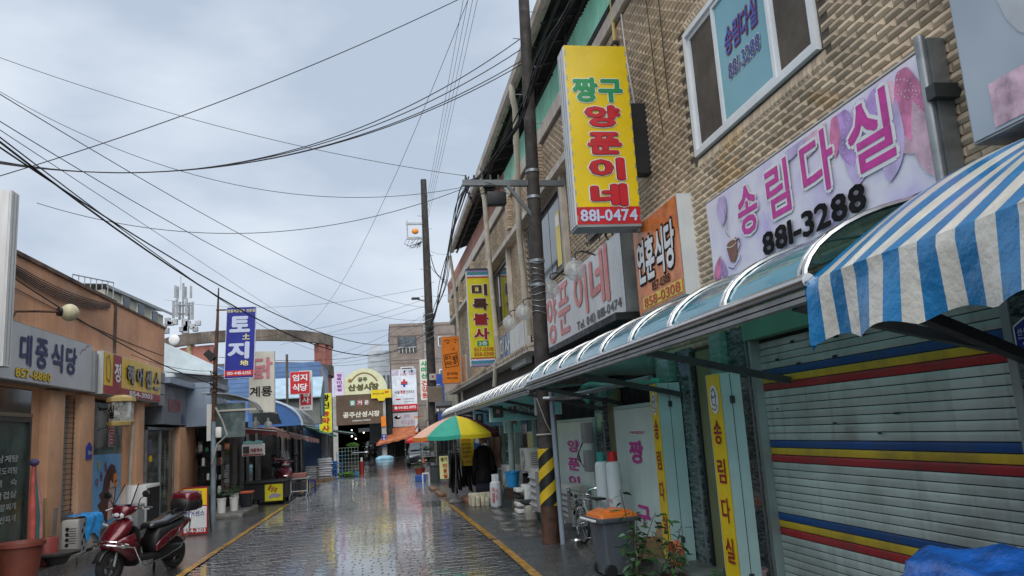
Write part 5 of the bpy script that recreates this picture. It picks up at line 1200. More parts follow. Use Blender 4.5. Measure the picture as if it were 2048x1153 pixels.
for a, c_ in ((12.12, 12.38), (17.15, 17.5), (16.2, 16.52)): MB().box(-5.05, -4.86, a, c_, .1, 2.52).build('pillar', ORP, lb)
# diner door: dark green frosted glass with the menu
GDG = M('green frosted glass', (.06, .095, .08), .22, var=.35, vs=2.5, streak=.5, scol=(.015, .03, .025))
d_ = MB(); 
for z0_, z1_ in ((.14, .2), (2.05, 2.12)): d_.box(-4.9, -4.83, 9.42, 12.1, z0_, z1_)
for yy in (9.42, 10.7, 12.05): d_.box(-4.9, -4.83, yy, yy+.05, .2, 2.05)
d_ = d_.build('diner_door', M('dark bronze frame', (.05, .05, .045), .4), lb)
for a, c_ in ((9.47, 10.7), (10.75, 12.05)): MB().box(-4.88, -4.865, a, c_, .2, 2.05).build('pane', GDG, d_)
MB().box(-4.88, -4.85, 9.42, 12.1, 2.16, 2.5).build('transom', M('black door glass', (.012, .013, .014)), d_)
MB().box(-4.89, -4.82, 9.42, 12.1, 2.12, 2.17).build('transom_bar', M('tan bar', (.22, .18, .12), .6), d_)
f = Face(d_, (-4.862, 11.45, 1.2), LF); f.root = d_
FT = M('frosted white lettering', (.42, .46, .44), .5)
for k, s_ in enumerate(('삼계탕', '닭도리탕', '백   숙', '삼겹살', '된장찌개', '생선찌개')): f.text(s_, .02, .37-.155*k, .62, .095, FT, .025)
# barred window between the pillars
wb_ = MB().box(-4.92, -4.9, 12.98, 13.58, .7, 2.45).build('barred_window', M('pale curtain', (.30, .30, .28), .7, var=.1), lb)
for k in range(22): MB().cyl((-4.8, 12.97, .74+k*.078), (-4.8, 13.59, .74+k*.078), .006, n=5).build('bar', DSTEEL, wb_)
for yy in (13.02, 13.53): MB().cyl((-4.8, yy, .7), (-4.8, yy, 2.45), .008, n=5).build('bar', DSTEEL, wb_)
MB().box(-5, -4.78, 12.97, 13.59, .6, .7).build('sill', CONC, lb)
# hair salon front with poster
MB().box(-4.9, -4.87, 14.25, 16.18, 1.55, 2.45).build('salon_glass', M('salon glass', (.07, .085, .085), .1, var=.4, vs=2), lb)
MB().box(-5.0, -4.78, 14.24, 16.2, .1, .3).build('plinth', M('mossy plinth', (.09, .1, .08), .7, var=.3), lb)
po = thing('salon_poster', 'blue hair salon poster of a woman with long brown hair', 'poster', (-4.8, 15.2, .3)); MB().box(-4.86, -4.83, 14.3, 16.0, .3, 1.55).build('board', M('poster sky blue', (.14, .36, .62), .35, var=.1), po)
f = Face(po, (-4.826, 15.15, .92), LF); HA = M('hair brown', (.07, .02, .015), .5); SK = M('face tone', (.52, .36, .32), .5)
f.poly([(-.38, -.55), (-.22, -.5), (-.14, -.3), (-.02, -.42), (.1, -.55), (.28, -.5), (.5, -.3), (.6, .0), (.62, .25), (.5, .42), (.3, .46), (.1, .36), (-.05, .2), (-.1, .0), (-.28, -.05), (-.16, -.15), (-.34, -.22), (-.2, -.3)], HA, .002, 'hair')
f.ell(.36, .0, .16, .27, SK, .004, 'face'); f.poly([(.2, -.2), (.46, -.18), (.42, -.5), (.16, -.52)], SK, .003, 'neck'); f.poly([(.2, .3), (.5, .34), (.42, .1), (.28, .18), (.22, .0)], HA, .005, 'hair')
f.ell(.28, .03, .035, .015, INK, .006, 'eye'); f.ell(.44, .03, .035, .015, INK, .006, 'eye'); f.ell(.37, -.14, .04, .02, DRED, .006, 'lips'); f.ell(.52, .2, .1, .09, ORANGE, .007, 'flower'); f.ell(.58, .1, .07, .06, ORANGE, .007, 'flower')
f.text('미', -.42, .16, .12, .16, DRED, .02, d=.006); f.text('용', -.2, .26, .13, .16, DRED, .02, d=.006); f.text('실', .0, .42, .13, .17, DRED, .02, d=.006); f.text('정', -.36, .45, .12, .15, YEL, .02, d=.006)
f2_ = Face(lb, (-4.868, 15.5, 1.9), LF); f2_.text('情', .0, .0, .32, .42, DRED, .02, WHITE, .03)
MB().tube([(-4.74, 16.1, 2.4), (-4.72, 16.3, 2.1), (-4.74, 16.25, 1.2), (-4.74, 16.2, .35)], .03, 8).build('drain_pipe', BEIGEPL, smooth=True, label='beige pipe curving down beside the salon poster', cat='pipe')
# address plate
f = thing('address_plate', 'blue house number plate on the pillar by the salon', 'sign', (-4.7, 14.0, 1.5)); q = Face(f, (-4.70, 13.98, 1.62), LF); MB().prism([q.P(x_, y_, -.018) for x_, y_ in ((-.12, -.13), (.12, -.13), (.12, .07), (0, .14), (-.12, .07))], q.n*.018).build('plate', PB, f); q.text('75-1', 0, -.03, .15, .06, WHITE, .02, d=.003)
# glass door of the next shop
gd = MB()
for yy in (17.55, 18.6, 19.7): gd.box(-4.86, -4.8, yy, yy+.05, .1, 2.05)
gd.box(-4.86, -4.8, 17.55, 19.75, 2.0, 2.06); gd.box(-4.86, -4.8, 17.55, 19.75, .1, .2)
gd = gd.build('glass_front', GALV, lb)
for a, c_ in ((17.6, 18.6), (18.65, 19.7)): MB().box(-4.84, -4.828, a, c_, .2, 2.0).build('pane', M('shop glass', (.06, .08, .07), .1, var=.4, vs=3), gd)
f = Face(gd, (-4.825, 18.9, 1.15), LF); f.text('hairessencehaircoffee', .1, .0, 1.1, .14, FT, .0, rot=rad(90)); f.ell(-1.0, .25, .14, .07, YEL, .003); f.rect(-1.05, .5, .25, .3, M('blue sticker', (.1, .1, .2), .5), .003, 'sticker'); f.rect(-1.0, -.3, .28, .28, M('grey sticker', (.12, .12, .14), .5), .003, 'sticker')

# --- signs
r_, f = signbox('projecting_sign', 'white box sign cut off by the left edge of the picture', 'sign', (-4.58, 9.65, 3.63), FR, .76, 2.06, .22, WPAINT, WS, group='projecting signs left')
MB().box(-4.2, -4.19, 9.66, 9.86, 2.6, 4.66).build('side_cover', WPAINT, r_); f.text('식당', -.1, .3, .4, .9, NAVY, .03, vert=True)
for k in range(2): MB().box(-4.192, -4.186, 9.72+.08*k, 9.73+.08*k, 2.62, 4.64).build('side_rib', GALV, r_)
WS2 = M('grey white acrylic', (.52, .54, .56), .35, var=.05, vs=1.5, streak=.2, scol=(.36, .35, .33))
r_, f = signbox('wall_sign', 'long grey white diner sign with navy letters and yellow phone number', 'sign', (-4.60, 11.55, 2.925), LF, 4.24, .76, .2, GREYPL, WS2, group='signs on the left shops')
NB = M('navy black ink', (.02, .035, .13), .4)
for s_, y_, ww in (('북', 10.55, .34), ('대', 11.22, .36), ('중', 11.72, .40), ('식', 12.25, .42), ('당', 12.78, .42)): f.text(s_, y_-11.55, .04, ww, .42, NB, .035)
f.text('857-8880', 11.5-11.55, -.27, 1.12, .12, YEL, .03, BROWN, .03)
for (sx, sy) in ((13.1, 3.1), (13.3, 3.18)): f.line([(sx-11.55, sy-2.925), (sx-11.45, sy-2.85), (sx-11.35, sy-2.83)], .012, M('stained coping', (.16, .1, .075)))
MB().box(-4.75, -4.56, 13.68, 13.76, 2.55, 3.22).build('end_cap', GREYPL, r_); MB().box(-4.78, -4.64, 13.78, 14.08, 2.56, 3.2).build('end_panel', M('grey sheet', (.24, .25, .26), .5), r_)
r_, f = signbox('wall_sign', 'yellow hair salon sign with raised grey letters and red strip', 'sign', (-4.58, 15.9, 2.91), LF, 3.5, .72, .24, WPAINT, M('salon yellow', (.76, .5, .02), .35, var=.06, streak=.15), group='signs on the left shops')
f.rect(0, -.28, 3.46, .14, DRED, .003); f.rect(-1.05, .06, .46, .58, DRED, .004); f.ell(-1.05, -.2, .23, .07, DRED, .0045); f.text('정', -1.05, .04, .34, .34, WHITE, .03)
SGR = M('raised grey letter', (.16, .16, .15), .4, .3)
for k, s_ in enumerate('헤어센스'):
    for dd in (.01, .02, .03): f.text(s_, -.36+.58*k, .06, .42, .36, SGR if dd < .03 else M('raised grey face', (.26, .26, .25), .4), .03, d=dd)
f.text('854-3003', .38, -.28, 1.5, .1, WHITE, .03); f.line([(-1.62, .25), (-1.5, .3), (-1.4, .1), (-1.45, -.15), (-1.6, -.1), (-1.62, .25)], .025, M('umber ink', (.25, .13, .02), .5))
for k in range(3): MB().box(-4.8, -4.62+.0*k, 17.68, 18.15, 2.5+.24*k, 2.72+.24*k).build('end_panel', M('grey sheet', (.24, .25, .26)), r_)
# hanging lantern-shaped light box
ln = thing('lantern_sign', 'yellow capped lantern light box hanging by the salon', 'sign', (-4.35, 14.35, 2.0))
def octa(r, z): return [(-4.35+r*math.cos(rad(22.5+45*k)), 14.35+r*1.1*math.sin(rad(22.5+45*k)), z) for k in range(8)]
b = MB(); b.loft([octa(.19, 2.08), octa(.2, 2.4)]); b.build('panel', M('lantern print', (.45, .45, .42), .4, var=.5, vs=9), ln)
b = MB(); b.loft([octa(.2, 2.4), octa(.23, 2.41), octa(.22, 2.47), octa(.1, 2.52)]); b.build('top_cap', M('lantern yellow', (.45, .33, .12), .4, var=.15), ln)
b = MB(); b.loft([octa(.1, 1.99), octa(.2, 2.01), octa(.21, 2.07), octa(.19, 2.08)]); b.build('bottom_cap', M('lantern yellow', (.45, .33, .12)), ln)
f = Face(ln, (-4.42, 14.16, 2.24), (1, -.25, 0)); f.text('실', -.02, 0, .1, .22, INK, .03, d=.012)
MB().bar((-4.7, 14.35, 2.3), (-4.52, 14.35, 2.3), .03, .04).build('bracket', BLACK, ln); MB().tube([(-4.7, 14.3, 2.35), (-4.5, 14.2, 2.2), (-4.55, 14.3, 2.0), (-4.72, 14.35, 1.95)], .008, 5).build('cable', BLACK, ln)
# globe lamp
gl = thing('globe_lamp', 'yellowed opal globe lamp over the grey white diner sign', 'lamp', (-4.75, 11.0, 3.33))
MB().sphere((-4.2, 11.55, 3.5), .12, .12, .12, 18, 12).build('globe', M('yellowed opal glass', (.55, .5, .32), .35, var=.15, vs=9, dirt=.4, dcol=(.28, .24, .12), dsc=8), gl, smooth='all')
MB().cyl((-4.28, 11.48, 3.5), (-4.31, 11.45, 3.5), .06, n=12).build('collar', BLACK, gl); MB().tube([(-4.3, 11.46, 3.5), (-4.5, 11.3, 3.49), (-4.68, 11.08, 3.46), (-4.72, 11.02, 3.3)], .016, 7).build('arm', RUST, gl, smooth=True)
# blue grey corner shop with fascia
cs = thing('corner_shop', 'low corner shop with blue grey metal fascia and peach pillar', 'shop', (-5, 20.5, 0))
FAS = M('lit blue fascia', (.26, .32, .40), .5, var=.12, vs=1.5, streak=.35, scol=(.15, .17, .2)); 
MB().box(-6.5, -4.68, 18.2, 20.35, 2.12, 2.98).build('fascia', M('shaded fascia', (.2, .22, .24), .5, var=.1), cs); MB().box(-6.5, -4.12, 20.38, 20.46, 2.08, 3.0).build('fascia', FAS, cs)  # street-side fascia: its shade is put into a darker, greyer colour
MB().box(-6.5, -4.1, 20.46, 22, 2.08, 3.0).build('upper_wall', FAS, cs); MB().box(-6.6, -4.5, 18.1, 20.4, 2.99, 3.12).build('roof_edge', FAS, cs); MB().box(-6.6, -4.02, 20.38, 22.2, 3.01, 3.14).build('roof_edge', FAS, cs)
f = Face(cs, (-4.675, 19.2, 2.5), LF); f.text('홍신상회', .0, .05, 1.1, .3, M('faded red letter', (.5, .12, .12), .5), .025); q_ = Face(cs, (-4.672, 19.95, 2.28), LF); q_.poly([(-.09, -.1), (.09, -.1), (.09, .05), (0, .12), (-.09, .05)], PB)
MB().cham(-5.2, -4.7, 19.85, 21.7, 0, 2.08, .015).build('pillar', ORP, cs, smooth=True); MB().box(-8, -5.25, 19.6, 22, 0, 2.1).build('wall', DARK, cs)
MB().cham(-4.72, -4.62, 21.5, 21.85, 1.42, 1.72, .01).build('meter_box', BEIGEPL, cs)
for k in range(4): MB().tube([(-4.68, 21.3+.05*k, 2.1), (-4.66, 21.35+.05*k, 1.7), (-4.64, 21.4-.05*k, 1.3), (-4.66, 21.5, 1.45)], .009, 5).build('cable', BLACK, cs)
# A-board by the scooter
r_, f = signbox('folding_board', 'salon folding board with red rim, yellow top and white lower half', 'sign', (-3.42, 15.6, .44), FR, .46, .84, .04, DSTEEL, DRED, frame=.0)
f.rect(0, .24, .41, .3, YEL, .003); f.text('情', .02, .24, .2, .24, RED, .03, d=.006); f.rect(0, -.12, .41, .38, WPAINT, .003); f.text('헤어센스', 0, -.05, .34, .1, NAVY, .02, d=.006); f.text('854-3103', 0, -.35, .38, .07, WHITE, .02, d=.006)
for sx in (-.21, .21): MB().bar((-3.42+sx, 15.62, 0), (-3.42+sx, 15.62, .06), .02, .02, (1, 0, 0)).build('leg', DSTEEL, r_); MB().bar((-3.42+sx, 15.66, .84), (-3.42+sx, 15.98, 0), .02, .02, (1, 0, 0)).build('leg', DSTEEL, r_)
# pots, closed parasols, units on the step
TER = M('red brown plastic tub', (.2, .055, .035), .5, var=.12, vs=5, dirt=.3, dcol=(.12, .05, .04), dsc=4)
MB().lathe([(0, 0), (.19, 0), (.22, .25), (.245, .42), (.275, .425), (.275, .47), (.25, .47), (.22, .4), (0, .38)], (-4.36, 10.75, .1), 28).build('plastic_tub', TER, smooth=True, label='large red brown plastic tub at the left edge', cat='tub')
MB().lathe([(0, 0), (.13, 0), (.15, .34), (.135, .36), (0, .35)], (-4.6, 12.15, .12), 20).build('plastic_tub', M('red drum', (.3, .06, .05), .5, var=.15), smooth=True, label='small red drum behind the large red brown tub', cat='tub')
MB().lathe([(0, 0), (.1, 0), (.14, .05), (.17, .1), (.28, .13), (.29, .16), (0, .15)], (-4.42, 12.05, .12), 20).build('iron_pan', M('dark iron', (.05, .048, .045), .5, var=.3), smooth=True, label='dark iron pan upturned on the step', cat='pan')
MB().bar((-4.5, 12.1, .26), (-4.55, 12.3, .85), .05, .02).build('plank', M('grey plank', (.09, .08, .07), .8), label='dark plank leaning behind the iron pan', cat='plank')
PC = [M('closed parasol '+n, c, .7, var=.15, vs=8) for n, c in (('red', (.55, .10, .08)), ('green', (.05, .17, .14)), ('pink', (.56, .24, .24)), ('purple', (.1, .08, .2)))]
cp = thing('closed_parasols', 'folded red, green and pink parasol leaning by the menu door', 'parasol', (-4.62, 11.75, .12))
for k, (dy, m) in enumerate(((-.1, PC[0]), (0, PC[1]), (.1, PC[2]))):
    MB().tube([(-4.66, 11.8+dy*.2, 1.45), (-4.64, 11.8+dy*.7, 1.15), (-4.6, 11.78+dy*1.1, .8), (-4.58, 11.75+dy*1.2, .42)], [.02, .035, .042, .036], 9).build('fold', m, cp, smooth=True)
MB().tube([(-4.57, 11.74, .42), (-4.54, 11.7, .1)], .028, 8).build('pole', WPLAST, cp, smooth=True); MB().sphere((-4.66, 11.8, 1.5), .06, .07, .05).build('top_cover', PC[3], cp, smooth='all')
MB().tube([(-4.66, 12.2, 1.0), (-4.62, 12.18, .55), (-4.6, 12.15, .3)], [.02, .035, .03], 8).build('rolled_mat', M('straw mat', (.3, .2, .09), .8), smooth=True, label='rolled straw mat leaning by the peach pillar', cat='mat')
t = ac_unit(-4.72, -4.46, 13.0, 13.75, .16, .62, 'outdoor unit on the step half covered by a blue sheet', 'none', grp='air conditioner outdoor units left')
MB().obox((-4.45, 13.05, .38), (.02, 0, 0), (0, .28, 0), (0, 0, .5)).build('side_panel', GREYPL, t)
for k in range(5): MB().lathe([(0, 0), (.035, 0)], (-4.436, 13.05+.03*(-1)**k, .2+k*.085), 10, 'x').build('slot', DARK, t)
b = MB(); b.grid(lambda u, v: (-4.70+.28*min(1, v*2.2)+.02*math.sin(u*11+v*7), 13.12+.68*u+.015*math.sin(v*13), .66-.45*max(0, v-.42)/.58*(1-.35*abs(math.sin(u*3+.4)))+.015*math.sin(u*17)), 18, 12); b.build('blue_sheet', M('bright blue sheet', (.02, .30, .72), .4, var=.2, vs=12, bump=.008, bs=18), t, smooth='all')
MB().tube([(-4.5, 13.8, .5), (-4.38, 13.95, .42), (-4.36, 13.9, .25), (-4.34, 13.7, .17), (-4.28, 13.75, .1)], .02, 7).build('drain_hose', WPLAST, smooth=True, label='white drain hose curling from the outdoor unit on the step', cat='hose')
t = thing('waste_bucket', 'white bucket with orange lid below the salon poster', 'bucket', (-4.55, 15.35, .12)); MB().lathe([(0, 0), (.1, 0), (.125, .36), (0, .35)], (-4.55, 15.35, .12), 20).build('body', WPLAST, t, smooth=True); MB().lathe([(.125, .36), (.14, .36), (.14, .4), (.06, .44), (0, .44)], (-4.55, 15.35, .12), 20).build('lid', M('orange lid', (.7, .18, .06), .5), t, smooth=True)
MB().tube([(-4.5, 15.23, .3), (-4.47, 15.25, .38), (-4.5, 15.23, .42)], .012, 5).build('print', INK, t)
t = thing('display_case', 'black framed case with white rim beside the salon entrance', 'case', (-4.6, 16.9, .12)); MB().cham(-4.85, -4.5, 16.45, 17.45, .14, .92, .02).build('body', WPLAST, t, smooth=True); MB().box(-4.499, -4.49, 16.53, 17.38, .2, .86).build('front', BLACK, t); MB().cham(-4.86, -4.5, 15.95, 16.4, .14, .6, .02).build('shelf_unit', GREYPL, t)
# rusty post with the blue sign
rp_ = thing('sign_post', 'rusty post carrying the tall blue sign', 'post', (-3.6, 18.1, 0)); MB().tube([(-3.6, 18.1, 0), (-3.6, 18.1, 2.1)], .055, 10).build('lower_tube', M('grey blue paint', (.2, .25, .29), .5, var=.2, streak=.4, scol=(.12, .07, .04)), rp_, smooth=True); MB().tube([(-3.6, 18.1, 2.05), (-3.56, 18.1, 3.6), (-3.53, 18.1, 4.3), (-3.51, 18.1, 5.05)], [.05, .045, .032, .014], 9).build('upper_tube', RUST, rp_, smooth=True)
for k in range(7): MB().tube([(-3.6+.08*math.cos(a+k), 18.1+.08*math.sin(a+k), 2.75+.07*k+.03*math.sin(a*2)) for a in range(7)], .01, 5).build('tie_wire', BLACK, rp_)
MB().tube([(-3.55, 18.05, 2.4), (-3.4, 18.0, 2.1), (-3.3, 18.0, 1.8), (-3.5, 18.0, 1.62), (-3.62, 18.02, 1.2)], .02, 6).build('conduit', M('conduit grey', (.3, .3, .28), .5), rp_, smooth=True); MB().cham(-3.55, -3.42, 18.0, 18.1, 1.75, 1.98, .03).build('lamp', WPLAST, rp_, smooth=True); MB().bar((-3.75, 18.05, 3.62), (-3.6, 18.05, 3.45), .12, .16).build('speaker', BLACK, rp_)
for zz in (3.1, 4.55): MB().bar((-3.56, 18.1, zz), (-2.72, 18.06, zz-.02), .03, .03).build('bracket', RUST, rp_)
r_, f = signbox('projecting_sign', 'tall navy blue sign with large pale letters on the rusty post', 'sign', (-3.03, 18.0, 3.8), FR, .63, 1.58, .05, WPAINT, NAVY, up=(.035, 0, 1), group='projecting signs left')
f.text('명품지갑벨트 전문점', .0, .70, .58, .07, YELP, .02); f.text('토', -.02, .40, .44, .36, LILAC, .05); f.text('土', .12, .12, .16, .13, YELP, .03); f.text('지', -.03, -.18, .46, .38, LILAC, .05); f.text('地', .1, -.46, .18, .12, YELP, .03); f.rect(0, -.68, .6, .12, RED, .003); f.text('010-4411-6355', 0, -.68, .5, .07, WHITE, .02)
r_, f = signbox('projecting_sign', 'tall cream sign with pink and black brush letters behind the navy sign', 'sign', (-2.72, 19.0, 2.98), FR, .57, 1.42, .14, WPAINT, M('cream sign', (.66, .64, .55), .4, var=.06, streak=.2), group='projecting signs left')
f.text('닭', .02, .32, .46, .5, M('rose ink', (.62, .22, .26), .4), .03); f.text('계룡', -.02, -.22, .5, .24, INK, .02)

# --- scooter
RP = M('metallic dark red paint', (.115, .004, .011), .28, .3, var=.15, vs=8, dirt=.25, dcol=(.05, .02, .02), dsc=9, coat=.9, crough=.06); BP = M('scooter black', (.014, .014, .015), .42, var=.2); SEAT = M('wet vinyl seat', (.022, .023, .026), .2, var=.2, coat=.6, crough=.08); LENS = M('lamp lens', (.68, .70, .72), .08, var=.1, spec=.8)
def sring(x, zc, hw, hh, p=2.6, n=16, tilt=0):
    o = []
    for k in range(n):
        a = 2*math.pi*k/n; c_, s_ = math.cos(a), math.sin(a)
        o.append((x+tilt*s_, hw*math.copysign(abs(c_)**(2/p), c_), zc+hh*math.copysign(abs(s_)**(2/p), s_)))
    return o
def make_scooter(name, label, loc, rz, paint, group=None):
    t = thing(name, label, 'scooter', loc, rz, group); K = dict(local=True)
    for nm, cx in (('front_wheel', .66), ('rear_wheel', -.62)):
        w_ = MB().lathe([(.155, -.045), (.2, -.05), (.232, -.03), (.238, 0), (.232, .03), (.2, .05), (.155, .045), (.15, 0), (.155, -.045)], (cx, 0, .238), 28, 'y').build(nm, RUBBER, t, smooth=True, **K)
        b = MB().lathe([(.13, -.03), (.155, -.035), (.155, .035), (.13, .03), (.13, -.03)], (cx, 0, .238), 24, 'y')
        for k in range(5): a = k*1.2566; b.bar((cx+.03*math.cos(a), 0, .238+.03*math.sin(a)), (cx+.14*math.cos(a), 0, .238+.14*math.sin(a)), .03, .03, (0, 1, 0))
        b.lathe([(0, -.04), (.04, -.04), (.04, .04), (0, .04)], (cx, 0, .238), 12, 'y'); b.build('rim', M('alloy dark', (.12, .12, .12), .35, .7), w_, **K)
    for s_ in (-1, 1): MB().tube([(.66, .075*s_, .24), (.60, .075*s_, .48), (.57, .06*s_, .6)], .018, 8).build('fork', GALV, t, smooth=True, **K)
    b = MB(); b.grid(lambda u, v: (.66+.265*math.cos(rad(20+135*u)), (v-.5)*.13, .238+.265*math.sin(rad(20+135*u))-.03*abs(v-.5)), 12, 4); b.build('front_fender', BP, t, smooth='all', solid=.008, **K)
    b = MB(); b.loft([sring(.80, .52, .03, .03), sring(.76, .55, .10, .07), sring(.66, .61, .16, .11), sring(.56, .68, .19, .13), sring(.46, .74, .18, .13), sring(.38, .78, .14, .10)]); b.build('front_fairing', paint, t, smooth='all', **K)
    for s_ in (-1, 1):
        b = MB(); b.add([(.80, .03*s_, .5), (.62, .20*s_, .62), (.46, .235*s_, .66), (.40, .245*s_, .50), (.38, .22*s_, .30), (.50, .2*s_, .28), (.64, .13*s_, .42), (.66, .16*s_, .53), (.48, .22*s_, .5)], [(0, 1, 7), (1, 2, 8, 7), (2, 3, 8), (3, 4, 8), (4, 5, 8), (5, 6, 7, 8), (6, 0, 7)]); b.build('side_fairing', paint if s_ > 0 or True else BP, t, smooth='all', solid=.01, **K)
        MB().sphere((.58, .185*s_, .50), .085, .03, .035, 12, 8).build('indicator', LENS, t, smooth='all', **K)
        MB().tube([(.36, .12*s_, .98), (.36, .24*s_, 1.0), (.30, .33*s_, .99)], .012, 6).build('handlebar', CHROME, t, smooth=True, **K); MB().cyl((.33, .27*s_, .995), (.27, .37*s_, .985), .02, n=8).build('grip', BP, t, **K); MB().tube([(.36, .26*s_, 1.0), (.41, .33*s_, .98), (.36, .39*s_, .975)], .006, 5).build('brake_lever', CHROME, t, **K)
        MB().tube([(.38, .2*s_, 1.0), (.40, .26*s_, 1.12), (.38, .31*s_, 1.16)], .007, 5).build('mirror_stalk', BP, t, **K); MB().sphere((.37, .34*s_, 1.19), .02, .075, .05, 12, 8).build('mirror', BP, t, smooth='all', **K)
    b = MB(); b.loft([sring(.36, .55, .22, .2, 4), sring(.33, .5, .22, .26, 4), sring(.30, .4, .2, .22, 4)]); b.build('leg_shield', BP, t, smooth=True, **K)
    b = MB(); b.loft([sring(.56, .93, .05, .05), sring(.53, .95, .12, .08), sring(.45, .98, .17, .09), sring(.34, .99, .16, .07), sring(.26, .985, .08, .04)]); b.build('handlebar_cover', paint, t, smooth='all', **K)
    MB().sphere((.515, 0, .925), .05, .115, .07, 16, 10).build('headlight', LENS, t, smooth='all', **K)
    b = MB(); b.grid(lambda u, v: (.50-.18*v-.16*(u-.5)**2, (u-.5)*(.30-.06*v), 1.04+.28*v), 8, 4); b.build('windscreen', M('clear screen', (.6, .63, .65), .08, alpha=.22, spec=.8), t, smooth='all', **K)
    for s_ in (-1, 1): MB().tube([(.46, .15*s_, 1.03), (.28, .12*s_, 1.33)], .009, 5).build('screen_stay', BP, t, **K)
    MB().bar((.46, -.15, 1.05), (.46, .15, 1.05), .05, .02).build('screen_base', BP, t, **K)
    MB().cham(-.14, .34, -.18, .18, .24, .31, .02).build('floorboard', BP, t, smooth=True, **K)
    b = MB(); b.loft([sring(-.08, .42, .12, .14, 3), sring(-.16, .5, .15, .18, 3), sring(-.4, .56, .17, .14, 3), sring(-.66, .64, .15, .09, 3), sring(-.86, .7, .08, .04, 3)]); b.build('under_seat_body', BP, t, smooth='all', **K)
    for s_ in (-1, 1):
        b = MB(); b.grid(lambda u, v: (-.02-.84*u, s_*(.19+.02*math.sin(u*3.1)-.10*u*u), .33+.33*u+(.16-.06*u)*v*(.4+.6*math.sin(min(1, u*1.3+.15)*2.6))), 10, 4); b.build('side_panel', paint, t, smooth='all', solid=.014, **K)
    b = MB(); b.loft([sring(.0, .69, .09, .03), sring(-.06, .70, .135, .05), sring(-.3, .71, .155, .055), sring(-.42, .74, .15, .06), sring(-.7, .79, .14, .055), sring(-.82, .80, .08, .03)]); b.build('seat', SEAT, t, smooth='all', **K)
    b = MB(); b.loft([sring(-.2, .30, .1, .1, 3), sring(-.4, .28, .14, .13, 3), sring(-.7, .27, .12, .1, 3)]); b.build('engine', BP, t, smooth=True, **K); MB().tube([(-.2, -.13, .2), (-.45, -.17, .24), (-.9, -.2, .34)], [.025, .05, .055], 12).build('exhaust', M('exhaust steel', (.3, .3, .3), .35, .8), t, smooth=True, **K)
    b = MB(); b.loft([sring(-.72, .96, .13, .10, 4), sring(-.76, .98, .18, .14, 4), sring(-.92, .99, .2, .15, 4), sring(-1.06, .98, .17, .13, 4), sring(-1.1, .97, .12, .1, 4)]); tb = b.build('top_box', paint, t, smooth='all', **K)
    b = MB(); b.loft([sring(-.715, .93, .14, .1, 4), sring(-.75, .92, .186, .1, 4), sring(-.92, .92, .207, .1, 4), sring(-1.07, .92, .175, .09, 4)]); b.build('lower_shell', BP, tb, smooth='all', **K)
    MB().tube([(-.5, .1, .8), (-.72, .12, .83), (-1.0, .12, .83), (-1.0, -.12, .83), (-.72, -.12, .83), (-.5, -.1, .8)], .012, 6).build('rack', CHROME, t, smooth=True, **K)
    for s_ in (-1, 1): MB().tube([(.83, .02*s_, .55), (.80, .14*s_, .54), (.66, .245*s_, .50), (.5, .27*s_, .47), (.38, .275*s_, .25), (.28, .275*s_, .19), (-.1, .27*s_, .24), (-.45, .26*s_, .33), (-.66, .24*s_, .52), (-.76, .2*s_, .74), (-.8, .14*s_, .81)], .012, 7).build('crash_bar', CHROME, t, smooth=True, **K)
    MB().tube([(.86, -.1, .60), (.87, 0, .6), (.86, .1, .60), (.78, .22, .58), (.60, .26, .5)], .011, 6).build('crash_bar', CHROME, t, smooth=True, **K)
    for s_ in (-1, 1): MB().tube([(-.28, .06*s_, .2), (-.36, .14*s_, 0)], .016, 6).build('stand', BP, t, **K)
    MB().sphere((-.89, 0, .68), .03, .1, .04).build('tail_light', RED, t, smooth='all', **K)
    return t
ang = math.atan2(-.90, -.44)
sc = make_scooter('scooter', 'dark red scooter with top box and chrome guard bars parked in front', (-3.06, 11.17, .0), ang, RP); sc.scale = (.87, .87, .87)
s2 = make_scooter('scooter', 'second scooter among the stalls beyond the black cart', (-3.05, 25.6, 0), rad(-75), M('scooter maroon', (.16, .02, .03), .3, .2, coat=.6))
s3 = make_scooter('scooter', 'dark scooter parked at the mouth of the market hall', (-.9, 59.5, 0), rad(-120), M('scooter dark', (.02, .02, .022), .3, coat=.6))

# ================================================================== LEFT: MIDDLE STALLS
md = thing('stall_row', 'row of dark cluttered stalls along the left side', 'shop row', (-5, 28, 0))
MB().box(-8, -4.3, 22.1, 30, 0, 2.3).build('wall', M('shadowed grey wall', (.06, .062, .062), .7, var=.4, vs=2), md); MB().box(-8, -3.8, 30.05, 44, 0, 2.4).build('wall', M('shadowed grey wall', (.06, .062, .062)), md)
for k, y in enumerate((22.4, 23.6, 24.8, 26.4, 28.2, 31, 33, 35.2, 38)):
    xx = -4.25 if y < 30 else -3.74
    MB().box(xx, xx+.04, y, y+.9, .25, 1.85).build('door_leaf', (GLASS, GALV, M('corrugated grey', (.28, .29, .29), .6, var=.2))[k % 3], md); MB().box(xx, xx+.08, y-.08, y-.02, 0, 2.1).build('post', M('grey timber', (.2, .19, .17), .7), md)
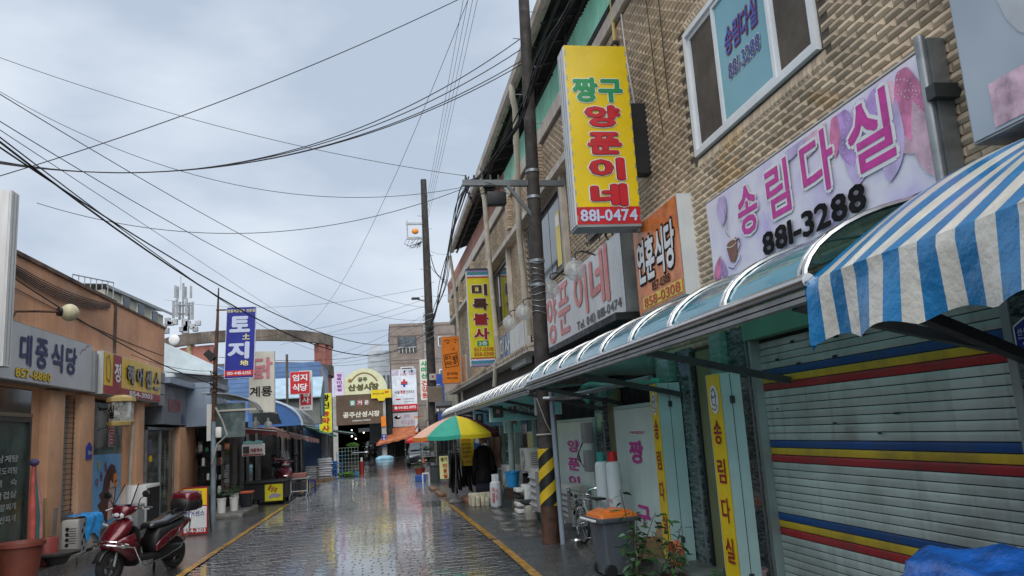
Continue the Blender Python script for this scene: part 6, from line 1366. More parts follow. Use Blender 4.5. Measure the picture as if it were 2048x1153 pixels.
# shelves of small goods in the dark corner
gs = thing('goods_shelf', 'dark shelf of jars and small goods behind the sign post', 'shelf', (-4.2, 21, 0))
for z_ in (.4, .75, 1.1, 1.45): MB().box(-4.55, -3.95, 20.9, 21.6, z_, z_+.02).build('board', DARK, gs)
for k in range(34):
    z_ = .42+.35*(k % 4); x_ = -4.5+.5*random.random(); r_ = random.uniform(.025, .05); h = random.uniform(.08, .2)
    MB().lathe([(0, 0), (r_, 0), (r_, h*.8), (r_*.6, h), (0, h)], (x_, 20.95+random.random()*.2, z_), 8).build('jar', random.choice([WPLAST, GREYPL, M('jar red', (.25, .03, .03), .5), M('jar green', (.04, .2, .12), .5), BEIGEPL, BLACK]), gs)
MB().cham(-4.5, -3.08, 18.6, 20.9, -.02, .1, .03).build('concrete_pad', CONC, smooth=True, label='rough concrete pad at the foot of the sign post', cat='slab')
for k, (x_, y_, h) in enumerate(((-3.62, 19.1, .32), (-3.42, 19.5, .3), (-3.5, 20.0, .36))): 
    t = thing('white_bucket', ('white bucket nearest the sign post', 'white bucket beside the black bin', 'taller white bucket behind the other two')[k], 'bucket', (x_, y_, .1), 0, 'white buckets'); MB().lathe([(0, 0), (.085, 0), (.1, h), (.108, h), (.108, h-.03), (0, h-.02)], (x_, y_, .1), 16).build('body', WPLAST, t, smooth=True); leafmass(t, (x_, y_, h+.2), .12, 60, .035)
t = thing('waste_bin', 'black bin with orange lid beside the white buckets', 'bin', (-3.28, 20.35, .1)); bb = MB(); bb.loft([ring(-3.28, 20.35, .11, .12, .1, .03), ring(-3.28, 20.35, .14, .15, .42, .03)]); bb.build('body', M('bin navy black', (.02, .022, .03), .45), t, smooth=True); MB().cham(-3.44, -3.12, 20.18, 20.52, .42, .47, .012).build('lid', M('orange red lid', (.6, .12, .05), .5), t)
# black cart with yellow notice
ck = thing('market_cart', 'black handcart with a yellow painted notice on its end', 'cart', (-3.05, 22.2, 0)); MB().cham(-3.58, -2.56, 21.8, 23.2, .14, .56, .015).build('body', BLACK, ck); MB().box(-3.62, -2.52, 21.76, 23.25, .56, .585).build('top', DARK, ck)
for x_ in (-3.4, -2.62):
    for y_ in (22.0, 23.0): MB().lathe([(0, -.025), (.07, -.025), (.08, 0), (.07, .025), (0, .025)], (x_, y_, .08), 14, 'x').build('wheel', RUBBER, ck)
f = Face(ck, (-2.83, 21.79, .31), FR); f.rect(0, 0, .45, .42, M('notice yellow', (.66, .60, .02), .4), .003, 'notice'); f.text('꽃상추', -.03, .09, .24, .16, DRED, .03, rot=rad(-28), d=.006); f.poly([(-.14, -.1), (-.04, -.02), (.1, -.03), (.19, -.07), (.1, -.14), (-.02, -.12), (-.1, -.17)], M('mauve paint', (.32, .27, .38), .6), .006, 'drawing')
t = thing('price_sign', 'white hanging sign with portrait and red brown letters', 'sign', (-3.22, 21, 1.3)); q = Face(t, (-3.22, 20.98, 1.44), FR); MB().cham(-3.5, -2.94, 21, 21.05, 1.28, 1.58, .02).build('board', WPLAST, t); q.rect(-.17, 0, .15, .17, PHO, .003, 'portrait'); q.text('계룡백숙', .08, -.02, .3, .1, DRED, .04, d=.02); q.rect(0, -.125, .5, .03, DRED, .022); q.poly([(-.22, .15), (.22, .15), (.25, .2), (.1, .23), (0, .2), (-.1, .23), (-.25, .2)], M('aqua light box', (.22, .52, .50)), .0, 'crest')
MB().cyl((-3.4, 21.02, 1.58), (-3.4, 21.02, 1.9), .005, n=4).build('cord', BLACK, t); MB().cyl((-3.05, 21.02, 1.58), (-3.05, 21.02, 1.9), .005, n=4).build('cord', BLACK, t)
# awnings of the stalls
def sheet_awning(name, label, p, m, hem=.12, m2=None):
    """p: wall near, wall far, edge far, edge near; cloth with a scalloped hem"""
    a, b_, c_, d = [Vector(v) for v in p]; t = thing(name, label, 'awning', a, 0, 'stall awnings')
    g = MB(); g.grid(lambda u, v: (a.lerp(b_, u)).lerp(d.lerp(c_, u), v)+Vector((0, 0, -.06*math.sin(math.pi*v)*(.5+.5*math.sin(u*9)))), 14, 6); g.build('cloth', m, t, smooth='all', solid=.006)
    def hempt(q, u, v): return q+Vector((.01*math.sin(u*20), 0, -hem*v*(.8+.2*math.sin(u*26))))
    g = MB(); g.grid(lambda u, v: hempt(d.lerp(c_, u), u, v), 16, 2); g.build('front_hem', m2 or m, t, smooth='all')
    g = MB(); g.grid(lambda u, v: hempt(a.lerp(d, u), u, v), 12, 2); g.build('side_hem', m, t, smooth='all')
    for s_, e_ in ((a, d), (b_, c_)): MB().cyl(s_+Vector((0, 0, -.05)), e_+Vector((0, 0, -.05)), .015, n=6).build('arm', GALV, t)
MAR = M('maroon vinyl', (.16, .03, .03), .5, var=.2, streak=.3); PKB = M('faded pink vinyl', (.42, .22, .18), .6, var=.2, vs=3, streak=.3)
sheet_awning('stall_awning', 'maroon awning over the black cart', [(-4.2, 21.8, 2.12), (-4.2, 25, 2.12), (-2.75, 25, 1.8), (-2.75, 21.8, 1.92)], MAR, .2, PKB)
sheet_awning('stall_awning', 'faded pink striped awning beyond the maroon one', [(-4.0, 26, 2.15), (-4.0, 30, 2.2), (-2.3, 30, 1.62), (-2.35, 26.2, 1.72)], PKB, .18)
sheet_awning('stall_awning', 'green awning under the yellow farm shop sign', [(-3.7, 31.5, 2.4), (-3.7, 36, 2.4), (-2.0, 36, 1.75), (-2.0, 31.6, 1.82)], M('green vinyl', (.01, .26, .16), .45, var=.12), .1)
sheet_awning('stall_awning', 'dark green awning edge close to the market gate', [(-3.7, 37, 2.3), (-3.7, 44, 2.3), (-1.4, 44, 1.75), (-1.3, 37.2, 1.85)], M('dark green vinyl', (.02, .1, .075), .5, var=.15), .08)
# glazed canopy and glass lean-to near the sign post
def bent_canopy(label, xw, xf, y0, y1, z0, rise, m, ribs, lun=None):
    t = thing('shop_canopy', label, 'canopy', (xw, (y0+y1)/2, z0), 0, 'rounded shop canopies left')
    def pt(a, y): return (xw+(xf-xw)*math.sin(a), y, z0+rise*math.cos(a))
    b = MB(); b.grid(lambda u, v: pt(rad(90*v), y0+(y1-y0)*u), 6, 10); b.build('sheet', m, t, smooth='all')
    for k in range(ribs+1):
        y = y0+(y1-y0)*k/ribs; MB().tube([pt(rad(9*j), y) for j in range(11)], .018, 6).build('rib', GALV, t, smooth=True)
    MB().cyl((xf, y0, z0), (xf, y1, z0), .03, n=8).build('front_tube', GALV, t, smooth=True)
    if lun:
        b = MB(); b.add([pt(rad(9*j), y0+.01) for j in range(11)]+[(xw, y0+.01, z0)], [tuple(range(12))]); b.build('end_panel', lun, t)
        b = MB(); b.add([(xw+.12, y0, z0+.08), (xw+(xf-xw)*.62, y0, z0+.08), (xw+(xf-xw)*.5, y0, z0+rise*.68), (xw+.12, y0, z0+rise*.72)], [(0, 1, 2, 3)]); b.build('end_window', GLASS, t)
        MB().tube([pt(rad(9*j), y0) for j in range(11)], .04, 7).build('end_hoop', M('pale blue tube', (.4, .52, .62), .4), t, smooth=True)
    return t
CLR = tinted('clear canopy sheet', (.72, .8, .78), (.35, .38, .37), .5)
tc_ = bent_canopy('bent clear canopy right behind the rusty post', -3.9, -2.72, 18.4, 21.6, 2.32, .42, CLR, 7)
MB().box(-3.75, -3.0, 18.42, 18.46, 1.75, 2.5).build('end_glass', M('dusty glass', (.10, .13, .13), .12, var=.4, vs=4), tc_); MB().bar((-3.8, 18.41, 2.34), (-2.75, 18.41, 2.34), .04, .04).build('end_bar', BEIGEPL, tc_); MB().box(-3.8, -3.7, 18.38, 18.48, 1.7, 2.5).build('end_post', WPLAST, tc_)
bent_canopy('bent blue canopy beyond the clear one', -3.9, -2.35, 24.5, 29, 2.05, .85, tinted('blue canopy left', (.5, .65, .75), (.2, .32, .48), .6), 9, M('blue end sheet', (.05, .14, .36), .4))
for k, (x_, y_) in enumerate(((-2.95, 19.6), (-2.8, 20.6))):
    t = thing('globe_lamp', ('nearer', 'farther')[k]+' clear globe lamp under the bent clear canopy', 'lamp', (x_, y_, 2.2), 0, 'clear globe lamps left'); MB().sphere((x_, y_, 2.02), .1, n=14, m=10).build('globe', CLEAR, t, smooth='all'); MB().cyl((x_, y_, 1.96), (x_, y_, 2.2), .03, n=8).build('bulb', WPLAST, t)
# signs further along the left
r_, f = signbox('projecting_sign', 'red square diner sign with four white letters', 'sign', (-2.55, 26, 3.42), FR, .62, .72, .16, WPAINT, RED, group='projecting signs left'); f.text('엄지', 0, .16, .46, .22, WHITE, .03); f.text('식당', 0, -.15, .46, .24, WHITE, .03)
MB().cyl((-2.95, 26.05, 0), (-2.95, 26.05, 4.35), .04, n=8).build('sign_post', M('rusty grey post', (.15, .12, .1), .6, .3, var=.3), label='rusty grey post standing behind the cream sign', cat='post')
r_, f = signbox('projecting_sign', 'white sign with red panel half hidden behind the red diner sign', 'sign', (-2.43, 26.6, 3.2), FR, .42, 1.3, .14, WPAINT, WS, group='projecting signs left'); f.rect(.0, -.1, .34, .75, RED, .003); f.text('기업사', .0, -.1, .24, .62, WHITE, .03, vert=True); f.ell(-.1, -.56, .03, .03, RED); f.text('스토리비', .04, -.56, .16, .05, INK, .01)
r_, f = signbox('projecting_sign', 'tall yellow farm chemical sign with black and red letters', 'sign', (-2.45, 36, 2.75), FR, .54, 1.74, .14, WPAINT, M('farm yellow', (.76, .66, .02), .35), group='projecting signs left'); f.text('광신', 0, .5, .34, .62, INK, .04, vert=True, gap=.15); f.text('농약사', 0, -.34, .34, .95, RED, .04, vert=True, gap=.15)
MB().box(-2.4, -2.3, 36.05, 36.15, 0, 3.5).build('post', GALV, r_)
# sacks, each one lying on the other
def sack_mesh(nm, m, sx, sy, sz):
    b = MB(); b.loft([[(sx*.5*a*(1+.04*math.sin(k*2.3)), sy*.5*math.copysign(abs(math.cos(k*math.pi/8))**.55, math.cos(k*math.pi/8))*w_, sz*.5*math.sin(k*math.pi/8)*w_) for k in range(16)] for a, w_ in ((-1, .45), (-.93, .8), (-.6, .97), (0, 1.02), (.6, .97), (.93, .8), (1, .45))])
    me = bpy.data.meshes.new(nm); me.from_pydata(b.v, [], b.f); me.materials.append(m)
    for p in me.polygons: p.use_smooth = True
    return me
SW = sack_mesh('white_sack', M('white woven sack', (.50, .51, .54), .6, var=.14, vs=6, isl=.15), .56, .4, .112); SBU = sack_mesh('blue_sack', M('blue woven sack', (.05, .17, .45), .5, var=.14, vs=6, isl=.2), .40, .4, .098)
def stack(me, nm, x, y, n, dz, who, z0=.06):
    for k in range(n):
        o = bpy.data.objects.new(nm, me); COL.objects.link(o); o.location = (x+random.gauss(0, .012), y+random.gauss(0, .02), z0+dz*.55+k*dz); o.rotation_euler = (random.gauss(0, .02), random.gauss(0, .02), random.gauss(0, .05))
        tag(o, '%s sack, %s from the bottom of the %s' % (nm.split('_')[0], ORD[k], who) if k else '%s sack, lowest of the %s' % (nm.split('_')[0], who), 'sack', 'stacked %s sacks' % nm.split('_')[0])
stack(SW, 'white_sack', -2.82, 33.2, 6, .085, 'shorter white stack'); stack(SW, 'white_sack', -2.31, 33.0, 9, .088, 'taller white stack'); stack(SBU, 'blue_sack', -2.1, 34.5, 8, .078, 'blue stack')
MB().box(-3.15, -1.95, 32.75, 33.45, .0, .07).build('pallet', M('pallet wood', (.25, .17, .1), .8), label='low pallet under the white sacks', cat='pallet')
# stall table, hand truck, cage, seedlings
t = thing('folding_table', 'white framed folding table with goods beside the second scooter', 'table', (-2.4, 24.4, 0)); MB().box(-2.7, -2.15, 24.1, 25.0, .5, .53).build('top', GREYPL, t)
for x_ in (-2.66, -2.2):
    for y_ in (24.15, 24.95): MB().tube([(x_, y_, .5), (x_, y_, .1), (x_-.05, y_, 0)], .012, 5).build('leg', WPLAST, t)
MB().bar((-2.66, 24.15, .16), (-2.2, 24.15, .16), .02, .02).build('stretcher', WPLAST, t)
MB().cham(-2.65, -2.25, 24.3, 24.8, .53, .66, .02).build('goods_tray', M('tray red brown', (.3, .12, .1), .6), label='red brown tray on the folding table', cat='tray')
t = thing('blue_stool', 'dark blue stool under the folding table end', 'stool', (-2.2, 25.4, 0)); MB().box(-2.32, -2.08, 25.3, 25.55, .36, .4).build('seat', M('stool blue', (.02, .03, .22), .5), t)
for x_ in (-2.31, -2.1):
    for y_ in (25.31, 25.53): MB().box(x_, x_+.03, y_, y_+.03, 0, .36).build('leg', M('stool blue', (.02, .03, .22)), t)
t = thing('hand_truck', 'blue hand truck by the blue sacks', 'hand truck', (-1.75, 33.6, 0)); HB = M('hand truck blue', (.03, .18, .42), .45)
for x_ in (-1.88, -1.66): MB().tube([(x_, 33.5, .1), (x_, 33.75, 1.0), (x_, 33.85, 1.06)], .014, 6).build('rail', HB, t)
for z_ in (.3, .6, .9): MB().bar((-1.88, 33.5+.28*z_, z_), (-1.66, 33.5+.28*z_, z_), .02, .02).build('rung', HB, t)
MB().box(-1.95, -1.6, 33.25, 33.5, .02, .04).build('toe_plate', HB, t)
for x_ in (-1.92, -1.62): MB().lathe([(0, -.02), (.09, -.02), (.1, 0), (.09, .02), (0, .02)], (x_, 33.55, .1), 16, 'x').build('wheel', RUBBER, t)
t = thing('wire_cage', 'tall wire cage rack with greens on top near the gate', 'rack', (-1.5, 37, 0)); b = MB()
for k in range(7): b.bar((-1.95+.14*k, 36.6, 0), (-1.95+.14*k, 36.6, 1.2), .012, .012)
for k in range(8): b.bar((-1.95, 36.6, .06+.16*k), (-1.11, 36.6, .06+.16*k), .012, .012); b.bar((-1.11, 36.6, .06+.16*k), (-1.11, 37.4, .06+.16*k), .012, .012); b.bar((-1.95, 36.6, .06+.16*k), (-1.95, 37.4, .06+.16*k), .012, .012)
b.build('wire_mesh', M('pale green wire', (.3, .38, .32), .5), t); MB().box(-1.92, -1.14, 36.7, 37.4, .1, .14).build('shelf', DARK, t); leafmass(t, (-1.35, 37, 1.28), .28, 260, .05, M('lettuce green', (.12, .26, .03), .6, isl=.3), 'greens', .4)
leafmass(None, (-1.55, 35.2, .09), .5, 700, .04, M('lettuce green', (.12, .26, .03)), 'seedlings', .2)['kind'] = 'stuff'
bpy.data.objects['seedlings']['label'] = 'bright green seedling trays at the foot of the cage'; bpy.data.objects['seedlings']['category'] = 'seedlings'
MB().cham(-1.2, -1.08, 34.6, 34.75, .02, .2, .01).build('blue_can', M('can blue', (.03, .16, .42), .5), label='small blue can beside the seedlings', cat='can')
t = thing('red_post', 'short red and white bollard at the market mouth', 'bollard', (-1.0, 38, 0)); MB().cyl((-1.0, 38, 0), (-1.0, 38, .5), .06, n=10).build('lower', RED, t); MB().cyl((-1.0, 38, .5), (-1.0, 38, .68), .06, .05, 10).build('upper', WPLAST, t)

# ================================================================== BEYOND THE STALLS, LEFT
BLT = M('blue painted block wall', (.12, .22, .42), .6, var=.16, vs=1, streak=.3, scol=(.07, .12, .24)); 
bb_ = thing('blue_building', 'long blue painted wall rising behind the left stalls', 'building', (-6.5, 42, 0)); MB().box(-12, -2.95, 40, 46, 0, 5.42).build('wall', BLT, bb_)
for k in range(11): MB().box(-12, -2.94, 39.99, 40.0, 3.0+.22*k, 3.008+.22*k).build('course_joint', M('blue joint', (.08, .15, .3), .7), bb_)
MB().add([(-2.94, 40, 5.4), (-2.94, 46, 4.9), (-2.94, 46, 0), (-2.94, 40, 0)], [(0, 1, 2, 3)]).build('side_wall', M('grey lilac wall', (.32, .32, .38), .6, var=.2), bb_)
sr = thing('shed', 'low shed with pale blue sheet roof behind the red sign', 'shed', (-3.5, 31, 0)); MB().obox((-3.5, 31.4, 3.62), (2.5, 0, 0), (0, 1.6, .85), (0, 0, .04)).build('roof', M('pale blue sheet roof', (.42, .56, .66), .4, .2, var=.12, vs=3), sr); MB().box(-4.7, -2.3, 30.9, 32, 2.2, 3.3).build('wall', M('grey green boards', (.2, .22, .2), .7), sr)
for k in range(6): MB().bar((-2.23, 30.75+.25*k, 3.2+.13*k), (-2.23, 30.75+.25*k, 2.5), .03, .06).build('slat', M('teal timber', (.12, .2, .2), .6), sr)
ch = thing('cream_house', 'cream house with balcony rail above the orange wall', 'house', (-8.6, 30, 0)); CRM = M('cream render', (.54, .50, .38), .6, var=.1, streak=.3)
MB().add([(-8.45, 26, 0), (-8.0, 31, 0), (-12, 34, 0), (-13, 28, 0), (-8.45, 26, 6.65), (-8.0, 31, 6.55), (-12, 34, 6.6), (-13, 28, 6.6)], [(0, 1, 5, 4), (1, 2, 6, 5), (2, 3, 7, 6), (3, 0, 4, 7), (4, 5, 6, 7)]).build('wall', CRM, ch)
MB().add([(-8.35, 25.8, 6.78), (-7.75, 31.3, 6.68), (-9.5, 32, 7.1), (-12, 27, 7.2), (-8.35, 25.8, 6.68), (-7.75, 31.3, 6.58)], [(0, 1, 2, 3), (0, 4, 5, 1)]).build('roof', M('grey roof sheet', (.3, .31, .31), .5), ch)
for k in range(3):
    u = (.3, .55, .8)[k]; c_ = Vector((-8.45, 26, 6.35)).lerp(Vector((-8.0, 31, 6.2)), u); d = Vector((.45, 5, 0)).normalized(); w_ = MB().obox(c_+Vector((.03, -.01, 0)), d*.6, Vector((-d.y, d.x, 0))*.06, Vector((0, 0, .7))).build('window', wfr, ch); MB().obox(c_+Vector((.055, -.02, 0)), d*.5, Vector((-d.y, d.x, 0))*.06, Vector((0, 0, .6))).build('pane', GLASS, w_)
for k in range(8): MB().cyl((-8.9+.1*k, 24.6+.2*k, 5.7), (-8.9+.1*k, 24.6+.2*k, 6.85), .015, n=4).build('rail_post', GALV, ch)
MB().cyl((-8.9, 24.6, 6.85), (-8.2, 26, 6.85), .02, n=5).build('rail', GALV, ch)
wr = thing('white_shed', 'white sheet roofed shed between orange wall and blue wall', 'shed', (-5.9, 25, 0)); MB().add([(-7, 26, 5.05), (-5.2, 26, 4.1), (-5.2, 30, 4.1), (-7, 30, 5.05), (-7, 26, 3), (-5.2, 26, 3)], [(0, 1, 2, 3), (0, 4, 5, 1)]).build('roof', M('pale sheet', (.5, .56, .58), .45, var=.1), wr); MB().obox((-5.4, 25, 3.75), (1.9, .2, -.25), (0, 2.5, .1), (0, 0, .05)).build('lower_roof', M('pale sheet', (.5, .56, .58)), wr); MB().box(-6.4, -4.75, 24.3, 26, 2.9, 3.65).build('wall', M('pale wall', (.42, .45, .46), .6), wr)
# ruined round concrete building
rg = thing('round_building', 'stained round concrete building with open top storey', 'building', (-11, 70, 0)); STC = M('stained concrete', (.16, .13, .105), .8, var=.4, vs=.8, streak=.7, scol=(.05, .045, .035), dirt=.5, dcol=(.3, .24, .15), dsc=.7); SAL = M('salmon plaster', (.45, .17, .13), .7, var=.25, vs=.7, streak=.3)
def arcwall(r0, z0, z1, a0, a1, m, nm, th=.4, n=30):
    b = MB(); b.loft([[(-11.3+(r0-dr)*math.cos(rad(a0+(a1-a0)*k/n)), 72+(r0-dr)*math.sin(rad(a0+(a1-a0)*k/n)), z) for dr, z in ((0, z0), (0, z1), (th, z1), (th, z0))] for k in range(n+1)]); return b.build(nm, m, rg)
arcwall(7.2, 9.75, 10.65, 180, 380, STC, 'top_ring'); arcwall(7.2, 7.1, 8.0, 180, 380, STC, 'parapet'); arcwall(7.0, 4, 7.1, 180, 380, SAL, 'wall')
for a, w_ in ((214, 3), (238, 1.6), (275, 2), (335, 4), (352, 6)): arcwall(7.1, 8.0, 9.75, a-w_, a+w_, SAL if w_ > 3.5 else M('sand pillar', (.42, .33, .18), .8, var=.3), 'pillar', .5, 4)
arcwall(6.9, 8.0, 9.6, 205, 255, SAL, 'back_wall', .2); 
an = thing('phone_mast', 'cluster of grey telephone antennas on the roof', 'antenna', (-16, 68, 10.8)); AG = M('antenna grey', (.33, .34, .35), .5, var=.15)
MB().cyl((-16, 68, 10.8), (-16, 68, 15.2), .09, n=8).build('mast', AG, an); MB().cyl((-16.2, 68, 14.6), (-16.2, 68, 15.8), .025, n=5).build('rod', AG, an)
for k in range(6):
    a = k*1.05; 
    MB().cham(-16+.75*math.cos(a)-.1, -16+.75*math.cos(a)+.1, 68+.6*math.sin(a)-.06, 68+.6*math.sin(a)+.06, 12.1+.05*k, 13.6+.05*k, .03).build('panel', AG, an)
    if k < 4: MB().cham(-16+.62*math.cos(a+.4)-.09, -16+.62*math.cos(a+.4)+.09, 68+.5*math.sin(a+.4)-.05, 68+.5*math.sin(a+.4)+.05, 13.95, 15.0, .03).build('panel', AG, an)
    MB().cyl((-16, 68, 12.6), (-16+.7*math.cos(a), 68+.55*math.sin(a), 12.6), .04, n=5).build('arm', AG, an); MB().cyl((-16, 68, 13.3), (-16+.7*math.cos(a), 68+.55*math.sin(a), 13.3), .04, n=5).build('arm', AG, an)
for k in range(14): x_, z_ = -17.6+random.random()*3.0, 10.85+random.random()*.9; MB().cham(x_-.2, x_+.2, 67.8, 68.2, z_, z_+random.uniform(.3, .7), .03).build('equipment', random.choice([AG, M('antenna pale', (.45, .46, .47), .5, var=.15)]), an)
MB().sphere((-15.8, 64.5, 10.0), .42, .12, .42).build('dish', WPLAST, an, smooth='all')

# ================================================================== END OF THE LANE
gt = thing('market_gate', 'brown market gate with cream arch sign over the lane end', 'gate', (-1.5, 58, 0)); GBR = M('gate brown', (.12, .075, .045), .5, var=.12); CRG = M('cream arch board', (.66, .66, .42), .45, var=.06)
MB().box(-3.2, .08, 58, 58.5, 2.55, 4.66).build('board', GBR, gt)
for x_ in (-3.3, .1): MB().box(x_-.15, x_+.18, 58.02, 58.4, 0, 4.6).build('pillar', M('gate pillar', (.38, .37, .34), .6, var=.15), gt)
def archpts(cx, hw, z0, h, n=20): return [(cx+hw*math.cos(math.pi*k/n), z0+h*math.sin(math.pi*k/n)**.85) for k in range(n+1)]
MB().prism([(x_, 58.1, z_) for x_, z_ in archpts(-1.2, 1.65, 4.68, 1.85)], (0, .3, 0)).build('arch_board', CRG, gt)
f = Face(gt, (-1.2, 58.09, 4.68), FR); OLV = M('dark olive letter', (.09, .08, .02), .5); f.text('공주', -.1, 1.05, .7, .32, OLV, .05); f.text('산성시장', -.05, .5, 2.2, .5, OLV, .06); f.ell(-1.0, 1.0, .14, .13, M('bronze dot', (.25, .15, .04), .5)); f.ell(.55, .75, .12, .12, M('bronze dot', (.25, .15, .04)))
f.line([(1.15*math.cos(rad(a)), 1.5*math.sin(rad(a))+.02) for a in range(35, 146, 10)], .1, M('bronze dot', (.25, .15, .04)), .004)
f = Face(gt, (-1.55, 57.99, 3.6), FR); f.text('공주산성시장', .1, -.35, 2.6, .42, M('gate lettering cream', (.72, .68, .56), .5), .045); f.text('SANSEONG MARKET', .1, -.78, 1.3, .1, WHITE, .02); TILES = (M('tile green', (.07, .25, .16), .5), M('tile red', (.35, .09, .09), .5), M('tile brown', (.2, .1, .07), .5))
for k, s_ in enumerate('즐거운'): f.rect(-.5+.5*k, .48, .42, .42, TILES[k], .003); f.text(s_, -.5+.5*k, .48, .3, .3, WHITE, .03, d=.008)
r_, f = signbox('gate_banner', 'yellow banner board at the right of the market gate', 'sign', (.0, 57.8, 4.62), FR, 1.45, .62, .08, GALV, YEL); f.text('흥미진진 공주', -.2, .02, .8, .12, BROWN, .02); f.text('알밤', .4, .12, .3, .16, RED, .03); f.poly([(-.3, -.31), (.3, -.31), (.2, -.5), (-.2, -.5)], YEL, .0)
r_, f = signbox('gate_banner', 'pink vertical hair shop banner left of the gate arch', 'sign', (-2.85, 56, 5.35), FR, .66, 1.6, .08, GALV, printed('pink banner print', [(.6, .42, .62), (.7, .56, .7), (.76, .68, .76)], 2)); f.text('행복미용실', .0, .1, .34, 1.2, M('purple ink', (.2, .05, .3), .5), .03, vert=True)
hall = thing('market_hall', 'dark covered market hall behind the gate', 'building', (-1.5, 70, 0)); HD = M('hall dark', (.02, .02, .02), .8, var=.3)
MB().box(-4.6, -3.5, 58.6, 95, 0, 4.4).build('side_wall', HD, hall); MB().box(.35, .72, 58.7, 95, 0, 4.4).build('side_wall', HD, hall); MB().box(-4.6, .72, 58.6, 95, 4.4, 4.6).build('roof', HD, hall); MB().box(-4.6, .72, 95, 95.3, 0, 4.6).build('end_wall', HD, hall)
LMP = M('lit lamp', (1, .92, .72), emit=3., var=0)
for k, (x_, y_, z_) in enumerate(((-2.3, 62, 1.75), (-2.05, 63, 1.55), (-1.5, 66, 2.0), (-.6, 72, 2.4), (-2.6, 70, 2.3))): t = thing('hanging_lamp', ('lit bulb lamp nearest in the dark market hall', 'lit bulb lamp just right of the nearest in the hall', 'lit lamp in the middle of the dark hall', 'small lit lamp at the right inside the hall', 'small lit lamp at the left inside the hall')[k], 'lamp', (x_, y_, z_), 0, 'lit lamps in the market hall'); MB().sphere((x_, y_, z_), .055, n=10, m=7).build('bulb', LMP, t); MB().cyl((x_, y_, z_+.08), (x_, y_, 4.4), .01, n=4).build('cord', BLACK, t)
r_, f = signbox('hall_sign', 'pale hanging sign in the mouth of the market hall', 'sign', (-1.35, 60, 2.15), FR, .8, .3, .06, GALV, WS)
# grey stone clinic building
cb = thing('stone_building', 'tall grey brown stone building with clinic banner at the lane end', 'building', (3.4, 63, 0)); STB = M('grey brown stone', (.255, .205, .175), .6, var=.14, vs=1.5, streak=.3); STJ = M('stone joint', (.12, .1, .09), .8)
MB().box(.78, 6.2, 60, 70, 0, 9.75).build('wall', STB, cb); MB().box(.74, 6.25, 59.95, 70, 9.75, 9.95).build('parapet', STB, cb)
for z_ in (1.0, 2.1, 2.9, 3.7, 4.5, 5.3, 6.9, 7.15, 9.0): MB().box(.77, 6.2, 59.985, 60.0, z_, z_+.04).build('joint', STJ, cb)
w_ = MB().box(1.35, 2.75, 59.93, 60.02, 7.75, 8.95).build('window', M('bronze frame', (.07, .065, .06), .5), cb); MB().box(1.42, 2.68, 59.9, 59.94, 8.15, 8.9).build('pane', M('far glass', (.10, .12, .13), .1, var=.3), w_)
for k in range(5): MB().box(1.4+.27*k, 1.44+.27*k, 59.86, 59.9, 7.7, 8.15).build('railing', WPAINT, w_)
MB().box(1.36, 2.72, 59.86, 59.9, 8.1, 8.14).build('railing', WPAINT, w_); MB().box(3.3, 3.75, 59.9, 60.02, 0, 9.75).build('pilaster', M('stone grey', (.3, .29, .28), .6), cb)
for x_, z_ in ((1.5, 5.9), (4.4, 8.1), (4.4, 5.6)): 
    w_ = MB().box(x_, x_+.95, 59.94, 60.02, z_, z_+.75).build('window', wfr, cb); MB().box(x_+.06, x_+.89, 59.92, 59.945, z_+.06, z_+.69).build('pane', M('far glass', (.10, .12, .13)), w_)
MB().box(-1.0, .76, 64, 90, 0, 8.4).build('white_wing', M('white tile wing', (.50, .54, .58), .5, var=.1, vs=2), cb); MB().box(-.95, .2, 78, 90, 8.4, 10.6).build('white_wing', M('white tile wing', (.50, .54, .58)), cb)
for k in range(5): MB().box(-.85+.34*k, -.68+.34*k, 63.97, 64.0, 5.0, 6.4).build('wing_window', M('far glass', (.10, .12, .13)), cb)
for k in range(9): MB().box(-1.0, .76, 63.985, 64.0, 4.6+.42*k, 4.62+.42*k).build('wing_joint', M('wing joint', (.3, .33, .36), .7), cb)
MB().box(.9, 2.8, 59.9, 60.01, .05, 2.0).build('shop_opening', DARK, cb); MB().box(1.6, 1.66, 59.87, 59.9, .05, 2.0).build('door_post', GALV, cb)
r_, f = signbox('wall_sign', 'white clinic banner with red and blue cross and red phone strip', 'sign', (1.72, 59.8, 4.92), FR, 1.84, 3.1, .08, WPAINT, M('clinic white', (.70, .74, .80), .4), group='signs on the stone building')
f.rect(0, -1.3, 1.82, .48, RED, .003); f.text('041 852 0975', .15, -1.3, 1.3, .2, WHITE, .03); f.ell(-.68, -1.3, .12, .12, WHITE, .005); f.rect(0, .55, .5, .16, RED, .004); f.rect(0, .65, .16, .3, RED, .0045); f.rect(0, .3, .16, .16, NAVY, .004); f.rect(0, .42, .5, .08, NAVY, .0042)
f.text('서울', -.55, -.15, .4, .22, INK, .01); f.text('튼튼', -.12, -.15, .38, .24, RED, .03); f.text('신경외과', .42, -.15, .62, .22, INK, .01); f.rect(-.5, -.68, .36, .1, RED, .003); f.text('신경외과 정형외과', .3, -.68, .8, .1, INK, .0); f.text('신경외과 재활의학과', .3, -.88, .8, .1, INK, .0); f.rect(-.65, 1.3, .5, .44, M('photo lilac', (.5, .45, .55), .5, var=.3, vs=5), .003); f.rect(.0, 1.3, .6, .44, M('photo pale', (.6, .6, .66), .5, var=.3, vs=5), .003); f.rect(.62, 1.3, .55, .44, M('photo blue', (.45, .5, .6), .5, var=.3, vs=5), .003)
for x_ in (.05, .6): f.ell(x_, 1.38, .07, .09, INK, .006); f.poly([(x_-.12, 1.08), (x_+.12, 1.08), (x_+.1, 1.3), (x_-.1, 1.3)], M('cloth tone', (.5, .3, .35), .5), .005)
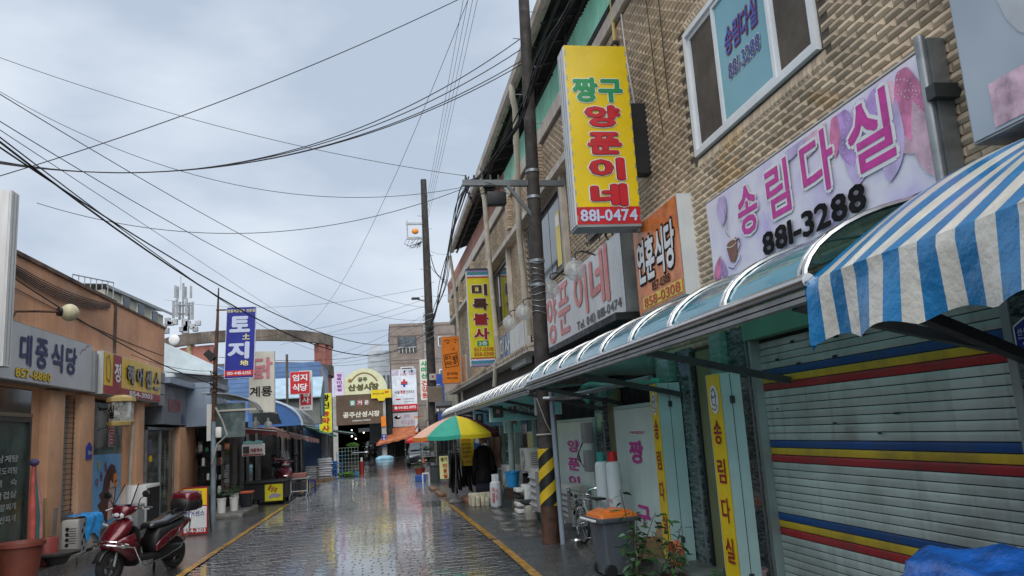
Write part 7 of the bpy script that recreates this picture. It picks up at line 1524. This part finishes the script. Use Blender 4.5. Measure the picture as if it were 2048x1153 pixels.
r_, f = signbox('wall_sign', 'grey white shop sign with a black drawing under the clinic banner', 'sign', (1.72, 59.8, 2.72), FR, 1.84, 1.0, .12, WPAINT, M('silver sign', (.48, .47, .49), .45, var=.06), group='signs on the stone building')
f.ell(-.58, .2, .24, .13, INK); f.ell(-.5, .26, .1, .06, WHITE, .008); f.text('행복', .1, .25, .45, .3, M('mauve letter', (.4, .28, .38), .5), .02); f.text('머리방클럽', .25, -.2, 1.1, .35, M('mauve letter', (.4, .28, .38)), .02)
sheet_awning('stall_awning', 'rust orange awning under the clinic signs', [(.45, 59.7, 2.15), (2.55, 59.7, 2.25), (2.3, 57.6, 1.55), (-.45, 57.4, 1.1)], M('rust vinyl', (.42, .13, .05), .55, var=.2, streak=.3), .16)
r_, f = signbox('projecting_sign', 'narrow cream sign with green and red letters by the far pole', 'sign', (2.72, 50, 4.95), FR, .56, 2.55, .14, WPAINT, M('cream sign', (.66, .64, .55)), group='projecting signs far'); f.text('사마산', 0, .62, .4, 1.1, GREEN, .05, vert=True); f.text('건강원', 0, -.6, .4, 1.1, RED, .03, vert=True)
t = thing('barber_pole', 'red white blue striped barber pole above the rust awning', 'sign', (2.4, 57, 1.6)); MB().cyl((2.4, 57, 1.75), (2.4, 57, 2.75), .11, n=12).build('tube', WPLAST, t); 
for k in range(6): MB().tube([(2.4+.114*math.cos(a*.6+k), 57+.114*math.sin(a*.6+k), 1.8+.06*a+.14*(k-2)) for a in range(6)], .02, 4).build('stripe', (RED, NAVY)[k % 2], t)
for z_ in (1.7, 2.75): MB().cyl((2.4, 57, z_), (2.4, 57, z_+.1), .13, n=12).build('cap', ORANGE, t)
t = thing('blue_bundle', 'pale blue covered bundle on the ground by the gate pillar', 'bundle', (.1, 57, 0)); MB().sphere((.1, 56.8, .05), .65, .4, .25).build('cover', M('pale blue cover', (.22, .4, .5), .5, var=.2), t, smooth='all')
r_, f = signbox('pillar_sign', 'orange and blue narrow signs on the gate pillar', 'sign', (.1, 57.9, 1.3), FR, .34, .9, .05, GALV, M('plate blue', (.02, .04, .3))); f.text('주차금지', 0, 0, .18, .75, WHITE, .02, vert=True); f.rect(0, 1.35, .34, .7, ORANGE, .0)
# right side beyond the brick building
rb = thing('far_shop_row', 'low shop row on the right beyond the brick building', 'building', (4, 42, 0)); MB().box(3.3, 9, 31.2, 58, 0, 3.6).build('wall', M('grey beige wall', (.3, .28, .25), .6, var=.2), rb); MB().box(3.0, 3.3, 31.2, 58, 2.5, 3.3).build('fascia', M('yellow white fascia', (.48, .44, .3), .5, var=.25, vs=.6), rb)
for k in range(8): MB().box(3.26, 3.3, 32+3*k, 34.4+3*k, .1, 2.2).build('shop_opening', GLASS, rb)

# ================================================================== FAR POLE
p2 = thing('utility_pole', 'far tall utility pole with street lamp and wire box', 'pole', (1.95, 31, 0), 0, 'utility poles'); MB().loft([[(1.95+.002*z+r*math.cos(a*.524), 31+r*math.sin(a*.524), z) for a in range(12)] for z, r in ((0, .2), (6, .165), (11.8, .12))]).build('shaft', WOOD, p2, smooth=True)
for z_ in (9.35, 9.95): MB().bar((1.2, 31, z_), (2.1, 31, z_), .08, .09).build('cross_arm', GALV, p2)
MB().bar((1.24, 31, 9.3), (1.24, 31, 10.1), .05, .05, (1, 0, 0)).build('arm_strut', GALV, p2); MB().sphere((1.55, 30.95, 9.62), .14, .08, .12).build('orange_marker', M('marker orange', (.75, .25, .03), .5), p2, smooth='all')
for k in range(7): MB().tube([(1.2+.12*k, 30.95, 9.3), (1.1+.1*k, 30.9, 9.1-.1*(k % 3)), (1.4+.05*k, 30.95, 8.95+.1*(k % 2)), (1.8, 30.98, 9.2)], .012, 4).build('jumper_wire', BLACK, p2)
MB().tube([(1.98, 31, 6.35), (1.85, 31, 6.75), (1.55, 31, 6.85)], .03, 6).build('lamp_arm', GALV, p2, smooth=True); MB().cham(1.3, 1.62, 30.9, 31.1, 6.84, 6.92, .02).build('lamp_head', DSTEEL, p2)
MB().cham(1.75, 2.35, 30.6, 30.85, 2.75, 3.35, .02).build('switch_box', M('box brown grey', (.2, .16, .12), .5), p2); MB().cham(1.86, 2.12, 30.72, 30.82, 3.6, 3.85, .015).build('meter', BEIGEPL, p2); MB().box(1.95, 2.02, 30.71, 30.72, 3.7, 3.78).build('meter_mark', RED, p2)
for k in range(10): MB().tube([(1.95+.22*math.cos(a*.8+k), 31+.22*math.sin(a*.8+k), 5.2+.12*k+.1*math.sin(a+k)) for a in range(8)], .012, 4).build('tie_wire', (BLACK, GALV)[k % 2], p2)
for k in range(12): MB().cyl((1.95, 31, 4.2+.55*k), (1.95+.28*(-1)**k, 30.9, 4.2+.55*k), .012, n=4).build('step_bolt', GALV, p2)

# ================================================================== WIRES
WIRE = M('black cable', (.012, .012, .013), .5, var=0); WIRG = M('grey cable', (.05, .05, .055), .5, var=0)
def wire(a, b_, sag, r, label, m=WIRE, n=36, grp='overhead wires'):
    a, b_ = Vector(a), Vector(b_); r *= .78; pts = [a.lerp(b_, k/n)-Vector((0, 0, 4*sag*(k/n)*(1-k/n))) for k in range(n+1)]
    return MB().tube(pts, r, 5).build('overhead_wire', m, smooth='all', label=label, cat='wire', group=grp)
WL = 'one strand of the cable bundle sagging across the lane to the near pole'
for k, (z0, z1, s_) in enumerate(((5.44, 7.34, .90), (5.42, 7.17, .82), (5.41, 6.99, .75), (5.40, 6.93, .72))): wire((-5, 10.74, z0), (2.23, 10.84, z1), s_, .0095, WL, grp='cable bundle across the lane')
wire((-5, 10.71, 6.89), (1.29, 10.84, 5.19), .20, .0055, 'thin wire falling from the upper left to the pole cross arm', WIRG)
wire((-5, 10.76, 6.46), (1.26, 10.84, 5.02), .67, .0055, 'thin sagging wire ending at the pole cross arm', WIRG)
wire((-4.7, 11.6, 5.09), (1.26, 10.84, 5.0), .55, .0065, 'lowest thin wire crossing from the white sign to the cross arm', WIRG)
wire((-3.3, 7.06, 4.36), (1.98, 31, 5.71), 1.5, .014, 'thick black cable running down the lane to the far pole')
wire((-3.3, 7.07, 4.30), (2.02, 31, 5.57), 1.1, .011, 'black cable just above the thick one, down to the far pole')
wire((-3.3, 7.06, 4.40), (-2.57, 40, 5.86), .45, .009, 'black cable running along the left shops to the blue wall')
wire((-3.8, 8.11, 4.97), (1.8, 31, 6.02), .65, .007, 'straight dark wire above the thick cable', WIRG)
wire((-3.8, 8.12, 4.89), (-3.21, 50, 7.41), .0, .006, 'thin wire along the left running far back', WIRG)
wire((-5, 10.77, 5.15), (2.28, 10.84, 8.5), .22, .009, 'twisted cable rising from the left to the pole top')
for k in range(4): wire((1.70+.13*k, -8, 9.95), (1.86+.06*k, 31, 9.98), .25, .006, 'one of four parallel wires running overhead to the far pole', WIRG, grp='parallel wires to the far pole')
wire((2.14, 10.84, 9.61), (-4.91, 45, 7.62), 1.8, .007, 'long diagonal wire from the near pole top towards the blue wall', WIRG)
wire((2.02, 31, 6.61), (-4.85, 40, 6.34), .07, .008, 'wire from the far pole lamp to the blue wall', WIRG)
wire((1.95, 31, 7.32), (-11.53, 45, 9.68), .6, .008, 'upper wire from the far pole to the left', WIRG)
wire((2.0, 31, 6.01), (-3.39, 55, 6.62), .12, .008, 'wire from the far pole to the gate', WIRG)
wire((2.09, 31, 5.9), (-7.27, 60, 9.85), .42, .008, 'wire from the far pole towards the round building', WIRG)
wire((1.9, 31, 5.2), (-3.5, 18.1, 3.5), .35, .008, 'wire slung from the far pole to the rusty sign post', WIRG)
wire((-4.75, 10, 4.05), (-3.6, 18.1, 2.9), .18, .013, 'black cable along the orange wall to the rusty post')
wire((-4.78, 9, 3.95), (-4.8, 18.7, 3.65), .1, .008, 'thin cable drooping along the orange wall')
for k in range(6): wire((-4.78, 10.5, 4.18-.012*k), (-4.77, 15.0, 4.22-.015*k), .12+.02*k, .009, 'strand of the black cable bunch under the orange parapet', grp='cable bunch on the orange wall')
# tangled cable bunch from the pole along the gutter to the far pole
def bunch(pts, n, spread, label, r=.009, grp=''):
    for k in range(n):
        o = [Vector(p)+Vector((random.gauss(0, spread), random.gauss(0, spread), random.gauss(0, spread))) for p in pts]; P_ = []; segs = len(o)-1
        for i in range(segs*8+1):
            u = i/8; q = min(int(u), segs-1); tt = u-q; p0, p1, p2, p3 = o[max(q-1, 0)], o[q], o[q+1], o[min(q+2, segs)]
            P_.append(.5*((2*p1)+(p2-p0)*tt+(2*p0-5*p1+4*p2-p3)*tt*tt+(3*p1-p0-3*p2+p3)*tt**3))
        MB().tube(P_, r, 4).build('cable', WIRE, smooth='all', label=label, cat='wire', group=grp)
bunch([(2.6, 5.2, 7.0), (2.42, 7.6, 6.5), (2.2, 9.4, 6.3), (2.12, 10.7, 6.0), (1.75, 11.6, 5.6), (1.4, 11.0, 5.12)], 8, .035, 'strand of the cable bunch passing over the tall yellow sign', .008, 'cable bunch over the yellow sign')
bunch([(1.35, 10.9, 5.12), (1.5, 13.5, 5.6), (1.62, 17, 5.75), (1.75, 21, 5.6), (1.82, 26, 5.5), (1.95, 30.9, 5.6)], 7, .05, 'strand of the knotted cable bunch running to the far pole', .011, 'knotted cables to the far pole')
bunch([(3.05, 9.6, 6.4), (2.96, 9.9, 5.2), (3.02, 9.8, 4.3), (2.98, 9.7, 3.95)], 5, .03, 'strand of the black cables hanging behind the tall yellow sign', .01, 'cables behind the yellow sign')
bunch([(1.3, 10.8, 5.0), (1.4, 10.9, 4.85), (1.6, 10.8, 5.0), (1.9, 10.85, 4.9)], 5, .06, 'loop of loose cable at the pole cross arm', .006, 'cable loops at the cross arm')
bunch([(1.95, 31, 9.2), (2.2, 30, 7.8), (2.55, 28.5, 7.0), (2.7, 26.8, 6.4)], 3, .08, 'cable from the far pole to the brick building corner', .01, 'cables at the building corner')

for k, (y0, y1, m) in enumerate(((8.75, 8.35, WPLAST), (7.9, 7.75, BLACK), (7.55, 7.5, BLACK))):
    MB().tube([(3.125, y0, 6.6), (3.12, y0-.05, 6.0), (3.125, (y0+y1)/2, 5.2), (3.12, y1, 4.4+.2*k)], .006 if k else .009, 5).build('wall_cable', m, label=('white cable hanging down the brick wall beside the yellow sign', 'thin dark cable down the middle of the brick wall', 'thin dark cable on the bricks next to the window')[k], cat='cable')

for k, (a_, b_, s_, l_) in enumerate((((1.95, 31, 6.9), (-4.9, 24, 4.6), .3, 'fine wire from the far pole to the white shed roof'), ((1.95, 31, 6.3), (-3.3, 36, 5.0), .25, 'fine wire from the far pole to the farm sign side'), ((2.0, 31, 5.4), (-2.9, 40, 5.3), .3, 'fine low wire from the far pole to the blue wall'), ((2.0, 31, 6.5), (.85, 60, 7.6), .3, 'fine wire from the far pole to the stone building'), ((2.0, 31, 5.0), (-2.4, 26.1, 4.0), .3, 'fine wire from the far pole to the red diner sign'), ((2.05, 31, 7.0), (2.75, 20.0, 6.0), .4, 'fine wire from the far pole to the brick parapet'), ((2.0, 31, 8.9), (2.85, 24.0, 7.4), .3, 'fine wire from the far pole up to the roof edge'), ((-3.5, 18.1, 4.2), (-6.4, 30, 5.6), .15, 'fine wire from the rusty post to the cream house'), ((-3.55, 18.1, 3.2), (-4.7, 16, 3.4), .1, 'short wire from the rusty post to the yellow salon sign'), ((-3.9, 8, 5.3), (1.9, 31, 6.5), .5, 'fine wire above the black cables towards the far pole'))):
    wire(a_, b_, s_, .007, l_, WIRG)
